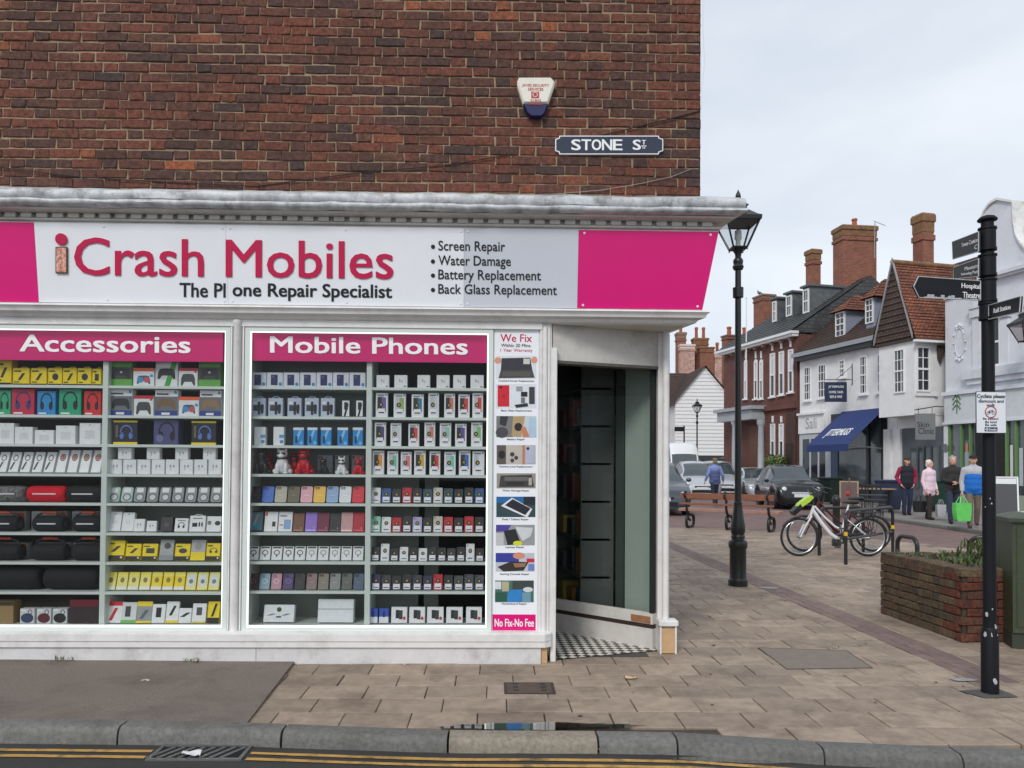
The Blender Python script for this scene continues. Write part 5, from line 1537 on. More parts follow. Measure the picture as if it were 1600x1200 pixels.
finger([(1489, 405), (1529, 393), (1529, 362), (1488, 378)], [5.85, Y0, Y0, 5.85], None, [('Town Centre', (.4, .5, .98, .72)), ('C', (.88, .16, .98, .38))])
finger([(1490, 436), (1529, 432), (1529, 404), (1490, 418)], [5.8, Y0, Y0, 5.8], None, [('Museum', (.5, .5, .98, .74)), ('Swimming Pool', (.35, .14, .98, .38))])
b, q, n = finger([(1436, 465), (1532, 469), (1532, 439), (1435, 432)], [4.72, Y0, Y0, 4.72], (1427.5, 447.5, 4.7, 'l'), [('Hospital', (.68, .5, .99, .82)), ('Theatre', (.7, .08, .99, .38))])
m = MB()
rr = random.Random(5)
for k in range(16):
    u = .1 + .055 * k
    hgt = rr.uniform(.06, .28) if k in (1, 2, 5, 6, 7, 8) else rr.uniform(.03, .09)
    p = [q[0].lerp(q[1], u - .03), q[0].lerp(q[1], u + .03)]
    up = (q[3] - q[0]) * hgt
    m.add([p[0] + n * .001, p[1] + n * .001, p[1] + up * .7 + n * .001, p[0].lerp(p[1], .5) + up + n * .001, p[0] + up * .6 + n * .001], [(0, 1, 2, 3, 4)])
m.build('peeled_paint', m_chip, b)
finger([(1545, 499), (1593, 488), (1595, 463), (1545, 477)], [Y0, 4.45, 4.45, Y0], None, [('Rail Station', (.18, .34, .72, .66))])
a0, a1 = at(1525, 677, 4.9), at(1572, 612, 4.9)
cs = thing('cyclist_notice', V(((a0.x + a1.x) / 2, 4.9, a0.z)), 'white cyclists dismount notice strapped to the black fingerpost', 'sign')
MB().cbox(a0.x, a1.x, 4.9, 4.905, a0.z, a1.z, .0015).build('board', C(24, 24, 26), cs)
MB().box(a0.x + .004, a1.x - .004, 4.898, 4.9, a0.z + .004, a1.z - .004).build('face', pm('notice_white', srgb(226, 228, 234), .3, .02), cs)
MB().box(g.x - .06, g.x + .06, 4.905, 4.93, (a0.z + a1.z) / 2 - .02, (a0.z + a1.z) / 2 + .02).build('strap', m_steel, cs)
nl = hl(4.8975)
for t, r in (('Cyclists please', (1527, 616, 1570, 623.5)), ('dismount and', (1529, 624, 1568, 629)), ('walk', (1541.5, 630.5, 1554.5, 635)), ('Be patient', (1536, 652.5, 1560, 656.5)), ('Be kind', (1539.5, 657.5, 1557, 661)), ('Be safe', (1539.5, 662, 1557, 665.5))):
    fit_text(t, rectpx(*r, nl), m_ink, 'lettering', cs, .0006, .03)
cc = nl(1548, 643.7)
MB().torus(cc, .036, .0032, 28, 6).build('prohibition_ring', C(176, 40, 40), cs)
m = MB()
for sx in (-1, 1):
    m.torus(cc + V((sx * .017, -.001, -.006)), .0095, .0012, 16, 5)
for a, b in (((-.017, -.006), (-.006, .009)), ((-.006, .009), (.012, .009)), ((.012, .009), (.017, -.006)), ((-.004, -.006), (.012, .009)), ((-.017, -.006), (-.004, -.006)), ((-.004, -.006), (-.006, .012)), ((.012, .009), (.01, .015))):
    m.cyl(cc + V((a[0], -.001, a[1])), cc + V((b[0], -.001, b[1])), .0012, n=5)
m.build('bicycle_symbol', m_ink, cs)
cn = rectpx(1538.5, 667.5, 1558.5, 674, nl)
m = MB(); m.hexa([cn[0] + V((0, -.0005, 0)), cn[1] + V((0, -.0005, 0)), cn[1], cn[0], cn[3] + V((0, -.0005, 0)), cn[2] + V((0, -.0005, 0)), cn[2], cn[3]]); m.build('logo_panel', C(28, 40, 80), cs)
fit_text('Swale', rectpx(1545, 669, 1557, 672.7, hl(4.8965)), m_wtext, 'lettering', cs, .0005, .02)
fit_text('o', rectpx(1540, 668.8, 1544, 672.8, hl(4.8965)), m_wtext, 'logo', cs, .0005, .03)
gp = MB()
P = [gnd(1497, 1080), gnd(1540, 1092), gnd(1592, 1090), gnd(1560, 1077)]
gp.add([V((p.x, p.y, .005)) for p in P], [(0, 1, 2, 3)])
struct(gp.build('grit_patch', pm('dark_grit', srgb(84, 82, 80), .9, .5, 90, 1, 200)))
# ---------------------------------------------------------------- green street cabinet
cn0, cl0 = gnd(1583, 1014), gnd(1556, 996)
ud = (cl0 - cn0).normalized(); rd = V((ud.y, -ud.x, 0))
dep = (cl0 - cn0).length
cab = thing('street_cabinet', cn0 + rd * .4 + ud * dep * .5, 'dark green metal street cabinet with sloped lid behind the fingerpost', 'cabinet')
m_green = pm('green_cabinet_paint', srgb(58, 68, 48), .45, .12, 6, .2, 60, dirt=srgb(90, 94, 80), dscale=30, damt=.35)
def cbx(a0, a1, b0, b1, z0, z1, mat, name, par, tops=None):
    P = [cn0 + rd * a + ud * b for a, b in ((a0, b0), (a1, b0), (a1, b1), (a0, b1))]
    T = P if tops is None else [cn0 + rd * a + ud * b for a, b in tops]
    m = MB(); m.hexa([p + V((0, 0, z0)) for p in P] + [p + V((0, 0, z1)) for p in T])
    return m.build(name, mat, par)
W_ = .85
cbx(0, W_, .02, dep - .02, 0, .13, pm('cabinet_plinth', srgb(52, 56, 46), .7, .15), 'plinth', cab)
cbx(.0, W_, .0, dep, .13, 1.03, m_green, 'case', cab)
cbx(-.03, W_ + .03, -.03, dep + .03, 1.03, 1.06, m_green, 'lid_rim', cab)
cbx(-.03, W_ + .03, -.03, dep + .03, 1.0605, 1.1, m_green, 'lid', cab, [(.1, .1), (W_ - .1, .1), (W_ - .1, dep - .1), (.1, dep - .1)])
cbx(.03, W_ * .5 - .005, -.008, -.001, .18, 1.0, m_green, 'door', cab)
cbx(W_ * .5 + .005, W_ - .03, -.008, -.001, .18, 1.0, m_green, 'door', cab)
cbx(W_ * .5 - .05, W_ * .5 - .03, -.016, -.008, .5, .6, m_black, 'lock', cab)
cbx(.14, .32, .12, dep - .12, 1.1005, 1.102, C(220, 222, 226), 'paper_note', cab)
# ---------------------------------------------------------------- brick planter
PA, PB = gnd(1376, 958), gnd(1503, 1004)
pu = (PA - PB).normalized(); pr_ = V((pu.y, -pu.x, 0)); PL, PWd, PH = (PA - PB).length, 1.15, .63
pt = thing('brick_planter', PB + pu * PL / 2 + pr_ * PWd / 2, 'mossy old brick planter with weeds growing on top', 'planter')
pq = lambda a, b, z: PB + pu * a + pr_ * b + V((0, 0, z))
m = MB(); m.hexa([pq(*p) for p in ((.02, .02, 0), (.02, PWd - .02, 0), (PL - .02, PWd - .02, 0), (PL - .02, .02, 0), (.02, .02, PH - .08), (.02, PWd - .02, PH - .08), (PL - .02, PWd - .02, PH - .08), (PL - .02, .02, PH - .08))]); m.build('core', pm('planter_mortar', srgb(70, 62, 52), .95, .3, 20, .6, 120), pt)
m = MB(); m.hexa([pq(*p) for p in ((.1, .1, PH - .2), (.1, PWd - .1, PH - .2), (PL - .1, PWd - .1, PH - .2), (PL - .1, .1, PH - .2), (.1, .1, PH - .03), (.1, PWd - .1, PH - .03), (PL - .1, PWd - .1, PH - .03), (PL - .1, .1, PH - .03))]); m.build('soil', pm('planter_soil', srgb(62, 54, 40), .95, .4, 25, .8, 80), pt)
def pbrick(w, k):
    return brickmesh(w, 200 + k, .0625, .1)
pmesh = {}
for w_ in (.206, .1):
    for mt, tg in ((m_pbrick, 0), (m_pbrick2, 1)):
        pmesh[(w_, tg)] = [pbrick(w_, k).mesh('brick', mt) for k in range(4)]
def lay_face(o, d, nrm, length, tgf):
    """courses of bricks on one planter face: origin o, direction d, outward normal nrm"""
    ang = math.atan2(d.y, d.x)
    for c in range(8):
        x = 0.0 if c % 2 == 0 else -.053
        i = c
        while x < length - .02:
            w_ = .206 if i % 2 == 0 else .1
            x0, x1 = max(0, x), min(length, x + w_)
            if x1 - x0 > .05:
                ww = .206 if x1 - x0 > .15 else .1
                p = o + d * ((x0 + x1) / 2) + nrm * (.0 + random.uniform(-.004, .004)) + V((0, 0, .036 + c * .0715))
                b = link('brick', random.choice(pmesh[(ww, tgf(c, x))]), p, pt)
                b.scale = ((x1 - x0) / ww, 1, 1)
                b.rotation_euler = (random.uniform(-.02, .02), random.uniform(-.015, .015), ang + random.uniform(-.015, .015))
            x += w_ + .009
            i += 1
lay_face(PA, -pu, -pr_, PL, lambda c, x: 1 if x > PL - .3 else 0)
lay_face(PB, pr_, -pu, PWd, lambda c, x: 1 if x < .7 else 0)
lay_face(pq(0, PWd, 0), pu, pr_, PL, lambda c, x: 0)
lay_face(pq(PL, PWd, 0), -pr_, pu, PWd, lambda c, x: 0)
cpm = [brickmesh(.098, 300 + k, .2, .065) for k in range(4)]
for k_ in range(4):
    cpm[k_] = cpm[k_].mesh('coping_brick', m_pbrick)
ang = math.atan2(pu.y, pu.x)
for side, o, d, ln in ((0, pq(0, .1, 0), pu, PL), (1, pq(0, PWd - .1, 0), pu, PL), (2, pq(.1, .2, 0), pr_, PWd - .4), (3, pq(PL - .1, .2, 0), pr_, PWd - .4)):
    x = .05
    while x < ln - .03:
        p = o + d * x + V((0, 0, PH - .018 + random.uniform(-.004, .006)))
        b = link('coping_brick', random.choice(cpm), p, pt)
        b.rotation_mode = 'QUATERNION'
        a = math.atan2(d.y, d.x)
        b.rotation_quaternion = (Matrix.Rotation(a, 4, 'Z') @ Matrix.Rotation(-PI / 2, 4, 'X')).to_quaternion()
        x += .107
m_leaf = [pm('weed_leaf_%d' % k, c, .6, .3, 20) for k, c in enumerate([(.09, .13, .03), (.05, .09, .025), (.13, .16, .04)])]
rr = random.Random(11)
def blades(m, c, n, hgt, spread, wdt):
    for _ in range(n):
        a = rr.uniform(0, 2 * PI)
        h_ = hgt * rr.uniform(.4, 1)
        d = V((math.cos(a), math.sin(a), 0))
        s = V((-d.y, d.x, 0)) * wdt * rr.uniform(.6, 1.2)
        b = c + V((rr.uniform(-.06, .06), rr.uniform(-.06, .06), 0))
        k = spread * rr.uniform(.2, 1)
        p1, p2 = b + d * k * .4 + V((0, 0, h_ * .6)), b + d * k + V((0, 0, h_))
        m.add([b - s * .5, b + s * .5, p1 + s, p1 - s, p2], [(0, 1, 2, 3), (3, 2, 4)], rr.randrange(3))
gm = MB()
for k in range(60):
    blades(gm, pq(rr.uniform(.15, PL - .15), rr.uniform(.15, PWd - .15), PH - .03), 14, .065, .07, .006)
o = gm.build('planter_grass', m_leaf)
tag(o, 'low green weeds and grass growing on the brick planter', 'grass', kind='stuff')
wd = thing('leafy_weed', pq(.75, .75, PH - .03), 'taller grey-green bushy weed at the back of the planter', 'plant')
gm = MB()
for k in range(26):
    blades(gm, pq(rr.uniform(.5, 1.0), rr.uniform(.6, .95), PH - .03 + rr.uniform(0, .12)), 12, .12, .08, .006)
gm.build('foliage', m_leaf, wd)
m = MB()
for k in range(5):
    b = pq(.75, .75, PH - .05)
    m.tube([b, b + V((rr.uniform(-.1, .1), rr.uniform(-.1, .1), .22))], .004, 5)
m.build('stem', pm('weed_stem', (.08, .07, .03), .8, .2), wd)
for i, (px, lab) in enumerate(((102, 'small weed tuft growing where asphalt meets the white riser'), (300, 'tiny weed tuft at the foot of the white riser'))):
    gm = MB()
    p = at(px, 1022, 5.69); p.z = za(p.x, 0)
    for k in range(2):
        blades(gm, p, 9, .05, .04, .005)
    o = gm.build('weed_tuft', m_leaf)
    tag(o, lab, 'weed')
# ---------------------------------------------------------------- bench
bo = gnd(1134, 829)
bn = thing('street_bench', bo, 'wooden slatted bench with curled black iron ends facing the road', 'bench', rz=-.62, local=True)
m_wood = pm('bench_timber', srgb(132, 84, 62), .55, .2, 9, .3, 60, dirt=srgb(90, 58, 44), dscale=6, damt=.6)
m_wood2 = pm('bench_seat_timber', srgb(160, 122, 108), .5, .15, 9, .3, 60)
for z, h_ in ((.7, .135), (.56, .05)):
    MB().cbox(-1.08, 1.08, -.03, .01, z, z + h_, .006).build('back_slat', m_wood, bn)
for k in range(4):
    MB().cbox(-1.16, 1.16, .06 + k * .105, .155 + k * .105, .4, .47, .008).build('seat_slat', m_wood2, bn)
for x in (-.95, 0, .95):
    m = MB()
    P = [V((x, -.05 + .07 * math.cos(a), .80 + .07 * math.sin(a))) for a in [PI * 1.9 - k * PI * 1.7 / 10 for k in range(11)]]
    m.tube(P, .024, 8)
    m.tube([V((x, .02, .82)), V((x, .035, .66)), V((x, .03, .5)), V((x, .06, .4)), V((x, .16, .34)), V((x, .3, .31))], .03, 8)
    m.tube([V((x, .06, .415)), V((x, .3, .42)), V((x, .5, .42))], .018, 8)
    lp_ = [V((x, .26 + .23 * math.copysign(abs(math.cos(a)) ** .6, math.cos(a)), .165 + .145 * math.copysign(abs(math.sin(a)) ** .6, math.sin(a)))) for a in [2 * PI * k / 24 for k in range(24)]]
    m.tube(lp_, .037, 8, closed=True)
    m.tube([V((x, .1, .3)), V((x, .17, .22)), V((x, .25, .18)), V((x, .3, .2))], [.02, .024, .028, .008], 8)
    m.build('iron_support', m_black, bn, 50)
# ---------------------------------------------------------------- cycle stands
m_hoop = pm('black_hoop_paint', srgb(32, 34, 36), .35, .15, 20)
m_yb = C(226, 178, 40)
def hoop(p0, p1, h, label, bands=True, bar=.38, r=.026):
    t = thing('cycle_stand', (p0 + p1) / 2, label, 'cycle stand')
    d = (p1 - p0); L_ = d.length; d.normalize()
    rad = min(.16, L_ * .3)
    P = [p0]
    for k in range(7):
        a = PI - PI / 2 * k / 6
        P.append(p0 + d * (rad + rad * math.cos(a)) + V((0, 0, h - rad + rad * math.sin(a))))
    for k in range(7):
        a = PI / 2 - PI / 2 * k / 6
        P.append(p1 + d * (-rad + rad * math.cos(a)) + V((0, 0, h - rad + rad * math.sin(a))))
    P.append(p1)
    MB().tube(P, r, 12).build('hoop', m_hoop, t, 50)
    if bar:
        MB().cyl(p0 + V((0, 0, bar)), p1 + V((0, 0, bar)), r * .8, n=10).build('cross_bar', m_hoop, t, 50)
    if bands:
        for p in (p0, p1):
            MB().cyl(p + V((0, 0, bar + .05)), p + V((0, 0, bar + .11)), r * 1.06, n=12).build('yellow_band', m_yb, t, 50)
h0, h1 = gnd(1321.5, 882), gnd(1395, 866)
hoop(h0, h1, .8, 'black hoop cycle stand with yellow bands before the white bicycle')
hoop(gnd(1280, 868), gnd(1349, 863), .78, 'plain black hoop cycle stand behind the white bicycle', False, .0)
lz = gnd(1399, 905), gnd(1433, 903)
hoop(V((at(1402, 800, 10.6).x, 10.6, 0)), V((at(1433, 800, 10.2).x, 10.2, 0)), .52, 'low black guard hoop just behind the brick planter', False, 0, .03)
hoop(V((at(1514, 800, 10.2).x, 10.2, 0)), V((at(1572, 800, 10.0).x, 10.0, 0)), .54, 'low black guard hoop partly hidden behind the fingerpost', False, 0, .03)
bl_ = gnd(1307, 853)
b = thing('bollard', bl_, 'dark bollard standing between the bicycles and the road', 'bollard')
m = MB(); m.lathe(bl_, [(.085, 0), (.085, .1), (.07, .13), (.068, .8), (.075, .82), (.075, .88), (.05, .93), (.01, .95)], 16); m.build('post', m_black, b, 40)
# ---------------------------------------------------------------- bicycles
def bicycle(Y, dx, frame_m, label, cargo):
    T = lambda zx, zy, dy=0.0: at(1190 + zx / 6 + dx, 690 + zy / 6, Y) + V((0, dy, 0))
    g_ = T(560, 1080); g_.z = 0
    t = thing('bicycle', g_, label, 'bicycle')
    fc, rc = T(352, 901), T(998, 893)
    zoff = V((0, 0, .315 - fc.z)); fc = fc + zoff; rc.z = fc.z
    U = lambda zx, zy, dy=0.0: T(zx, zy, dy) + zoff
    for c, nm in ((fc, 'front_wheel'), (rc, 'rear_wheel')):
        m = MB(); m.torus(c, .295, .019, 40, 8); wh = m.build('wheel', pm('tyre_rubber', srgb(34, 34, 36), .7, .1), t, 50)
        MB().torus(c, .272, .011, 40, 6).build('rim', pm('alloy_rim', srgb(190, 192, 194), .3, .05, metal=.7), wh, 50)
        m = MB()
        for k in range(28):
            a = 2 * PI * k / 28
            m.cyl(c + V((.015 * math.cos(a + 1.2), (-1) ** k * .025, .015 * math.sin(a + 1.2))), c + V((.268 * math.cos(a), 0, .268 * math.sin(a))), .0014, n=4)
        m.build('spoke', m_steel, wh)
        MB().cyl(c + V((0, -.05, 0)), c + V((0, .05, 0)), .02, n=12).build('hub', m_steel, wh, 50)
    bb = U(735, 910); st = U(790, 705); sp_ = U(815, 600); hd0, hd1 = U(490, 610), U(458, 700)
    m = MB()
    m.tube([U(480, 650), U(560, 770), U(640, 868), U(690, 905), bb], [.031, .033, .034, .033, .028], 10)
    m.tube([U(495, 612), U(590, 715), U(690, 805), U(757, 835)], [.018] * 4, 10)
    m.tube([bb, st, sp_], [.02, .019, .014], 10)
    m.cyl(hd0, hd1, .022, n=12)
    for s in (-.05, .05):
        m.tube([bb + V((0, s * .5, 0)), rc + V((0, s, 0))], .011, 8)
        m.tube([U(800, 735), rc + V((0, s, 0))], .009, 8)
    fr = m.build('frame', frame_m, t, 50)
    m = MB()
    for s in (-.05, .05):
        m.tube([hd1 + V((0, s * .8, -.01)), hd1.lerp(fc, .5) + V((-.01, s, 0)), fc + V((0, s, 0))], [.016, .015, .011], 8)
    m.cyl(hd1 + V((0, -.05, -.01)), hd1 + V((0, .05, -.01)), .016, n=8)
    m.build('fork', frame_m, t, 50)
    m = MB()
    top = U(470, 500)
    m.tube([hd0, top], .013, 8)
    m.tube([top + V((.13, -.28, .03)), top + V((.03, -.24, .06)), top + V((0, -.08, .02)), top, top + V((0, .08, .02)), top + V((.03, .24, .06)), top + V((.13, .28, .03))], .011, 8)
    m.build('handlebar', C(60, 62, 66), t, 50)
    m = MB()
    for s in (-1, 1):
        m.cyl(top + V((.04, s * .25, .056)), top + V((.14, s * .285, .026)), .016, n=10)
    m.build('grip', C(28, 28, 30), t, 50)
    m = MB()
    sc_ = U(830, 585)
    m.loft([[sc_ + V((x, w_ * math.cos(a), .02 + h_ * math.sin(a))) for a in [2 * PI * k / 10 for k in range(10)]] for x, w_, h_ in ((-.13, .012, .012), (-.1, .028, .022), (0, .05, .03), (.08, .085, .035), (.12, .08, .03), (.14, .04, .015))])
    m.build('saddle', C(34, 34, 36), t, 50)
    MB().tube([sp_, sc_], .013, 8).build('seat_post', m_steel, t, 50)
    m = MB()
    r0, r1 = U(850, 680), U(1130, 672)
    for s in (-.06, 0, .06):
        m.tube([r0 + V((0, s, 0)), r1 + V((0, s, 0))], .006, 6)
    for s in (-.06, .06):
        m.tube([r1.lerp(r0, .3) + V((0, s, 0)), rc + V((0, s, 0))], .005, 6)
        m.tube([r1.lerp(r0, .6) + V((0, s, 0)), rc + V((0, s, 0))], .005, 6)
    for u in (0, .33, .66, 1):
        p = r0.lerp(r1, u); m.cyl(p + V((0, -.06, 0)), p + V((0, .06, 0)), .006, n=6)
    m.box(r0.x, r1.x, Y - .05, Y + .05, r0.z + .006, r0.z + .02)
    m.build('rear_rack', C(30, 30, 32), t, 50)
    for c, a0, a1 in ((fc, .3, 2.6), (rc, .3, 2.9)):
        m = MB(); n_ = 14
        rg = []
        for k in range(n_ + 1):
            a = a0 + (a1 - a0) * k / n_
            d = V((math.cos(a), 0, math.sin(a)))
            rg.append([c + d * .325 + V((0, -.026, 0)), c + d * .335 + V((0, 0, 0)), c + d * .325 + V((0, .026, 0)), c + d * .33])
        m.loft(rg); m.build('mudguard', C(38, 38, 40) if cargo else C(70, 30, 32), t, 50)
    m = MB(); m.torus(bb, .075, .006, 24, 6); m.cyl(bb + V((0, -.07, 0)), bb + V((0, .07, 0)), .02, n=10)
    for s in (-1, 1):
        pd = bb + V((.01 * s, s * .08, -.165 * s))
        m.tube([bb + V((0, s * .07, 0)), pd], .01, 8)
        m.cbox(pd.x - .045, pd.x + .045, pd.y - .03 + s * .03, pd.y + .03 + s * .03, pd.z - .012, pd.z + .012, .004)
    m.build('crankset', C(70, 72, 74), t, 50)
    m = MB()
    for dz in (.045, -.045):
        m.tube([bb + V((0, -.045, dz * 1.6)), rc + V((0, -.045, dz * .7))], .005, 5)
    m.cbox(bb.x - .06, rc.x - .1, Y - .056, Y - .05, bb.z + .03, bb.z + .085, .002)
    m.build('chain', C(40, 40, 42), t, 50)
    if cargo:
        v0, v1 = U(330, 620), U(468, 520)
        m = MB(); dd = (v1 - v0).normalized(); nn_ = V((-dd.z, 0, dd.x))
        m.loft([[v0.lerp(v1, u) + nn_ * (a * w_) + V((0, b_, 0)) for a, b_ in ((-1, -.07), (1, -.07), (1, .07), (-1, .07))] for u, w_ in ((0, .015), (.2, .036), (.7, .04), (1, .02))])
        m.build('hi_vis_cover', C(180, 214, 70), t, 40)
        q0, q1 = U(285, 680), U(360, 610)
        m = MB(); m.loft([[q0.lerp(q1, u) + nn_ * (a * .04) + V((0, b_, 0)) for a, b_ in ((-1, -.08), (1, -.08), (1, .08), (-1, .08))] for u in (0, 1)]); m.build('bag', C(24, 24, 26), t)
        m = MB(); m.ell(U(765, 905, -.02), (.05, .03, .05)); m.build('motor', C(30, 30, 32), t, 50)
        fit_text('CORRATEC', [U(618, 838, -.03), U(520, 712, -.03), U(536, 700, -.03), U(634, 824, -.03)][::1], C(40, 42, 46), 'lettering', fr, .001) if False else None
    else:
        m = MB()
        b0 = r0.lerp(r1, .5) + V((0, 0, .01))
        for zz_ in (0, .08, .16, .24):
            s_ = .85 + zz_ * .7
            P = [b0 + V((a * .19 * s_, b_ * .14 * s_, zz_)) for a, b_ in ((-1, -1), (1, -1), (1, 1), (-1, 1))]
            m.tube(P + [P[0]], .004 if zz_ < .2 else .007, 5)
        for k in range(12):
            for s_ in (-1, 1):
                u = -1 + 2 * k / 11
                m.cyl(b0 + V((u * .16, s_ * .12, 0)), b0 + V((u * .19, s_ * .14, .24)), .0025, n=4)
        m.build('wire_basket', C(70, 72, 74), t)
        m = MB(); m.ell(U(760, 530, 0), (.03, .03, .045)); m.build('rear_light', C(190, 30, 40), t, 50)
bicycle(12.5, 0, pm('white_bike_paint', srgb(226, 228, 232), .25, .02, 6, coat=.4), 'white step-through bicycle with hi-vis cover on its handlebar bag', True)
bicycle(13.2, 8, pm('red_bike_paint', srgb(84, 24, 30), .3, .05, 6), 'dark red bicycle with wire basket standing behind the white one', False)
# ---------------------------------------------------------------- vehicles
def car(name, label, px, d, head, dims, top, belt, cabin, col, pillars=(), lights='round', grille=True, mat=None, plate=True):
    """loft along the length; px, d: where the middle of its front stands; head: heading angle of the nose"""
    L_, W_, H_ = dims[:3]
    Fp = at(px, 730, d); Fp.z = -.03
    hv = V((math.cos(head), math.sin(head), 0))
    t = thing(name, Fp - hv * L_ / 2, label, 'van' if 'van' in name else 'car', rz=head, local=True)
    mt = mat or pm('car_paint_%d_%d_%d' % col, srgb(col), .3, .04, 3, metal=.35, coat=.6)
    n = 60
    xs_ = [i / n for i in range(n + 1)]
    tx, tz = [p[0] for p in top], [p[1] for p in top]
    c0, c1, c2, c3 = cabin                    # cowl, windscreen top, rear window top, rear deck (fractions)
    wr = .062 * W_ / 1.7 * 5
    R_ = dims[3] if len(dims) > 3 else .31
    fw_, rw_ = .19, .8
    prof = []
    for u in xs_:
        zt = float(np.interp(u, tx, tz))
        wf = 1 - .22 * max(0, (.06 - u) / .06) ** 2 - .16 * max(0, (u - .94) / .06) ** 2
        w_ = W_ / 2 * wf
        zb = .2
        for c in (fw_, rw_):
            dx_ = abs(u - c) * L_
            if dx_ < R_ * 1.16:
                zb = max(zb, math.sqrt((R_ * 1.16) ** 2 - dx_ ** 2) + R_ * .95)
        bz = min(belt, zt - .03)
        incab = c0 < u < c3
        k = min(1, max(0, (zt - belt) / .3))
        yr = w_ * (.9 - .17 * k)
        zs = [(0, zb), (w_ * .86, zb), (w_ * .97, min(zb + .1, bz - .02)), (w_, (zb + bz) / 2 + .05 if zb < bz - .2 else bz - .02), (w_ * .975, bz), (yr + (w_ * .975 - yr) * .1, max(bz + .01, zt - .09)), (yr * .93, zt - .025), (yr * .55, zt), (0, zt + .012)]
        prof.append([((.5 - u) * L_, y, z) for y, z in zs])
    body, ws, rw = MB(), MB(), MB()
    glass = {1: MB(), -1: MB()}
    npn = len(prof[0])
    for sgn in (1, -1):
        for i in range(n):
            for j in range(npn - 1):
                q = [prof[i][j], prof[i + 1][j], prof[i + 1][j + 1], prof[i][j + 1]]
                q = [V((x, sgn * y, z)) for x, y, z in q]
                u = (xs_[i] + xs_[i + 1]) / 2
                tgt = body
                if j == 4 and c0 + .03 < u < c3 - .03 and not any(abs(u - p) < .014 for p in pillars) and prof[i][5][2] - prof[i][4][2] > .1:
                    tgt = glass[sgn]
                elif j in (6, 7) and c0 + .005 < u < c1 - .01:
                    tgt = ws
                elif j in (6, 7) and c2 + .01 < u < c3 - .01:
                    tgt = rw
                tgt.add(q, [(0, 1, 2, 3)])
    for e in (0, n):
        q = [V(p) for p in prof[e]] + [V((p[0], -p[1], p[2])) for p in prof[e][::-1]]
        body.add(q, [tuple(range(len(q)))])
    def weld(m, nm, mat_):
        o = m.build(nm, mat_, t)
        bm = bmesh.new(); bm.from_mesh(o.data)
        bmesh.ops.remove_doubles(bm, verts=bm.verts, dist=.0005)
        bmesh.ops.recalc_face_normals(bm, faces=bm.faces)
        bm.to_mesh(o.data); bm.free()
        o.data.polygons.foreach_set('use_smooth', [True] * len(o.data.polygons))
        o.data.set_sharp_from_angle(angle=math.radians(42))
        return o
    bo_ = weld(body, 'body', mt)
    mg_ = pm('car_glass', srgb(62, 70, 74), .05, .15, 2, spec=1.0)
    weld(glass[1], 'side_window', mg_); weld(glass[-1], 'side_window', mg_)
    weld(ws, 'windscreen', mg_)
    if rw.v:
        weld(rw, 'rear_window', mg_)
    for c in (fw_, rw_):
        for s in (-1, 1):
            p = V(((.5 - c) * L_, s * (W_ / 2 - .1), R_))
            m = MB(); m.lathe(p, [(R_ * .62, -.1), (R_ * .95, -.095), (R_, -.06), (R_, .06), (R_ * .95, .095), (R_ * .62, .1)], 24, M=Matrix.Rotation(PI / 2, 3, 'X'))
            wh = m.build('wheel', pm('tyre_rubber', srgb(34, 34, 36), .7, .1), t, 40)
            m = MB(); m.lathe(p, [(R_ * .63, -.085), (R_ * .6, -.09), (R_ * .15, -.07 ), (.02, -.07), (.02, .07), (R_ * .15, .07), (R_ * .6, .09), (R_ * .63, .085)], 20, M=Matrix.Rotation(PI / 2, 3, 'X'))
            m.build('rim', pm('alloy_rim', srgb(190, 192, 194), .3, .05, metal=.7), wh, 40)
    fx = L_ / 2
    zl = float(np.interp(.05, tx, tz)) - .1
    for s in (-1, 1):
        m = MB()
        if lights == 'round':
            m.ell((fx - .13, s * W_ * .34, zl - .02), (.09, .1, .1), 14, 8)
        else:
            m.ell((fx - .16, s * W_ * .37, zl - .02), (.16, .13, .075), 14, 8)
        m.build('headlight', pm('headlight_lens', srgb(214, 218, 222), .12, .05, 8, spec=.8), t, 60)
        m = MB(); m.ell((L_ * (.5 - c0) - .2, s * (W_ / 2 + .07), belt + .04), (.06, .09, .065), 10, 6); m.build('door_mirror', mt, t, 60)
        m = MB(); m.cbox(-fx + .0, -fx + .06, s * W_ * .36 - .07, s * W_ * .36 + .07, belt - .28, belt - .1, .01); m.build('tail_light', C(150, 20, 24), t)
        if lights == 'round':
            m = MB(); m.ell((fx - .06, s * W_ * .33, zl - .21), (.04, .05, .045), 10, 6); m.build('fog_light', pm('headlight_lens', srgb(214, 218, 222), .12), t, 60)
    if grille:
        m = MB(); m.cbox(fx - .05, fx + .012, -W_ * .27, W_ * .27, .28, .43, .02); m.build('grille', C(20, 20, 22), t)
        m = MB(); m.cbox(fx - .04, fx + .015, -W_ * .2, W_ * .2, zl - .17, zl - .1, .01); m.build('upper_grille', C(24, 24, 26) if lights != 'round' else C(190, 192, 196, .2), t)
    if plate:
        m = MB(); m.cbox(fx + .013, fx + .022, -.26, .26, .44, .55, .003); m.build('number_plate', C(214, 216, 222), t)
    return t
def hd(x, y):
    return math.atan2(y, x)
H0 = hd(-.1, -1)
t_f = [(0, .5), (.012, .66), (.05, .78), (.12, .86), (.22, .93), (.29, .97), (.36, 1.15), (.46, 1.4), (.54, 1.48), (.66, 1.49), (.8, 1.42), (.9, 1.24), (.97, .9), (1, .6)]
t_s = [(0, .5), (.01, .6), (.04, .7), (.14, .82), (.24, .9), (.28, .93), (.35, 1.12), (.44, 1.36), (.52, 1.44), (.64, 1.45), (.78, 1.36), (.88, 1.08), (.92, 1.0), (.98, .95), (1, .6)]
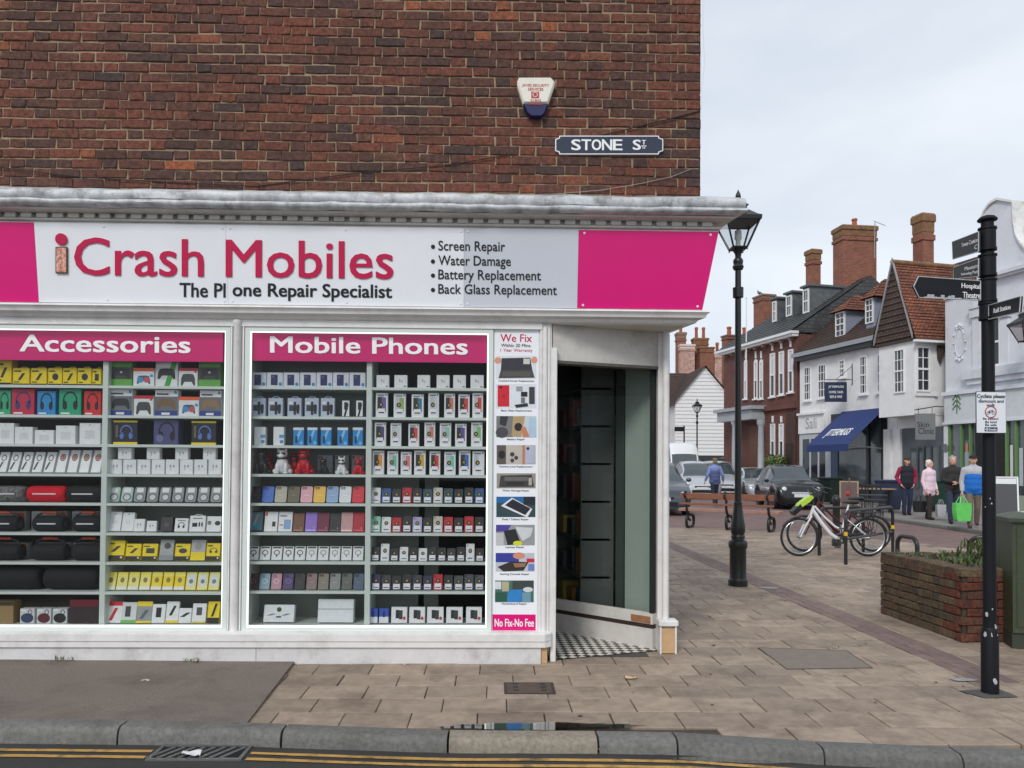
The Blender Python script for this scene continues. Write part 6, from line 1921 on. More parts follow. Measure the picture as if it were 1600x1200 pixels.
t_m = [(0, .52), (.01, .64), (.04, .78), (.12, .92), (.2, 1.0), (.24, 1.04), (.32, 1.3), (.42, 1.58), (.5, 1.68), (.65, 1.72), (.88, 1.62), (.96, 1.2), (1, .6)]
t_v = [(0, .6), (.008, .85), (.03, 1.05), (.09, 1.22), (.14, 1.32), (.17, 1.6), (.22, 2.2), (.27, 2.6), (.33, 2.78), (.5, 2.84), (.93, 2.84), (.985, 2.75), (1, .6)]
car('parked_car', 'small black retro hatchback with round headlights parked by the bicycles', 1253, 26.2, H0, (3.55, 1.65, 1.55, .3), [(a, b * 1.05) for a, b in t_f], .95, (.28, .52, .84, .97), (20, 21, 23), (.6,), 'round')
car('parked_car', 'silver saloon car parked beside the black hatchback', 1197, 34.5, H0, (4.3, 1.68, 1.45), t_s, .93, (.27, .5, .76, .93), (178, 182, 186), (.56,), 'wide')
car('parked_car', 'silver estate car behind the walker in blue', 1135, 36.8, H0, (4.4, 1.7, 1.5), [(a, b * 1.02) for a, b in t_m], 1.0, (.24, .47, .88, .97), (190, 194, 198), (.52, .72), 'wide')
car('parked_car', 'pale silver people carrier parked before the white van', 1098, 34.2, H0, (4.3, 1.76, 1.72), t_m, 1.04, (.23, .46, .88, .97), (186, 189, 194), (.5, .72), 'wide')
car('parked_car', 'dark grey SUV half hidden behind the shop downpipe', 1034, 22.8, H0, (4.35, 1.82, 1.62, .34), [(a, b * .96) for a, b in t_m], 1.02, (.24, .47, .88, .97), (64, 69, 76), (.5, .72), 'wide')
car('delivery_van', 'white high-roofed van parked at the far end', 1074, 41.5, H0, (5.6, 2.0, 2.84, .34), t_v, 1.35, (.145, .235, .99, 1.2), (222, 224, 226), (.36, .44, .5, .6, .7, .8, .9), 'wide', mat=pm('white_van_paint', srgb(224, 226, 228), .35, .03, 2))
# ---------------------------------------------------------------- people
def blob(parts, voxel, name, mat, parent, smooth=2):
    m = MB()
    for p in parts:
        if p[0] == 'c':
            a, b, r0, r1 = V(p[1]), V(p[2]), p[3], p[4]
            m.cyl(a, b, r0, r1, 12); m.ell(a, r0, 12, 8); m.ell(b, r1, 12, 8)
        else:
            m.ell(p[1], p[2], 14, 10)
    me = m.mesh('tmp', mat)
    o = bpy.data.objects.new('tmp', me); COL.objects.link(o)
    md = o.modifiers.new('r', 'REMESH'); md.mode = 'VOXEL'; md.voxel_size = voxel
    sm = o.modifiers.new('s', 'SMOOTH'); sm.factor = .5; sm.iterations = smooth
    me2 = bpy.data.meshes.new_from_object(o.evaluated_get(bpy.context.evaluated_depsgraph_get()))
    me2.name = name
    bpy.data.objects.remove(o)
    me2.polygons.foreach_set('use_smooth', [True] * len(me2.polygons))
    if not me2.materials:
        me2.materials.append(mat)
    return link(name, me2, (0, 0, 0), parent)
m_skin = pm('skin', srgb(206, 156, 132), .55, .06, 20)
def hand_parts(w, d, side, curl):
    """palm and five separate fingers hanging from the wrist w along direction d"""
    w, d = V(w), V(d).normalized()
    sx = V((side, 0, 0)); fwd = V((0, -1, 0))
    pal = w + d * .055
    out = [('c', w, pal, .02, .026), ('e', pal + d * .015, (.022, .036, .036))]
    for k, (o, ln) in enumerate(((-.027, .062), (-.009, .074), (.009, .07), (.026, .056))):
        b = pal + d * .035 + fwd * (-o)
        k1 = b + d * ln * .55 - sx * curl * .012
        k2 = k1 + d * ln * .45 - sx * curl * .028
        out += [('c', b, k1, .0095, .009), ('c', k1, k2, .009, .0075)]
    th = pal + fwd * .03
    out += [('c', pal + fwd * .012, th + d * .02, .012, .011), ('c', th + d * .02, th + d * .05 - sx * .008, .0105, .0085)]
    return out
def person(px, py, hgt, face, label, outfit, arms, stride, hat=None, hair=None, hold=None, lean=0.0):
    """face: heading angle of the front; arms: per side (elbow, wrist) offsets; outfit: jacket, sleeve, trousers, shoe colours"""
    gp_ = gnd(px, py, .05)
    t = thing('person', gp_, label, 'person', rz=face + PI / 2, local=True)     # local -Y is the front
    k = hgt / 1.72
    S = lambda *p: tuple(a * k for a in p)
    hipz, kz, shz = .9, .48, 1.37
    legs, sk, hands = [], [], []
    for s, st in ((-1, stride), (1, -stride)):
        hip, kn, an = (s * .085, 0, hipz), (s * .09, -st * .55 - .03, kz), (s * .09, -st + (.06 if st < 0 else 0), .09 + (.05 if st < -.1 else 0))
        legs.append((hip, kn, an))
    armj = []
    for s, (el, wr) in zip((-1, 1), arms):
        sh = (s * .185, 0, shz)
        armj.append((sh, (s * (.185 + el[0]), el[1], shz + el[2]), (s * (.185 + wr[0]), wr[1], shz + wr[2])))
    hc = V(S(0, -.02 - lean, 1.6))
    P = []
    for hip, kn, an in legs:
        P += [('c', S(*hip), S(*kn), .075 * k, .052 * k), ('c', S(*kn), S(*an), .05 * k, .034 * k)]
    P += [('e', S(0, 0, .96), S(.155, .11, .13)), ('e', S(0, 0, 1.14), S(.15, .1, .16)), ('e', S(0, 0, 1.3), S(.175, .11, .16)), ('c', S(0, 0, 1.42), tuple(hc - V((0, 0, .06 * k))), .055 * k, .05 * k)]
    for i, (sh, el, wr) in enumerate(armj):
        P += [('c', S(*sh), S(*el), .05 * k, .04 * k), ('c', S(*el), S(*wr), .038 * k, .027 * k)]
        d = V(wr) - V(el)
        P += [(a, b, c) + tuple(r) if a == 'c' else (a, b, c) for a, b, c, *r in hand_parts(S(*wr), d, (-1, 1)[i], 1)]
    P += [('e', tuple(hc + V((0, 0, .01))), (.073 * k, .09 * k, .112 * k)), ('e', tuple(hc + V((0, -.04 * k, -.05 * k))), (.05 * k, .055 * k, .055 * k)), ('e', tuple(hc + V((0, -.098 * k, -.012 * k))), (.013 * k, .018 * k, .024 * k))]
    for s in (-1, 1):
        P.append(('e', tuple(hc + V((s * .075 * k, .012 * k, -.005 * k))), (.012 * k, .02 * k, .03 * k)))
    blob(P, .0105, 'body', m_skin, t)
    J, Tm, Sl, Sh_ = outfit['jacket'], outfit['trousers'], outfit.get('sleeve'), outfit['shoes']
    hem = outfit.get('hem', .82)
    A = [('e', S(0, 0, 1.32), S(.2, .135, .15)), ('e', S(0, -.01, 1.15), S(.19, .14, .2)), ('e', S(0, -.005, hem + .16), S(.195, .145, .16)), ('c', S(0, 0, 1.4), S(0, -.01, 1.47), .085 * k, .07 * k), ('c', S(-.165, 0, 1.375), S(0, 0, 1.425), .062 * k, .075 * k), ('c', S(.165, 0, 1.375), S(0, 0, 1.425), .062 * k, .075 * k), ('e', S(0, -.005, (hem + 1.31) / 2), S(.19, .14, .2))]
    A += [('c', S(-.09, 0, hem + .05), S(.09, 0, hem + .05), .11 * k, .11 * k)]
    B = []
    for sh, el, wr in armj:
        w2 = V(el).lerp(V(wr), .93)
        B += [('c', S(*sh), S(*el), .066 * k, .058 * k), ('c', S(*el), S(*w2), .056 * k, .046 * k)]
    fab = lambda c, n_: pm('cloth_%s_%d_%d_%d' % (n_, *c), srgb(c), .85, .15, 18, .4, 120)
    if Sl:
        blob(A, .016, 'jacket', fab(J, 'jacket'), t); blob(B, .014, 'sleeve', fab(Sl, 'sleeve'), t)
    else:
        blob(A + B, .016, 'jacket', fab(J, 'jacket'), t)
    if outfit.get('panel'):
        blob([('e', S(0, -.014, 1.19), S(.198, .152, .14)), ('e', S(0, -.012, 1.06), S(.205, .158, .2)), ('e', S(0, -.01, .95), S(.207, .16, .14)), ('c', S(-.1, 0, .87), S(.1, 0, .87), .118 * k, .118 * k)], .016, 'jacket_panel', fab(outfit['panel'], 'panel'), t)
    Q = [('e', S(0, 0, .92), S(.165, .12, .12))]
    for hip, kn, an in legs:
        Q += [('c', S(*hip), S(*kn), .092 * k, .07 * k), ('c', S(*kn), S(an[0], an[1], an[2] - .0), .068 * k, .058 * k)]
    blob(Q, .016, 'trousers', fab(Tm, 'trousers'), t)
    for hip, kn, an in legs:
        blob([('e', S(an[0], an[1] - .05, an[2] - .05), S(.045, .12, .042)), ('c', S(an[0], an[1] + .01, an[2] - .04), S(*an), .046 * k, .042 * k)], .012, 'shoe', fab(Sh_, 'shoe'), t)
    if hair:
        hm = pm('hair_%d_%d_%d' % hair, srgb(hair), .8, .25, 60, .5, 150)
        Hh = [('e', tuple(hc + V((0, .02 * k, .035 * k))), (.084 * k, .094 * k, .1 * k)), ('e', tuple(hc + V((0, .045 * k, -.02 * k))), (.082 * k, .07 * k, .085 * k))]
        for j_ in range(10):
            a = j_ * 2.4
            Hh.append(('e', tuple(hc + V((.06 * math.cos(a) * k, (.03 + .05 * math.sin(a)) * k, (.075 + .02 * math.cos(a * 1.7)) * k))), (.034 * k,) * 3))
        blob(Hh, .012, 'hair', hm, t)
    if hat:
        hm = fab(hat, 'cap')
        blob([('e', tuple(hc + V((0, .01 * k, .06 * k))), (.088 * k, .1 * k, .062 * k)), ('e', tuple(hc + V((0, -.09 * k, .045 * k))), (.06 * k, .05 * k, .012 * k))], .01, 'cap', hm, t)
    e = MB()
    for s in (-1, 1):
        e.ell(hc + V((s * .03 * k, -.083 * k, .018 * k)), (.011 * k, .007 * k, .007 * k), 8, 6)
    e.ell(hc + V((0, -.09 * k, -.062 * k)), (.022 * k, .008 * k, .004 * k), 8, 6)
    e.build('face_features', C(70, 46, 42), t)
    return t, k, armj
DN = (((.05, .02, -.27), (.05, -.06, -.5)), ((.05, .02, -.27), (.05, -.06, -.5)))
toward = lambda px: math.atan2(-1, -(px - 800) / 1200)
person(1117, 790, 1.7, PI / 2 + .1, 'walker seen from behind in pale blue hooded jacket beyond the bench', dict(jacket=(120, 134, 184), trousers=(40, 42, 58), shoes=(60, 70, 110), hem=.8, panel=(76, 88, 128)), (((.1, .03, -.26), (.15, -.06, -.46)), ((.1, .03, -.26), (.15, -.06, -.46))), .12, hair=(120, 108, 80))
person(1417, 805, 1.72, toward(1417) + .3, 'person in dark gilet with red sleeves and flat cap, hands in pockets', dict(jacket=(28, 30, 42), sleeve=(150, 30, 66), trousers=(34, 42, 66), shoes=(30, 28, 28), hem=.82), (((.08, .06, -.25), (.0, -.04, -.44)), ((.08, .06, -.25), (.0, -.04, -.44))), .04, hat=(44, 46, 44), lean=.05)
person(1452, 812, 1.62, toward(1452) + .9, 'person with short white hair in pale pink raincoat', dict(jacket=(226, 200, 212), trousers=(52, 44, 40), shoes=(36, 28, 26), hem=.72), DN, .08, hair=(216, 210, 200))
person(1489, 818, 1.7, toward(1489) + .2, 'person in dark open jacket with grey hair, hands held together', dict(jacket=(44, 42, 42), trousers=(46, 54, 74), shoes=(28, 28, 32), hem=.8), (((.05, -.02, -.26), (-.13, -.22, -.3)), ((.05, -.02, -.26), (-.13, -.22, -.33))), .16, hair=(150, 148, 144))
t5, k5, aj5 = person(1521, 825, 1.72, toward(1521) + .1, 'person in bright blue and grey jacket with dark cap', dict(jacket=(176, 178, 182), panel=(26, 104, 190), trousers=(110, 98, 88), shoes=(84, 56, 46), hem=.82), DN, .14, hat=(36, 28, 32))
def bag(px, py, d, w_, h_, dp, col, label, hc, mat=None):
    p = at(px, py, d)
    t = thing('carrier_bag', V((p.x, d, p.z)), label, 'bag')
    m = MB()
    m.loft([[V((p.x + a * w_ / 2 * s, d + b_ * dp / 2, p.z + z)) for a, b_ in ((-1, -1), (0, -1.25), (1, -1), (1, 1), (0, 1.2), (-1, 1))] for z, s in ((0, .8), (.03, .9), (h_ * .6, 1.02), (h_, 1))])
    m.build('pouch', mat or pm('bag_%d_%d_%d' % col, srgb(col), .5, .12, 10, .3, 30), t, 40)
    for s in (-1, 1):
        P = [V((p.x - w_ * .25, d + s * dp / 2, p.z + h_)), V((p.x - w_ * .12, d + s * dp * .2, p.z + h_ + .14)), V((p.x + w_ * .12, d + s * dp * .2, p.z + h_ + .14)), V((p.x + w_ * .25, d + s * dp / 2, p.z + h_))]
        MB().tube(P, .01, 6).build('handle', C(*hc), t)
dd_ = gnd(1521, 825, .05).y
bag(1503, 814, dd_ - .12, .36, .42, .16, (98, 200, 92), 'bright green carrier bag held by the person in blue', (120, 210, 110))
d3 = gnd(1452, 812, .05).y
bag(1470, 807, d3 - .05, .24, .32, .1, (196, 194, 198), 'patterned grey shopping bag beside the pink raincoat', (150, 148, 150), pm('bag_pattern', srgb(206, 204, 206), .6, .5, 30, dirt=srgb(90, 90, 100), dscale=30, damt=.9))
bag(1437, 800, d3 + .1, .3, .3, .16, (24, 24, 28), 'black holdall carried between two walkers', (30, 30, 34))
# ---------------------------------------------------------------- far street: frame along the row of houses
O_ = at(1390, 730, 29.5); O_.z = 0
ud_ = ray(505, 724); U_ = V((ud_.x, ud_.y, 0)).normalized()      # away along the row
N_ = V((-U_.y, U_.x, 0))                                          # out to the street
def fw(s, n, z):
    return O_ + U_ * s + N_ * n + V((0, 0, z))
def fs_(px, py, n=0.0):
    p = hit(px, py, O_ + N_ * n, N_)
    return (p - O_).dot(U_), p.z
fS = lambda px, n=0.0, py=720: fs_(px, py, n)[0]
fZ = lambda px, py, n=0.0: fs_(px, py, n)[1]
def fbox(m, s0, s1, n0, n1, z0, z1, mi=0):
    m.hexa([fw(s0, n0, z0), fw(s0, n1, z0), fw(s1, n1, z0), fw(s1, n0, z0), fw(s0, n0, z1), fw(s0, n1, z1), fw(s1, n1, z1), fw(s1, n0, z1)], mi)
    return m
def part(name, mat, par, *bx, uv=False, smooth=None):
    m = MB()
    for b in bx:
        fbox(m, *b)
    return m.build(name, mat, par, smooth, uv)
m_rb = uvmat('far_red_brick', 0, srgb(106, 55, 46), srgb(88, 47, 41), srgb(108, 84, 74), .22, .072)
m_rb2 = uvmat('chimney_brick', 0, srgb(150, 84, 60), srgb(122, 66, 50), srgb(132, 106, 90), .22, .072)
m_slate = uvmat('slate_roof', 0, srgb(78, 80, 80), srgb(64, 66, 68), srgb(40, 42, 42), .25, .18, .6, .35)
m_tile = uvmat('brown_tile_roof', 0, srgb(88, 68, 58), srgb(72, 56, 50), srgb(40, 30, 28), .17, .11, .8, .3, .014)
m_tile2 = uvmat('orange_tile_roof', 0, srgb(150, 88, 60), srgb(110, 68, 54), srgb(60, 40, 34), .17, .11, .8, .45, .014)
m_rend = pm('white_render', srgb(224, 223, 222), .7, .05, 2, .2, 30, dirt=srgb(176, 174, 174), dscale=1.2, damt=.5)
m_rend2 = pm('lilac_white_render', srgb(212, 214, 220), .7, .05, 2, .2, 30, dirt=srgb(160, 160, 164), dscale=1.2, damt=.5)
m_trim = pm('white_joinery', srgb(226, 226, 226), .5, .04, 3)
m_wg = pm('window_glass_dark', srgb(44, 48, 52), .06, .3, 1.5, spec=.6)
m_curt = pm('curtain_pale', srgb(196, 198, 200), .8, .1, 6)
m_grey = pm('grey_shopfront', srgb(84, 88, 92), .5, .08, 4)
m_navy = pm('navy_canvas', srgb(34, 52, 104), .75, .1, 6, .3, 80)
m_bk = pm('black_shopfront', srgb(34, 36, 40), .4, .1, 4)
m_lich = pm('lichen_cap', srgb(126, 92, 66), .9, .3, 4, .4, 30, dirt=srgb(126, 116, 62), dscale=2.0, damt=.7)
m_pot = pm('terracotta_pot', srgb(166, 90, 60), .8, .2, 9)
m_portico = pm('grey_portico', srgb(158, 162, 166), .6, .06, 3)
PZ = .05
# far pavement with kerb, side-street paving
k0, k1 = gnd(1392, 812), gnd(1600, 841)
kd = (k1 - k0).normalized()
A_, B_ = k0 - kd * 34, k1 + kd * 12
pvm = MB()
ins = V((-kd.y, kd.x, 0))
if ins.dot(N_) > 0: ins = -ins
pvm.hexa([A_, B_, B_ + ins * 14, A_ + ins * 14] + [p + V((0, 0, PZ)) for p in (A_, B_, B_ + ins * 14, A_ + ins * 14)])
struct(pvm.build('far_pavement', pm('far_paving', srgb(128, 122, 118), .85, .15, 1.5, dirt=srgb(100, 94, 90), dscale=.8, damt=.5)))
n_ = int((B_ - A_).length / .9)
kb_ = thing('far_kerb', k0, None, None); struct(kb_)
ksm = MB().cbox(-.445, .445, -.07, .07, 0, PZ + .035, .01).mesh('kerb_stone', m_kerb)
for i in range(n_):
    p = A_ + kd * (.45 + i * .9) - ins * .07
    o = link('kerb_stone', ksm, (p.x, p.y, -.03), kb_)
    o.rotation_euler = (0, 0, math.atan2(kd.y, kd.x))
def sash(par, s0, s1, z0, z1, n=0.0, nv=2, nh=4, frame=.05, glass=None, sill=True, name='window', curtain=False):
    """sash window: box frame, two sashes with glazing bars, pane, sill"""
    m = MB()
    f = frame
    for a, b, c, d in ((s0, s0 + f, z0, z1), (s1 - f, s1, z0, z1), (s0 + f, s1 - f, z0, z0 + f), (s0 + f, s1 - f, z1 - f, z1), (s0 + f, s1 - f, (z0 + z1) / 2 - f * .5, (z0 + z1) / 2 + f * .5)):
        fbox(m, a, b, n - .02, n + .05, c, d)
    w_ = m.build(name, m_trim, par)
    m = MB()
    for k in range(1, nv):
        a = s0 + (s1 - s0) * k / nv; fbox(m, a - .015, a + .015, n - .01, n + .03, z0 + f, z1 - f)
    for k in range(1, nh):
        if k * 2 == nh: continue
        a = z0 + (z1 - z0) * k / nh; fbox(m, s0 + f, s1 - f, n - .009, n + .029, a - .015, a + .015)
    if m.v:
        m.build('glazing_bar', m_trim, w_)
    m = MB(); fbox(m, s0 + f, s1 - f, n + .002, n + .012, z0 + f, z1 - f); m.build('pane', glass or m_wg, w_)
    if curtain:
        m = MB(); fbox(m, s0 + f, s1 - f, n + .0125, n + .018, z0 + (z1 - z0) * .5, z1 - f); m.build('blind', m_curt, w_)
    if sill:
        m = MB(); fbox(m, s0 - .06, s1 + .06, n, n + .12, z0 - .07, z0 - .001); m.build('sill', m_trim, w_)
    return w_
def roofquad(par, a, b, c, d, mat, rows, name='roof', lift=.025):
    """tiled slope as real stepped courses: eave a-b, ridge c (above b), d (above a)"""
    a, b, c, d = V(a), V(b), V(c), V(d)
    nrm = (b - a).cross(d - a).normalized()
    if nrm.z < 0: nrm = -nrm
    m = MB()
    for k in range(rows):
        u0, u1 = k / rows, (k + 1) / rows
        p = [a.lerp(d, u0) + nrm * lift, b.lerp(c, u0) + nrm * lift, b.lerp(c, u1), a.lerp(d, u1)]
        m.add(p + [a.lerp(d, u0), b.lerp(c, u0)], [(0, 1, 2, 3), (4, 5, 1, 0)])
    return m.build(name, mat, par, None, True)
def chimney(par, base, w_, d_, h_, ang, pots=1, mat=m_rb2, name='chimney', cap=True, pot_h=.45):
    base = V(base)
    M_ = Matrix.Translation(base) @ Matrix.Rotation(ang, 4, 'Z')
    m = MB()
    m.box(-w_ / 2, w_ / 2, -d_ / 2, d_ / 2, -1.2, h_ * .86, M=M_)
    m.box(-w_ / 2 - .05, w_ / 2 + .05, -d_ / 2 - .05, d_ / 2 + .05, h_ * .8, h_ * .84, M=M_)
    ch_ = m.build(name, mat, par, None, True)
    m = MB()
    P = lambda o, z: [M_ @ V((a * (w_ / 2 + o), b * (d_ / 2 + o), z)) for a, b in ((-1, -1), (1, -1), (1, 1), (-1, 1))]
    m.loft([P(.02, h_ * .86), P(.02, h_ * .93), P(.07, h_ * .94), P(.07, h_ * .985), P(.02, h_)]); m.build('chimney_cap', m_lich if cap else mat, ch_)
    for k in range(pots):
        x = (k - (pots - 1) / 2) * w_ / max(1, pots)
        m = MB(); m.lathe(M_ @ V((x, 0, h_)), [(.13, 0), (.11, pot_h * .75), (.14, pot_h * .8), (.14, pot_h * .95), (.11, pot_h)], 12); m.build('chimney_pot', m_pot, ch_, 40)
    return ch_
ANG = math.atan2(U_.y, U_.x)
# ================= ornate white building by the fingerpost
s0, s1 = fS(1660), fS(1478)
ob = thing('ornate_white_building', fw((s0 + s1) / 2, -2, PZ), 'ornate white rendered building with curved parapet and green-framed shop', 'building')
zt = fZ(1479, 469)
m = MB()
sg = fS(1537)
prof = [(s0, PZ), (s1, PZ), (s1, zt), (sg + .02, zt + .05), (sg, fZ(1538, 360))]
for k in range(9):
    a = PI - PI / 2 * k / 8
    prof.append((fS(1562) + (sg - fS(1562)) * -math.cos(a), fZ(1538, 345) + (fZ(1560, 313) - fZ(1538, 345)) * math.sin(a)))
prof += [(fS(1586), fZ(1586, 316)), (fS(1587), fZ(1587, 345))]
for k in range(7):
    a = k / 6
    prof.append((fS(1587) + (fS(1606) - fS(1587)) * a, fZ(1587, 345) + (fZ(1602, 392) - fZ(1587, 345)) * (a ** .5)))
prof += [(s0, fZ(1602, 392))]
m.prism([(a, b) for a, b in prof], lambda u, v, d: fw(u, d, v), -.45, 0)
m.prism([(s0, PZ), (s1, PZ), (s1, zt - .1), (s0, zt - .1)], lambda u, v, d: fw(u, d, v), -7, -.451)
m.build('wall', m_rend2, ob)
cop = [p for p in prof[2:-1]]
m = MB()
rg = [[fw(a, -.5, b + .01), fw(a, .07, b + .01), fw(a, .07, b + .09), fw(a, -.5, b + .09)] for a, b in cop]
m.loft(rg); m.build('coping', pm('mossy_coping', srgb(226, 226, 224), .7, .1, 4, dirt=srgb(160, 132, 70), dscale=2.5, damt=.7), ob, 40)
za_, zb_ = fZ(1545, 431), fZ(1545, 440)
part('cornice_band', m_rend2, ob, (s0, sg, 0, .16, zb_, zb_ + .07), (s0, sg, 0, .24, zb_ + .0705, za_))
zs0, zs1 = fZ(1545, 584), fZ(1545, 576)
part('sill_band', m_rend2, ob, (s0, fS(1512), 0, .22, zs0 - .12, zs1 + .02), (s0, fS(1516), 0, .14, zs0 - .3, zs0 - .1205))
for px0, px1 in ((1524, 1536), (1568, 1580)):
    a, b = fS(px1), fS(px0)
    part('pilaster', m_rend2, ob, (a, b, .005, .1, zs1 + .03, fZ(px0, 498)), (a - .06, b + .06, .005, .16, fZ(px0, 497), fZ(px0, 484)), (a - .1, b + .1, .005, .2, fZ(px0, 483.5), fZ(px0, 479)))
sash(ob, fS(1567), fS(1553), zs1 + .04, fZ(1560, 495), .02, 1, 2, .07, sill=False)
# cartouche
c = fw(fS(1501), .02, fZ(1501, 535))
m = MB()
m.tube([c + U_ * (.2 * math.cos(a)) + V((0, 0, .5 * math.sin(a))) for a in [2 * PI * k / 24 for k in range(24)]], .018, 8, closed=True)
for k in range(12):
    a = 2 * PI * k / 12
    m.ell(c + U_ * (.25 * math.cos(a) + .03 * math.sin(3 * a)) + V((0, 0, .57 * math.sin(a))), (.035, .03, .04), 8, 6)
for dz in (-.62, .62):
    for s in (-1, 0, 1):
        m.ell(c + U_ * (s * .12) + V((0, 0, dz + abs(s) * -.06 * (1 if dz > 0 else -1))), (.06, .04, .06), 8, 6)
m.build('cartouche', m_rend2, ob, 60)
# shop: fascia, green frames, glass
f0, f1 = fZ(1500, 659), fZ(1500, 617)
part('shop_fascia', pm('pale_fascia', srgb(200, 204, 208), .5, .05), ob, (s0, fS(1481), 0, .14, f0, f1))
part('fascia_moulding', m_rend2, ob, (s0, fS(1479), 0, .22, f1 + .001, f1 + .13), (s0, fS(1479), 0, .18, f0 - .08, f0 - .001))
m_gf = pm('green_shop_frame', srgb(98, 132, 82), .5, .06, 4)
cfa = fw(fS(1501), .15, (f0 + f1) / 2 + .12)
m = MB(); m.cyl(cfa - V((0, 0, .3)), cfa + V((0, 0, .3)), .015, n=5)
for k in range(9):
    for s in (-1, 1):
        m.ell(cfa + U_ * (s * (.05 + .05 * (k % 3))) + V((0, 0, .3 - .055 * k)), (.045, .012, .03), 8, 5)
m.build('tree_logo', C(74, 110, 60), ob)
fit_text('TREATMENT', [fw(fS(1492) + 0, .142, f0 + .05), fw(fS(1511), .142, f0 + .05), fw(fS(1511), .142, f0 + .13), fw(fS(1492), .142, f0 + .13)], C(110, 120, 110), 'lettering', ob, .003) if False else None
gz0, gz1 = PZ + .55, f0 - .1
part('shop_glass', pm('shop_glass_dark', srgb(72, 80, 82), .08, .6, 1.2, spec=.9), ob, (s0, fS(1484), .0, .02, gz0, gz1))
part('stall_riser', pm('pale_green_riser', srgb(150, 160, 140), .6, .1), ob, (s0, fS(1482), 0, .1, PZ, gz0))
for px in (1486, 1505, 1519, 1576, 1591, 1606):
    a = fS(px)
    part('green_mullion', m_gf, ob, (a - .035, a + .035, .021, .1, gz0 + .001, gz1))
part('door_recess', pm('shop_dark', srgb(30, 28, 30), .7, .2), ob, (fS(1574), fS(1526), .03, .06, PZ + .01, gz1 - .05))
for px0, px1, z0_, z1_, cl in ((1487, 1491, 1.0, 1.9, (200, 204, 206)), (1509, 1517, .9, 2.0, (150, 158, 164)), (1510, 1514, 2.0, 2.3, (190, 120, 100)), (1580, 1584, .8, 2.2, (206, 206, 200)), (1594, 1600, .9, 2.1, (180, 186, 190))):
    m = MB(); fbox(m, fS(px1), fS(px0), .025, .04, z0_, z1_); m.build('window_display', C(*cl), ob)
part('corner_strip', m_rend2, ob, (fS(1485), fS(1479), .0, .12, PZ, f0 - .1))
m = MB(); a = fS(1482); m.lathe(fw(a, .13, fZ(1482, 700)), [(.01, -.012), (.15, -.012), (.15, .012), (.01, .012)], 18, M=Matrix.Rotation(PI / 2, 3, 'Y')); m.build('round_sign', C(120, 118, 128), ob)
# wall lantern at the edge of the picture
wl = fw(fS(1604, 1.0), 1.0, fZ(1604, 533, 1.0))
wlt = thing('wall_lantern', wl - V((0, 0, .3)), 'black wall lantern bracketed off the ornate white building', 'lantern')
lantern(wlt, wl, 1.55, m_black)
MB().tube([wl, wl - V((0, 0, .12)), wl - N_ * .5 - V((0, 0, .3)), wl - N_ * 1.0 - V((0, 0, .35))], .03, 8).build('bracket', m_black, wlt)
# pavement sign before the green shop
g_ = gnd(1570, 806, PZ)
ab = thing('pavement_sign', g_, 'white-framed A-board standing outside the green-framed shop', 'A-board')
for s in (-1, 1):
    m = MB()
    Mx = Matrix.Translation(g_) @ Matrix.Rotation(-.5, 4, 'Z') @ Matrix.Rotation(s * .18, 4, 'X')
    m.box(-.3, .3, s * .2 - .015, s * .2 + .015, .0, 1.1, M=Mx)
    m.build('panel', C(52, 54, 58), ab)
    m = MB()
    for a, b, c_, d_ in ((-.34, -.3, 0, 1.14), (.3, .34, 0, 1.14), (-.3, .3, 1.1, 1.14)):
        m.box(a, b, s * .2 - .02, s * .2 + .02, c_, d_, M=Mx)
    m.build('frame', m_trim, ab)
Mx = Matrix.Translation(g_) @ Matrix.Rotation(-.5, 4, 'Z') @ Matrix.Rotation(-.18, 4, 'X')
m = MB(); m.box(-.29, .29, -.226, -.216, .92, 1.08, M=Mx); m.build('title_strip', C(214, 216, 218), ab)
# ================= jettied gable building
NJ = .95
sN, sF = fS(1425, NJ), fS(1369, NJ, 540)
sb0 = fS(1479)
jb = thing('jettied_gable_house', fw((sN + sF) / 2, -2, PZ), 'white jettied house with tile-hung gable and bay window', 'building')
ze = fZ(1369, 537, NJ)                       # eaves
za2 = fZ(1403, 408, NJ)                      # apex
sm = (sN + sF) / 2
part('wall', m_rend, jb, (sN, sF, -5, NJ - .12, fZ(1425, 648, NJ), ze + .1))
part('ground_wall', m_rend, jb, (sN + .02, sF, -5, .0, PZ, fZ(1425, 648, NJ) - .002))
m = MB(); m.prism([(sN - .05, ze), (sF + .05, ze), (sm, za2)], lambda u, v, d: fw(u, d, v), NJ - .2, NJ - .02); m.build('tile_hung_gable', m_tile, jb, None, True)
for k in range(13):
    u0 = k / 13
    z0_ = ze + (za2 - ze) * u0; z1_ = ze + (za2 - ze) * (k + 1.06) / 13
    a, b = sN - .05 + (sm - sN + .05) * u0, sF + .05 + (sm - sF - .05) * u0
    m = MB(); m.add([fw(a, NJ + .02, z0_), fw(b, NJ + .02, z0_), fw(b + (sm - b) / 13, NJ - .015, z1_), fw(a + (sm - a) / 13, NJ - .015, z1_)], [(0, 1, 2, 3)]); m.build('tile_course', m_tile, jb, None, True)
m = MB()
for a in (sN - .08, sF + .08):
    p0_, p1_ = fw(a, NJ + .06, ze - .08), fw(sm, NJ + .06, za2 + .03)
    dn = V((0, 0, .16))
    m.hexa([p0_ - N_ * .05, p0_, p1_, p1_ - N_ * .05, p0_ - N_ * .05 + dn, p0_ + dn, p1_ + dn, p1_ - N_ * .05 + dn])
m.build('bargeboard', pm('grey_bargeboard', srgb(150, 150, 150), .6, .1), jb)
ov = .25
roofquad(jb, fw(sN - ov, -4.5, ze - .12), fw(sN - ov, NJ + .05, ze - .12), fw(sm, NJ + .05, za2), fw(sm, -4.5, za2), m_tile2, 24)
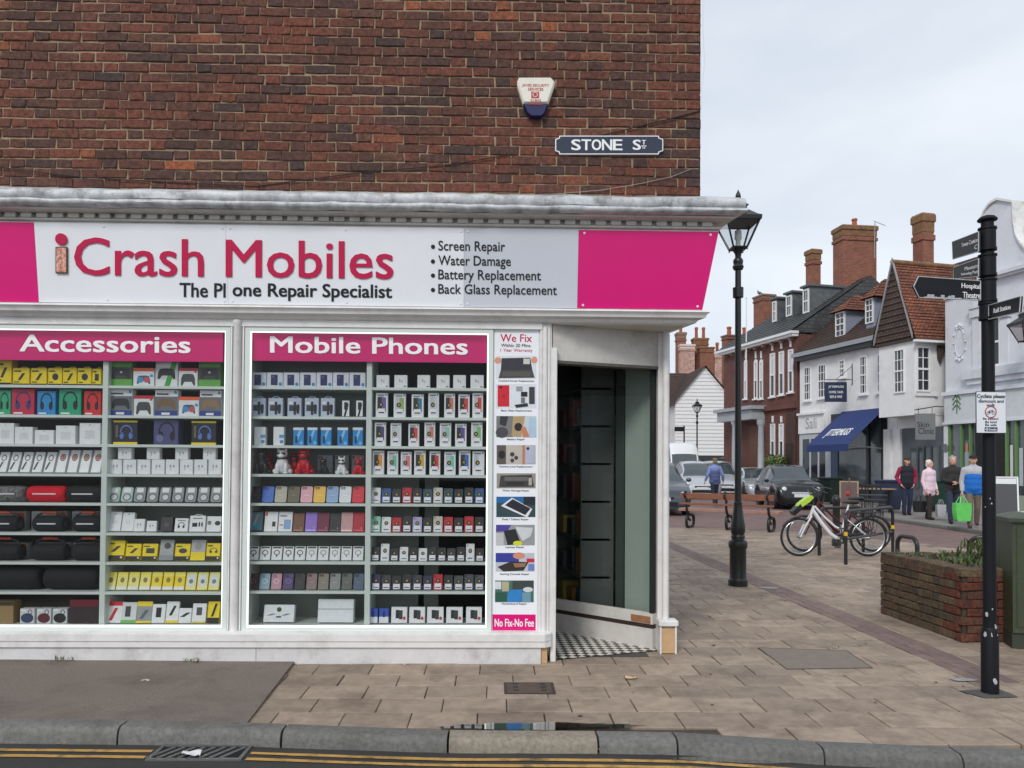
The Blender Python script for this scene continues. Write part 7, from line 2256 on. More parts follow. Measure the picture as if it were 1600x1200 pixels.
roofquad(jb, fw(sF + ov, -4.5, ze - .12), fw(sF + ov, NJ + .05, ze - .12), fw(sm, NJ + .05, za2), fw(sm, -4.5, za2), m_tile, 24)
m = MB(); m.tube([fw(sm, NJ + .05, za2 + .03), fw(sm, -4.5, za2 + .03)], .1, 8); m.build('ridge_tile', m_lich, jb, 50)
part('jetty_beam', pm('dark_timber', srgb(70, 58, 50), .8, .15), jb, (sN - .08, sF + .05, NJ - .119, NJ - .02, ze - .14, ze - .02))
part('eaves_gutter', m_trim, jb, (sN - ov - .06, sN - ov + .06, -3.5, NJ + .1, ze - .24, ze - .16))
# bay: front sash in the gable wall, side sash facing along the street
zw0, zw1 = fZ(1437, 613, .4), fZ(1437, 543, .4)
sash(jb, fS(1415, NJ - .12), fS(1398, NJ - .12), zw0, zw1, NJ - .12, 3, 4, .06, sill=False)
def side_sash(par, n0, n1, z0, z1, s, nv=2, nh=4):
    def bx(m, a, b, c, d, o0, o1):
        m.hexa([fw(s - o0, a, c), fw(s - o1, a, c), fw(s - o1, b, c), fw(s - o0, b, c), fw(s - o0, a, d), fw(s - o1, a, d), fw(s - o1, b, d), fw(s - o0, b, d)])
    m = MB(); f = .06
    for a, b, c, d in ((n0, n0 + f, z0, z1), (n1 - f, n1, z0, z1), (n0 + f, n1 - f, z0, z0 + f), (n0 + f, n1 - f, z1 - f, z1), (n0 + f, n1 - f, (z0 + z1) / 2 - .035, (z0 + z1) / 2 + .035)):
        bx(m, a, b, c, d, -.02, .06)
    w_ = m.build('window', m_trim, par)
    m = MB()
    for k in range(1, nv):
        a = n0 + (n1 - n0) * k / nv; bx(m, a - .015, a + .015, z0 + f, z1 - f, -.01, .04)
    for k in range(1, nh):
        if k * 2 != nh:
            a = z0 + (z1 - z0) * k / nh; bx(m, n0 + f, n1 - f, a - .015, a + .015, -.009, .039)
    m.build('glazing_bar', m_trim, w_)
    m = MB(); bx(m, n0 + f, n1 - f, z0 + f, z1 - f, .0, .012); m.build('pane', m_wg, w_)
side_sash(jb, .2, .78, zw0, zw1, sN)
m = MB()
for a, b, c, d, o in ((-.1, NJ - .1, zw0 - .16, zw0 - .06, .09), (.0, NJ - .1, zw0 - .8, zw0 - .16, .03)):
    m.hexa([fw(sN, a, c), fw(sN - o, a, c), fw(sN - o, b, c), fw(sN, b, c), fw(sN, a, d), fw(sN - o, a, d), fw(sN - o, b, d), fw(sN, b, d)])
m.build('bay_apron', m_rend, jb)
m = MB(); m.prism([(-.55, ze - .3), (-.1, ze - .3), (-.12, ze - .75), (-.2, ze - .95), (-.28, ze - .7), (-.45, ze - .42)], lambda u, v, d: fw(sN - d, u, v), .02, .12); m.build('timber_bracket', pm('dark_timber', srgb(70, 58, 50), .8, .15), jb)
# grey clinic shopfront under the jetty
z1c = fZ(1440, 668)
part('clinic_front', m_grey, jb, (fS(1476), fS(1412), .005, .06, PZ, z1c))
part('clinic_glass', pm('shop_glass_dark', srgb(72, 80, 82), .08, .6, 1.2, spec=.9), jb, (fS(1470), fS(1424), .061, .07, PZ + .7, z1c - .75))
for px in (1424, 1437, 1447, 1458, 1470):
    a = fS(px); part('clinic_mullion', m_grey, jb, (a - .035, a + .035, .0705, .11, PZ + .65, z1c - .7))
part('white_pillar', m_rend, jb, (fS(1411), fS(1402), .0, .14, PZ, z1c), (fS(1395), fS(1385), .0, .14, PZ, z1c))
# hanging clinic sign
hs0 = fw(fS(1446, .95), .95, 0)
hsn = thing('hanging_sign', hs0 + V((0, 0, fZ(1446, 690, .95))), 'grey hanging clinic sign on an iron bracket', 'sign')
zc0, zc1 = fZ(1446, 687, .95), fZ(1446, 646, .95)
cu_ = hs0
e_ = V((1, -.12, 0)).normalized()
hw_ = 16 / 1200 * 24.6
m = MB(); P = [cu_ + e_ * (a * hw_) + V((0, b * .02, z)) for z in (zc0, zc1) for a, b in ((-1, -1), (1, -1), (1, 1), (-1, 1))]; m.hexa(P); m.build('board', pm('sign_grey', srgb(118, 120, 122), .5, .05), hsn)
fr_ = lambda a, z: cu_ + e_ * (a * hw_) + V((0, -.025, z))
H_ = zc1 - zc0
for t_, u0, u1, v0, v1 in (('Skin', -.85, .35, .48, .68), ('Clinic', -.75, .85, .22, .45), ('FAVERSHAM', -.2, .5, .1, .16)):
    if t_ == 'FAVERSHAM': continue
    fit_text(t_, [fr_(u0, zc0 + H_ * v0), fr_(u1, zc0 + H_ * v0), fr_(u1, zc0 + H_ * v1), fr_(u0, zc0 + H_ * v1)], C(40, 42, 46), 'lettering', hsn, .003)
m = MB(); m.tube([fw(fS(1446, .95) - .0, .2, zc1 + .25), cu_ + e_ * (hw_ * 1.1) + V((0, 0, zc1 + .25)), cu_ - e_ * hw_ * 1.1 + V((0, 0, zc1 + .12))], .02, 6)
for a in (-.7, .7):
    m.cyl(cu_ + e_ * (a * hw_) + V((0, 0, zc1)), cu_ + e_ * (a * hw_) + V((0, 0, zc1 + .2)), .01, n=5)
m.build('bracket', m_black, hsn)
# ================= long white house with dormers
s2, s3 = sF + .02, fS(1250)
lh = thing('long_white_house', fw((s2 + s3) / 2, -2, PZ), 'long white house with sash windows and brown tiled dormered roof', 'building')
zg = fZ(1300, 548)
part('wall', m_rend, lh, (s2, s3, -5, 0, PZ, zg))
part('gutter_board', pm('grey_gutter', srgb(150, 152, 156), .5, .08), lh, (s2 - .6, s3 + .1, .0, .4, zg - .02, zg + .16))
part('eaves_soffit', m_bk, lh, (s2 - .3, s3 + .05, .0, .3, zg - .2, zg - .021))
for px0, px1, y0, y1 in ((1257, 1268, 573, 626), (1279, 1292, 569, 622), (1312, 1322, 562, 590), (1344, 1356, 556, 616), (1372, 1386, 552, 613)):
    a, b = fS(px1), fS(px0)
    sash(lh, a, b, fZ((px0 + px1) / 2, y1), fZ((px0 + px1) / 2, y0), .0, 3, 4, .06)
zr = zg + 3.3
roofquad(lh, fw(s3 + .1, .35, zg + .14), fw(s2 - 1.2, .35, zg + .14), fw(s2 - 1.2, -3.6, zr), fw(s3 + .1, -3.6, zr), m_tile, 30)
roofquad(lh, fw(s3 + .1, -7.5, zg + .14), fw(s2 - 1.2, -7.5, zg + .14), fw(s2 - 1.2, -3.6, zr), fw(s3 + .1, -3.6, zr), m_tile, 12)
m = MB(); m.prism([(.34, zg + .1), (-7.4, zg + .1), (-3.6, zr - .03)], lambda u, v, d: fw(d, u, v), s3 - .02, s3 + .06); m.build('roof_gable', m_tile, lh, None, True)
def dormer(par, px0, px1, y0, y1, ro, depth=2.0):
    """sash dormer: window face, leaded cheeks, hipped orange tiled top"""
    n0 = -.3
    a, b = fS(px1, n0), fS(px0, n0)
    z0_, z1_ = fZ((px0 + px1) / 2, y1, n0), fZ((px0 + px1) / 2, y0, n0)
    dm = part('dormer', pm('dormer_cheek', srgb(140, 146, 164), .6, .08), par, (a, b, n0 - depth, n0, z0_ - .5, z1_))
    sash(par, a + .02, b - .02, z0_, z1_ - .02, n0 + .02, 2, 4, .05, sill=False)
    r0 = z1_ + ro
    e = .22
    P0 = [fw(a - e, n0 + .2, z1_), fw(b + e, n0 + .2, z1_), fw(b + e, n0 - depth - .4, z1_), fw(a - e, n0 - depth - .4, z1_)]
    q0_, q1_ = fw((a + b) / 2, n0 - .7, r0), fw((a + b) / 2, n0 - depth - .6, r0)
    roofquad(par, P0[0], P0[1], q0_, q0_, m_tile2, 6, 'dormer_roof')
    roofquad(par, P0[3], P0[0], q0_, q1_, m_tile2, 6, 'dormer_roof')
    roofquad(par, P0[1], P0[2], q1_, q0_, m_tile2, 6, 'dormer_roof')
dormer(lh, 1307, 1322, 487, 526, .75)
dormer(lh, 1354, 1367, 466, 505, .85)
cb_ = fw(fS(1336, -4), -4.0, zr - .3)
zc = at(1336, 356, cb_.y).z
chimney(lh, cb_, 1.75, .9, zc - cb_.z, ANG + PI / 2 - .12, 1)
cb_ = fw(fS(1271, -4.6), -4.6, zr - .6)
chimney(lh, cb_, .55, .55, at(1271, 391, cb_.y).z - cb_.z, ANG, 0)
# satellite aerial on the big chimney
cbx_ = fw(fS(1364, -4), -4.0, 0)
ae = thing('tv_aerial', V((cbx_.x, cbx_.y, at(1366, 400, cbx_.y).z)), 'thin television aerial beside the big brick chimney', 'aerial')
pA_, pB_ = at(1366.5, 403, cbx_.y), at(1367, 346, cbx_.y)
MB().cyl(pA_, pB_, .02, n=6).build('mast', m_steel, ae)
m = MB(); pC_ = at(1382, 352, cbx_.y); m.cyl(pB_, pC_, .015, n=5)
for k in range(6):
    p = pB_.lerp(pC_, k / 5); m.cyl(p - V((0, .2, .1)), p + V((0, .2, .1)), .008, n=4)
m.build('boom', m_steel, ae)
# brick chimney further right behind the jettied roof
cb_ = fw(fS(1444, -6), -6, 7.0)
chimney(jb, cb_, .62, .62, at(1444, 336, cb_.y).z - cb_.z, ANG, 0)
# pale shop sign at the far end of the long house, dark shop with awning
zf0, zf1 = fZ(1270, 677), fZ(1270, 648)
part('shop_signboard', m_rend, lh, (fS(1291), s3 - .02, .0, .1, zf0, zf1), (fS(1291), s3 - .02, .0, .2, zf1 + .001, zf1 + .1))
sgx = lambda px: fS(px)
fit_text('Sali', [fw(fS(1262), .103, zf0 + .2), fw(fS(1279), .103, zf0 + .2), fw(fS(1279), .103, zf1 - .14), fw(fS(1262), .103, zf1 - .14)], C(150, 150, 152), 'lettering', lh, .004)
part('shop_front', pm('pale_shopfront', srgb(176, 180, 184), .5, .05), lh, (fS(1300), s3 - .03, .005, .05, PZ, zf0 - .02))
for px0, px1 in ((1256, 1266), (1269, 1279), (1282, 1291)):
    a, b = fS(px1), fS(px0)
    part('shop_pane', m_wg, lh, (a, b, .051, .06, PZ + .6, zf0 - .25))
xD0, xD1 = fS(1387), fS(1300)
zD = fZ(1380, 640)
part('dark_shopfront', m_bk, lh, (xD0, xD1, .004, .05, PZ, zD))
part('dark_shop_glass', pm('shop_glass_dark', srgb(72, 80, 82), .08, .6, 1.2, spec=.9), lh, (xD0 + .3, fS(1362), .051, .06, PZ + .5, zD - .35), (fS(1356), xD1 - .2, .051, .06, PZ + .5, zD - .8))
part('slatted_panel', pm('slate_blue_boards', srgb(70, 80, 104), .6, .1), lh, (fS(1312), fS(1301), .051, .1, PZ, zD - .9))
part('shop_pilaster', m_bk, lh, (fS(1361), fS(1357), .051, .12, PZ, zD - .1))
aw = thing('shop_awning', fw(fS(1350), .6, zD), 'navy blue canvas awning pulled out over the dark shopfront', 'awning')
wa0, wa1 = fS(1386), fS(1318)
zA1, zA0 = fZ(1352, 640), fZ(1290, 697, 1.9)
nA = 1.75
m = MB()
Pt = [fw(wa0, .06, zA1), fw(wa1, .06, zA1), fw(wa1, nA, zA0 + .06), fw(wa0, nA, zA0 + .06)]
m.hexa([p - V((0, 0, .02)) for p in Pt] + Pt); m.build('canopy', m_navy, aw)
m = MB(); m.hexa([fw(wa0, nA, zA0 - .22), fw(wa1, nA, zA0 - .22), fw(wa1, nA + .02, zA0 - .22), fw(wa0, nA + .02, zA0 - .22), fw(wa0, nA, zA0 + .06), fw(wa1, nA, zA0 + .06), fw(wa1, nA + .02, zA0 + .06), fw(wa0, nA + .02, zA0 + .06)]); m.build('valance', m_navy, aw)
for a in (wa0 + .1, wa1 - .1):
    MB().tube([fw(a, .06, zA0 - .1), fw(a, nA - .05, zA0 + .02)], .025, 6).build('arm', m_steel, aw)
tp = lambda u, v: Pt[0].lerp(Pt[1], u).lerp(Pt[3].lerp(Pt[2], u), v) + V((0, 0, .004))
fit_text('JITTERMUGS', [tp(.74, .72), tp(.26, .72), tp(.26, .52), tp(.74, .52)][::-1] if False else [tp(.8, .8), tp(.25, .8), tp(.25, .55), tp(.8, .55)], m_wtext, 'lettering', aw, .003, .01)
# navy hanging sign
hs0 = fw(fS(1306, .8), .8, 0)
hn = thing('hanging_sign', hs0 + V((0, 0, fZ(1306, 627, .8))), 'navy hanging cafe sign on an iron bracket above the awning', 'sign')
zc0, zc1 = fZ(1306, 628, .8), fZ(1306, 597, .8)
hw_ = 19 / 1200 * 27.6
m = MB(); P = [hs0 + e_ * (a * hw_) + V((0, b * .025, z)) for z in (zc0, zc1) for a, b in ((-1, -1), (1, -1), (1, 1), (-1, 1))]; m.hexa(P); m.build('board', pm('sign_navy', srgb(30, 44, 72), .4, .04), hn)
cu_ = hs0; H_ = zc1 - zc0
for t_, u0, u1, v0, v1 in (('JITTERMUGS', -.7, .7, .68, .82), ('COFFEE, TAKES', -.65, .65, .42, .55), ('BEER & WINE', -.55, .55, .2, .32)):
    fit_text(t_, [fr_(u0, zc0 + H_ * v0), fr_(u1, zc0 + H_ * v0), fr_(u1, zc0 + H_ * v1), fr_(u0, zc0 + H_ * v1)], m_wtext, 'lettering', hn, .003, .01, lift=.004)
m = MB(); m.tube([fw(fS(1306, .8), .0, zc1 + .12), hs0 + e_ * hw_ * 1.3 + V((0, 0, zc1 + .1)), hs0 - e_ * hw_ * 1.1 + V((0, 0, zc1 + .1))], .018, 6)
m.tube([fw(fS(1306, .8), .0, zc1 + .7), hs0 + V((0, 0, zc1 + .1))], .012, 5)
m.cyl(fw(fS(1306, .8), .01, zc1 - .1), fw(fS(1306, .8), .01, zc1 + .8), .02, n=6)
m.build('bracket', m_black, hn)
# cafe furniture on the far pavement
def cafe_table(px, py, label):
    g_ = gnd(px, py, PZ)
    t = thing('cafe_table', g_, label, 'table', rz=-.3, local=True)
    MB().cbox(-.75, .75, -.3, .3, .72, .76, .006).build('table_top', pm('pale_table_wood', srgb(150, 122, 98), .6, .15), t)
    for a in (-.62, .62):
        for b_ in (-.22, .22):
            MB().cyl((a, b_, 0), (a, b_, .72), .022, n=8).build('leg', m_black, t)
cafe_table(1357, 801, 'pale-topped cafe table outside the dark shopfront')
def cafe_chair(px, py, rz, label):
    g_ = gnd(px, py, PZ)
    t = thing('cafe_chair', g_, label, 'chair', 'black cafe chairs', rz=rz, local=True)
    MB().cbox(-.2, .2, -.2, .2, .44, .47, .006).build('seat', C(34, 34, 36), t)
    m = MB()
    for k in range(4):
        x = -.17 + k * .113
        m.cbox(x - .02, x + .02, .18, .205, .5, .86, .004)
    m.cbox(-.2, .2, .175, .21, .84, .9, .006)
    m.build('backrest', C(34, 34, 36), t)
    for a in (-.17, .17):
        for b_ in (-.17, .17):
            MB().cyl((a, b_, 0), (a, b_, .44), .016, n=8).build('leg', C(34, 34, 36), t)
cafe_chair(1337, 803, .4, 'black cafe chair at the near end of the pale table')
cafe_chair(1350, 804, .1, 'black cafe chair at the middle of the pale table')
cafe_chair(1368, 806, -.3, 'black cafe chair at the far side of the pale table')
mb_ = gnd(1327, 805, PZ)
t = thing('menu_board', mb_, 'slanting wooden menu board with dark red face by the cafe table', 'A-board', rz=-.4, local=True)
MB().box(-.22, .22, -.02, .02, .05, .98, M=Matrix.Rotation(-.22, 4, 'X')).build('panel', C(66, 34, 38), t)
m = MB()
for a, b, c_, d_ in ((-.26, -.22, 0, 1.02), (.22, .26, 0, 1.02), (-.22, .22, .98, 1.02)):
    m.box(a, b, -.025, .025, c_, d_, M=Matrix.Rotation(-.22, 4, 'X'))
m.build('frame', pm('pale_table_wood', srgb(150, 122, 98), .6, .15), t)
MB().box(-.02, .02, 0, .04, 0, 1.1, M=Matrix.Rotation(.15, 4, 'X')).build('prop', C(120, 96, 76), t)
def wheelie(px, py, col, label):
    g_ = gnd(px, py, PZ)
    t = thing('wheelie_bin', g_, label, 'bin', rz=.3, local=True)
    mt = pm('bin_%d_%d_%d' % col, srgb(col), .5, .1, 6)
    m = MB(); m.loft([[V((a * w_, b * w_ * 1.1, z)) for a, b in ((-1, -1), (1, -1), (1, 1), (-1, 1))] for z, w_ in ((.08, .2), (.9, .28), (.95, .3))]); m.build('body', mt, t)
    m = MB(); m.cbox(-.31, .31, -.36, .34, .951, 1.02, .02); m.build('lid', mt, t)
    for s in (-1, 1):
        MB().cyl((s * .22, .2, .1), (s * .27, .2, .1), .1, n=14).build('wheel', C(28, 28, 30), t, 40)
wheelie(1390, 800, (44, 52, 78), 'dark blue wheelie bin by the dark shopfront pillar')
wheelie(1297, 788, (28, 44, 38), 'dark green wheelie bin standing beyond the black hatchback')
wheelie(1474, 800, (26, 66, 52), 'green bin between the grey clinic front and the walkers')
# ================= red brick building with portico
s4, s5 = fS(1246) + .02, fS(1131)
rb = thing('red_brick_building', fw((s4 + s5) / 2, -2, PZ), 'red brick building with white cornice, tall sashes and slate roof', 'building')
zc_ = fZ(1190, 536)
part('wall', m_rb, rb, (s4, s5, -6, 0, PZ, zc_ - .35), uv=True)
part('cornice', m_trim, rb, (s4 - .1, s5 + .1, .0, .3, zc_ - .14, zc_ - .02), (s4 - .14, s5 + .14, .0, .42, zc_ - .019, zc_ + .1))
m = MB()
dmm = MB().box(-.09, .09, 0, .2, -.28, -.15).mesh('cornice_bracket', pm('brick_corbel', srgb(150, 120, 100), .8, .2))
for k in range(9):
    p = fw(s4 + .35 + k * (s5 - s4 - .7) / 8, .0, zc_)
    o = link('cornice_bracket', dmm, p, rb); o.rotation_euler = (0, 0, ANG)
    o.rotation_euler = (0, 0, math.atan2(N_.y, N_.x) - PI / 2)
part('frieze', m_rb, rb, (s4, s5, -6, -.001, zc_ - .349, zc_ - .02), uv=True)
zr2 = zc_ + 3.0
roofquad(rb, fw(s5 + .1, .4, zc_ + .1), fw(s4 - .1, .4, zc_ + .1), fw(s4 - .1, -4, zr2), fw(s5 - .8, -4, zr2), m_slate, 18)
m = MB(); m.prism([(.35, zc_ + .05), (-8, zc_ + .05), (-4, zr2 - .05)], lambda u, v, d: fw(d, u, v), s4 - .05, s4 + .05); m.build('roof_gable', m_slate, rb, None, True)
roofquad(rb, fw(s5 + .1, -8, zc_ + .1), fw(s5 + .1, .4, zc_ + .1), fw(s5 - .8, -4, zr2), fw(s5 - .8, -4, zr2), m_slate, 18)
for px0, px1, y0, y1 in ((1204, 1211.5, 552, 620), (1218, 1225.5, 549, 617), (1232.5, 1240, 546, 613)):
    pm_ = (px0 + px1) / 2
    sash(rb, fS(px1), fS(px0), fZ(pm_, y1), fZ(pm_, y0), .0, 1, 2, .07, curtain=True)
    part('keystone', m_trim, rb, (fS(pm_) - .06, fS(pm_) + .06, .0, .05, fZ(pm_, y0 - 4), fZ(pm_, y0 - 15)))
for px0, px1 in ((1179, 1184), (1187.5, 1192.5), (1163.5, 1168)):
    pm_ = (px0 + px1) / 2
    a, b = fS(px1), fS(px0)
    sash(rb, a, b, fZ(pm_, 623), fZ(pm_, 566), .0, 1, 2, .06, curtain=True)
    m = MB(); m.prism([((a + b) / 2 + (b - a) / 2 * math.cos(t_), fZ(pm_, 566) + (b - a) / 2 * math.sin(t_)) for t_ in [PI * k / 10 for k in range(11)]], lambda u, v, d: fw(u, d, v), .0, .045); m.build('arch_head', m_trim, rb)
    part('keystone', m_trim, rb, ((a + b) / 2 - .05, (a + b) / 2 + .05, .0, .05, fZ(pm_, 560), fZ(pm_, 549)))
for px0, px1 in ((1204.5, 1211.5), (1218, 1225)):
    pm_ = (px0 + px1) / 2
    sash(rb, fS(px1), fS(px0), fZ(pm_, 716), fZ(pm_, 662), .0, 1, 2, .07, curtain=True)
    part('keystone', m_trim, rb, (fS(pm_) - .06, fS(pm_) + .06, .0, .05, fZ(pm_, 660), fZ(pm_, 650)))
part('string_course', m_rb, rb, (s4, fS(1196), .0, .14, fZ(1220, 640), fZ(1220, 632)), uv=True)
part('brick_pier', pm('soot_brick', srgb(70, 50, 44), .85, .25), rb, (s4, fS(1231), .0, .1, PZ, fZ(1238, 645)))
part('blocked_door', pm('dark_brown_door', srgb(52, 36, 32), .7, .2), rb, (fS(1241), fS(1231), .1005, .13, PZ, fZ(1236, 692)))
# portico
pn = .75
po_ = part('portico', m_portico, rb, (fS(1195), fS(1140), .0, pn, fZ(1170, 655, pn), fZ(1170, 640, pn)), (fS(1196) - .1, fS(1139) + .1, .0, pn + .15, fZ(1170, 639.5, pn), fZ(1170, 634, pn)))
for px in (1148, 1189):
    p = fw(fS(px, pn - .2), pn - .2, PZ)
    h_ = fZ(px, 655, pn) - PZ
    m = MB(); m.lathe(p, [(.2, 0), (.2, .15), (.16, .2), (.15, h_ * .6), (.13, h_ - .35), (.15, h_ - .3), (.2, h_ - .2), (.2, h_)], 16); m.build('column', m_portico, rb, 40)
part('portico_door', pm('panelled_door', srgb(96, 62, 48), .6, .2), rb, (fS(1186), fS(1173), .001, .08, PZ, fZ(1180, 665)))
# three leaded flat dormers
for px0, px1, y0, y1, pxr in ((1208, 1214, 471, 503, 1229), (1229.5, 1238, 462, 494, 1255), (1256, 1265, 452, 489, 1304)):
    n0 = -1.3
    a, b = fS(px1, n0), fS(px0, n0)
    pm_ = (px0 + px1) / 2
    z0_, z1_ = fZ(pm_, y1, n0), fZ(pm_, y0, n0)
    part('leaded_dormer', pm('dormer_lead', srgb(92, 96, 98), .6, .3, 5), rb, (a - .05, b + .05, n0 - 2.6, n0, z0_ - .4, z1_ + .1))
    sash(rb, a, b, z0_, z1_, n0 + .01, 2, 2, .07, sill=False)
    part('dormer_top', pm('dormer_lead', srgb(92, 96, 98), .6, .3, 5), rb, (a - .15, b + .15, n0 - 2.6, n0 + .12, z1_ + .101, z1_ + .2))
cb_ = fw(fS(1194, -4.5), -4.5, zr2 - .8)
chimney(rb, cb_, 1.05, .8, at(1194, 462, cb_.y).z - cb_.z, ANG, 0, cap=False)
cb_ = fw(fS(1139, -1.5), -1.5, zc_)
chimney(rb, cb_, .6, .6, at(1139, 524, cb_.y).z - cb_.z, ANG, 1, cap=False, pot_h=.5)
cb_ = fw(fS(1163, -4.5), -4.5, zr2 - 1.0)
chimney(rb, cb_, .6, .6, at(1163, 524, cb_.y).z - cb_.z, ANG, 1, cap=False, pot_h=.5)
# pigeon on the chimney
pp_ = at(1186.5, 461, fw(fS(1194, -4.5), -4.5, 0).y)
pg = thing('pigeon', pp_, 'grey pigeon perched on the red brick chimney', 'bird')
m = MB(); m.ell(pp_ + V((0, 0, .13)), (.13, .08, .085), 12, 8); m.ell(pp_ + V((-.09, 0, .24)), (.045, .04, .045), 10, 6); m.cyl(pp_ + V((-.06, 0, .16)), pp_ + V((-.09, 0, .24)), .05, .035, 10); m.cyl(pp_ + V((.1, 0, .12)), pp_ + V((.22, 0, .08)), .04, .015, 8); m.cyl(pp_ + V((-.12, 0, .24)), pp_ + V((-.16, 0, .235)), .012, .003, 6)
for s in (-.03, .03):
    m.cyl(pp_ + V((0, s, 0)), pp_ + V((0, s, .08)), .01, n=6)
m.build('body', pm('pigeon_feathers', srgb(96, 104, 112), .7, .3, 20), pg, 60)
# flagpole
fpp = fw(fS(1166, .3), .3, 0)
fl_ = thing('flagpole', V((fpp.x, fpp.y, fZ(1166, 625, .3))), 'thin white flagpole fixed to the brick front above the portico', 'flagpole')
MB().cyl(V((fpp.x, fpp.y, fZ(1166, 625, .3))), V((fpp.x, fpp.y, fZ(1167, 466, .3))), .04, .025, 8).build('pole', m_trim, fl_)
MB().ell(V((fpp.x, fpp.y, fZ(1167, 465, .3))), .05, 8, 6).build('finial', m_trim, fl_)
# topiary in pots by the brick front
for px, lab in ((1205, 'round clipped bush in a pot by the portico side'), (1218, 'round clipped bush in a pot nearer the awning')):
    g_ = fw(fS(px, .5), .5, PZ)
    tb = thing('potted_bush', g_, lab, 'shrub', 'clipped bushes before the brick building')
    m = MB(); m.lathe(g_, [(.16, 0), (.22, .4), (.24, .42), (.2, .44)], 14); m.build('pot', m_pot, tb, 40)
    MB().cyl(g_ + V((0, 0, .4)), g_ + V((0, 0, 1.5)), .03, n=6).build('trunk', pm('bush_bark', srgb(80, 64, 48), .9, .2), tb)
    m = MB(); r_ = random.Random(px)
    for k in range(420):
        d = V((r_.gauss(0, 1), r_.gauss(0, 1), r_.gauss(0, 1))).normalized() * (.34 * r_.uniform(.75, 1.05))
        c = g_ + V((0, 0, 1.65)) + d
        a = V((r_.uniform(-1, 1), r_.uniform(-1, 1), r_.uniform(-1, 1))) * .05
        b = d.normalized().cross(a).normalized() * .04
        m.add([c - a, c + b, c + a, c - b], [(0, 1, 2, 3)], r_.randrange(3))
    m.build('crown', m_leaf, tb)
# ================= white weatherboarded cottage at the end
DC = 53.0
cv = lambda px, py: at(px, py, DC)
wc = thing('weatherboard_cottage', V((cv(1100, 720).x, DC, 0)), 'white weatherboarded gable cottage with brown tiled roof at street end', 'building')
ap, le, re_ = cv(1101, 573), cv(1055, 627), cv(1147, 627)
bz_ = -.03
m = MB(); m.prism([(le.x, bz_), (re_.x, bz_), (re_.x, re_.z), (ap.x, ap.z), (le.x, le.z)], lambda u, v, d: V((u, d, v)), DC, DC + 6); m.build('wall', m_rend, wc)
nb_ = 24
for k in range(nb_):
    z0_ = 2.2 + (ap.z - 2.2) * k / nb_; z1_ = 2.2 + (ap.z - 2.2) * (k + 1) / nb_
    def xr(z):
        if z <= le.z: return le.x, re_.x
        t_ = (z - le.z) / (ap.z - le.z)
        return le.x + (ap.x - le.x) * t_, re_.x + (ap.x - re_.x) * t_
    a, b = xr(z0_); c, d = xr(z1_)
    m = MB(); m.hexa([V((a, DC - .05, z0_)), V((b, DC - .05, z0_)), V((b, DC - .001, z0_)), V((a, DC - .001, z0_)), V((c, DC - .012, z1_)), V((d, DC - .012, z1_)), V((d, DC - .001, z1_)), V((c, DC - .001, z1_))])
    m.build('board', m_trim, wc)
part_z = 2.2
m = MB(); m.box(le.x, re_.x, DC - .06, DC - .001, bz_, 2.2); m.build('shopfront', C(60, 60, 64), wc)
dn = V((0, 0, -.12))
roofquad(wc, le + V((-.25, -.25, -.28)), le + V((-.25, 8, -.28)), ap + V((0, 8, .06)), ap + V((0, -.25, .06)), m_tile, 16)
roofquad(wc, re_ + V((.25, -.25, -.28)), re_ + V((.25, 8, -.28)), ap + V((0, 8, .06)), ap + V((0, -.25, .06)), m_tile, 16)
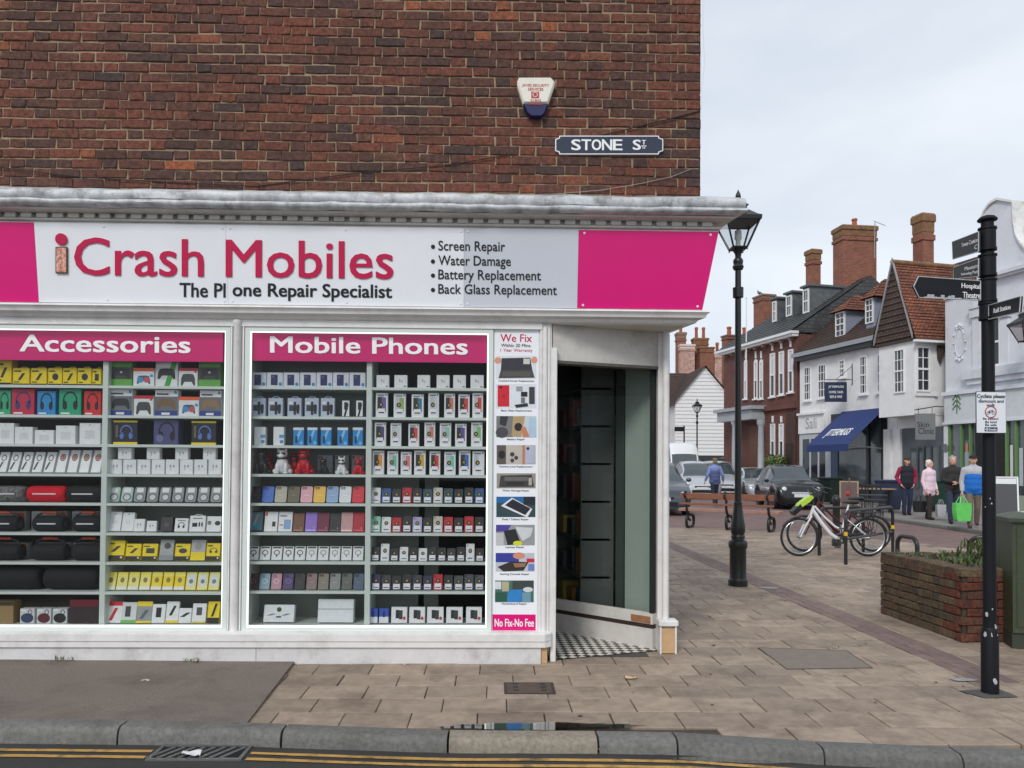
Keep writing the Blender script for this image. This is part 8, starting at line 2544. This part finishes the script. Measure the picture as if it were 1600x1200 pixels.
# lower wing with broad roof behind, chimneys
r0, r1 = at(1030, 632, 55), at(1100, 632, 55)
z_r = at(1060, 583, 58).z
roofquad(wc, V((r0.x - 6, 55, r0.z)), V((r1.x + 1, 55, r0.z)), V((r1.x + 1, 58, z_r)), V((r0.x - 6, 58, z_r)), m_tile, 18)
m = MB(); m.box(r0.x - 6, le.x - .01, 55.3, 60, bz_, r0.z); m.build('wing_wall', pm('grey_render', srgb(176, 180, 186), .7, .08), wc)
r2 = at(1160, 590, 60)
m = MB(); m.box(le.x, at(1160, 600, 60).x, 60, 62, 0, r2.z); m.build('rear_wall', m_rb, wc, None, True)
m_fl = uvmat('flint_chimney', 0, srgb(190, 150, 136), srgb(160, 96, 76), srgb(206, 190, 180), .2, .09, .8, .3)
def chim2(px0, px1, y0, y1, D, mat, pots=0, cap=True):
    a, b = at(px0, y1, D), at(px1, y0, D)
    chimney(wc, V(((a.x + b.x) / 2, D, a.z)), (b.x - a.x) * .9, .7, b.z - a.z, 0, pots, mat, cap=cap, pot_h=.9)
chim2(1056, 1071, 520, 590, 61, m_rb2, 1, False)
chim2(1060, 1085, 539, 590, 60.4, m_fl, 0, False)
chim2(1081, 1106, 529, 585, 61.2, m_rb2, 2, True)
chim2(1091, 1115, 543, 585, 60.2, m_rb2, 0, True)
chim2(1114, 1127, 553, 590, 60.3, m_fl, 1, False)
# direction sign on a short post and a market gazebo in front of the cottage
sp0 = at(1069, 672, 50)
ds = thing('black_direction_sign', V((sp0.x, 50, 0)), 'small black direction sign on a post before the weatherboarding', 'sign')
MB().cyl((sp0.x, 50, -.03), (sp0.x, 50, at(1069, 665, 50).z), .05, n=8).build('post', m_black, ds)
a, b = at(1054, 674, 49.95), at(1069, 667, 49.95)
MB().box(a.x, b.x, 49.93, 49.97, a.z, b.z).build('board', m_black, ds)
g_ = at(1153, 730, 46); g_.z = -.03
gz = thing('market_gazebo', g_, 'black topped market gazebo beyond the parked silver cars', 'gazebo')
m = MB(); P = [[g_ + V((a * w_, b * w_ * .8, z)) for a, b in ((-1, -1), (1, -1), (1, 1), (-1, 1))] for z, w_ in ((1.75, .95), (1.95, .97), (2.12, .5), (2.16, .05))]
m.loft(P); m.build('canopy', C(26, 24, 30), gz)
for a in (-.9, .9):
    for b in (-.7, .7):
        MB().cyl(g_ + V((a, b, 0)), g_ + V((a, b, 1.76)), .03, n=6).build('leg', m_steel, gz)
m = MB(); m.box(g_.x - .85, g_.x - .2, 46.1, 46.15, .8, 1.7); m.build('side_panel', C(206, 204, 210), gz)
m = MB(); m.box(g_.x - .15, g_.x + .85, 46.1, 46.15, .8, 1.7); m.build('banner', C(96, 70, 120), gz)
# backdrop terrace behind the row, closing the street end
m = MB(); m.box(at(1030, 700, 70).x - 12, at(1300, 700, 70).x, 70, 72, 0, 5.2)
bt_ = thing('terrace_behind', (12, 63, 0), 'plain red brick terrace closing the far end of the street', 'building')
m.build('wall', m_rb, bt_, None, True)
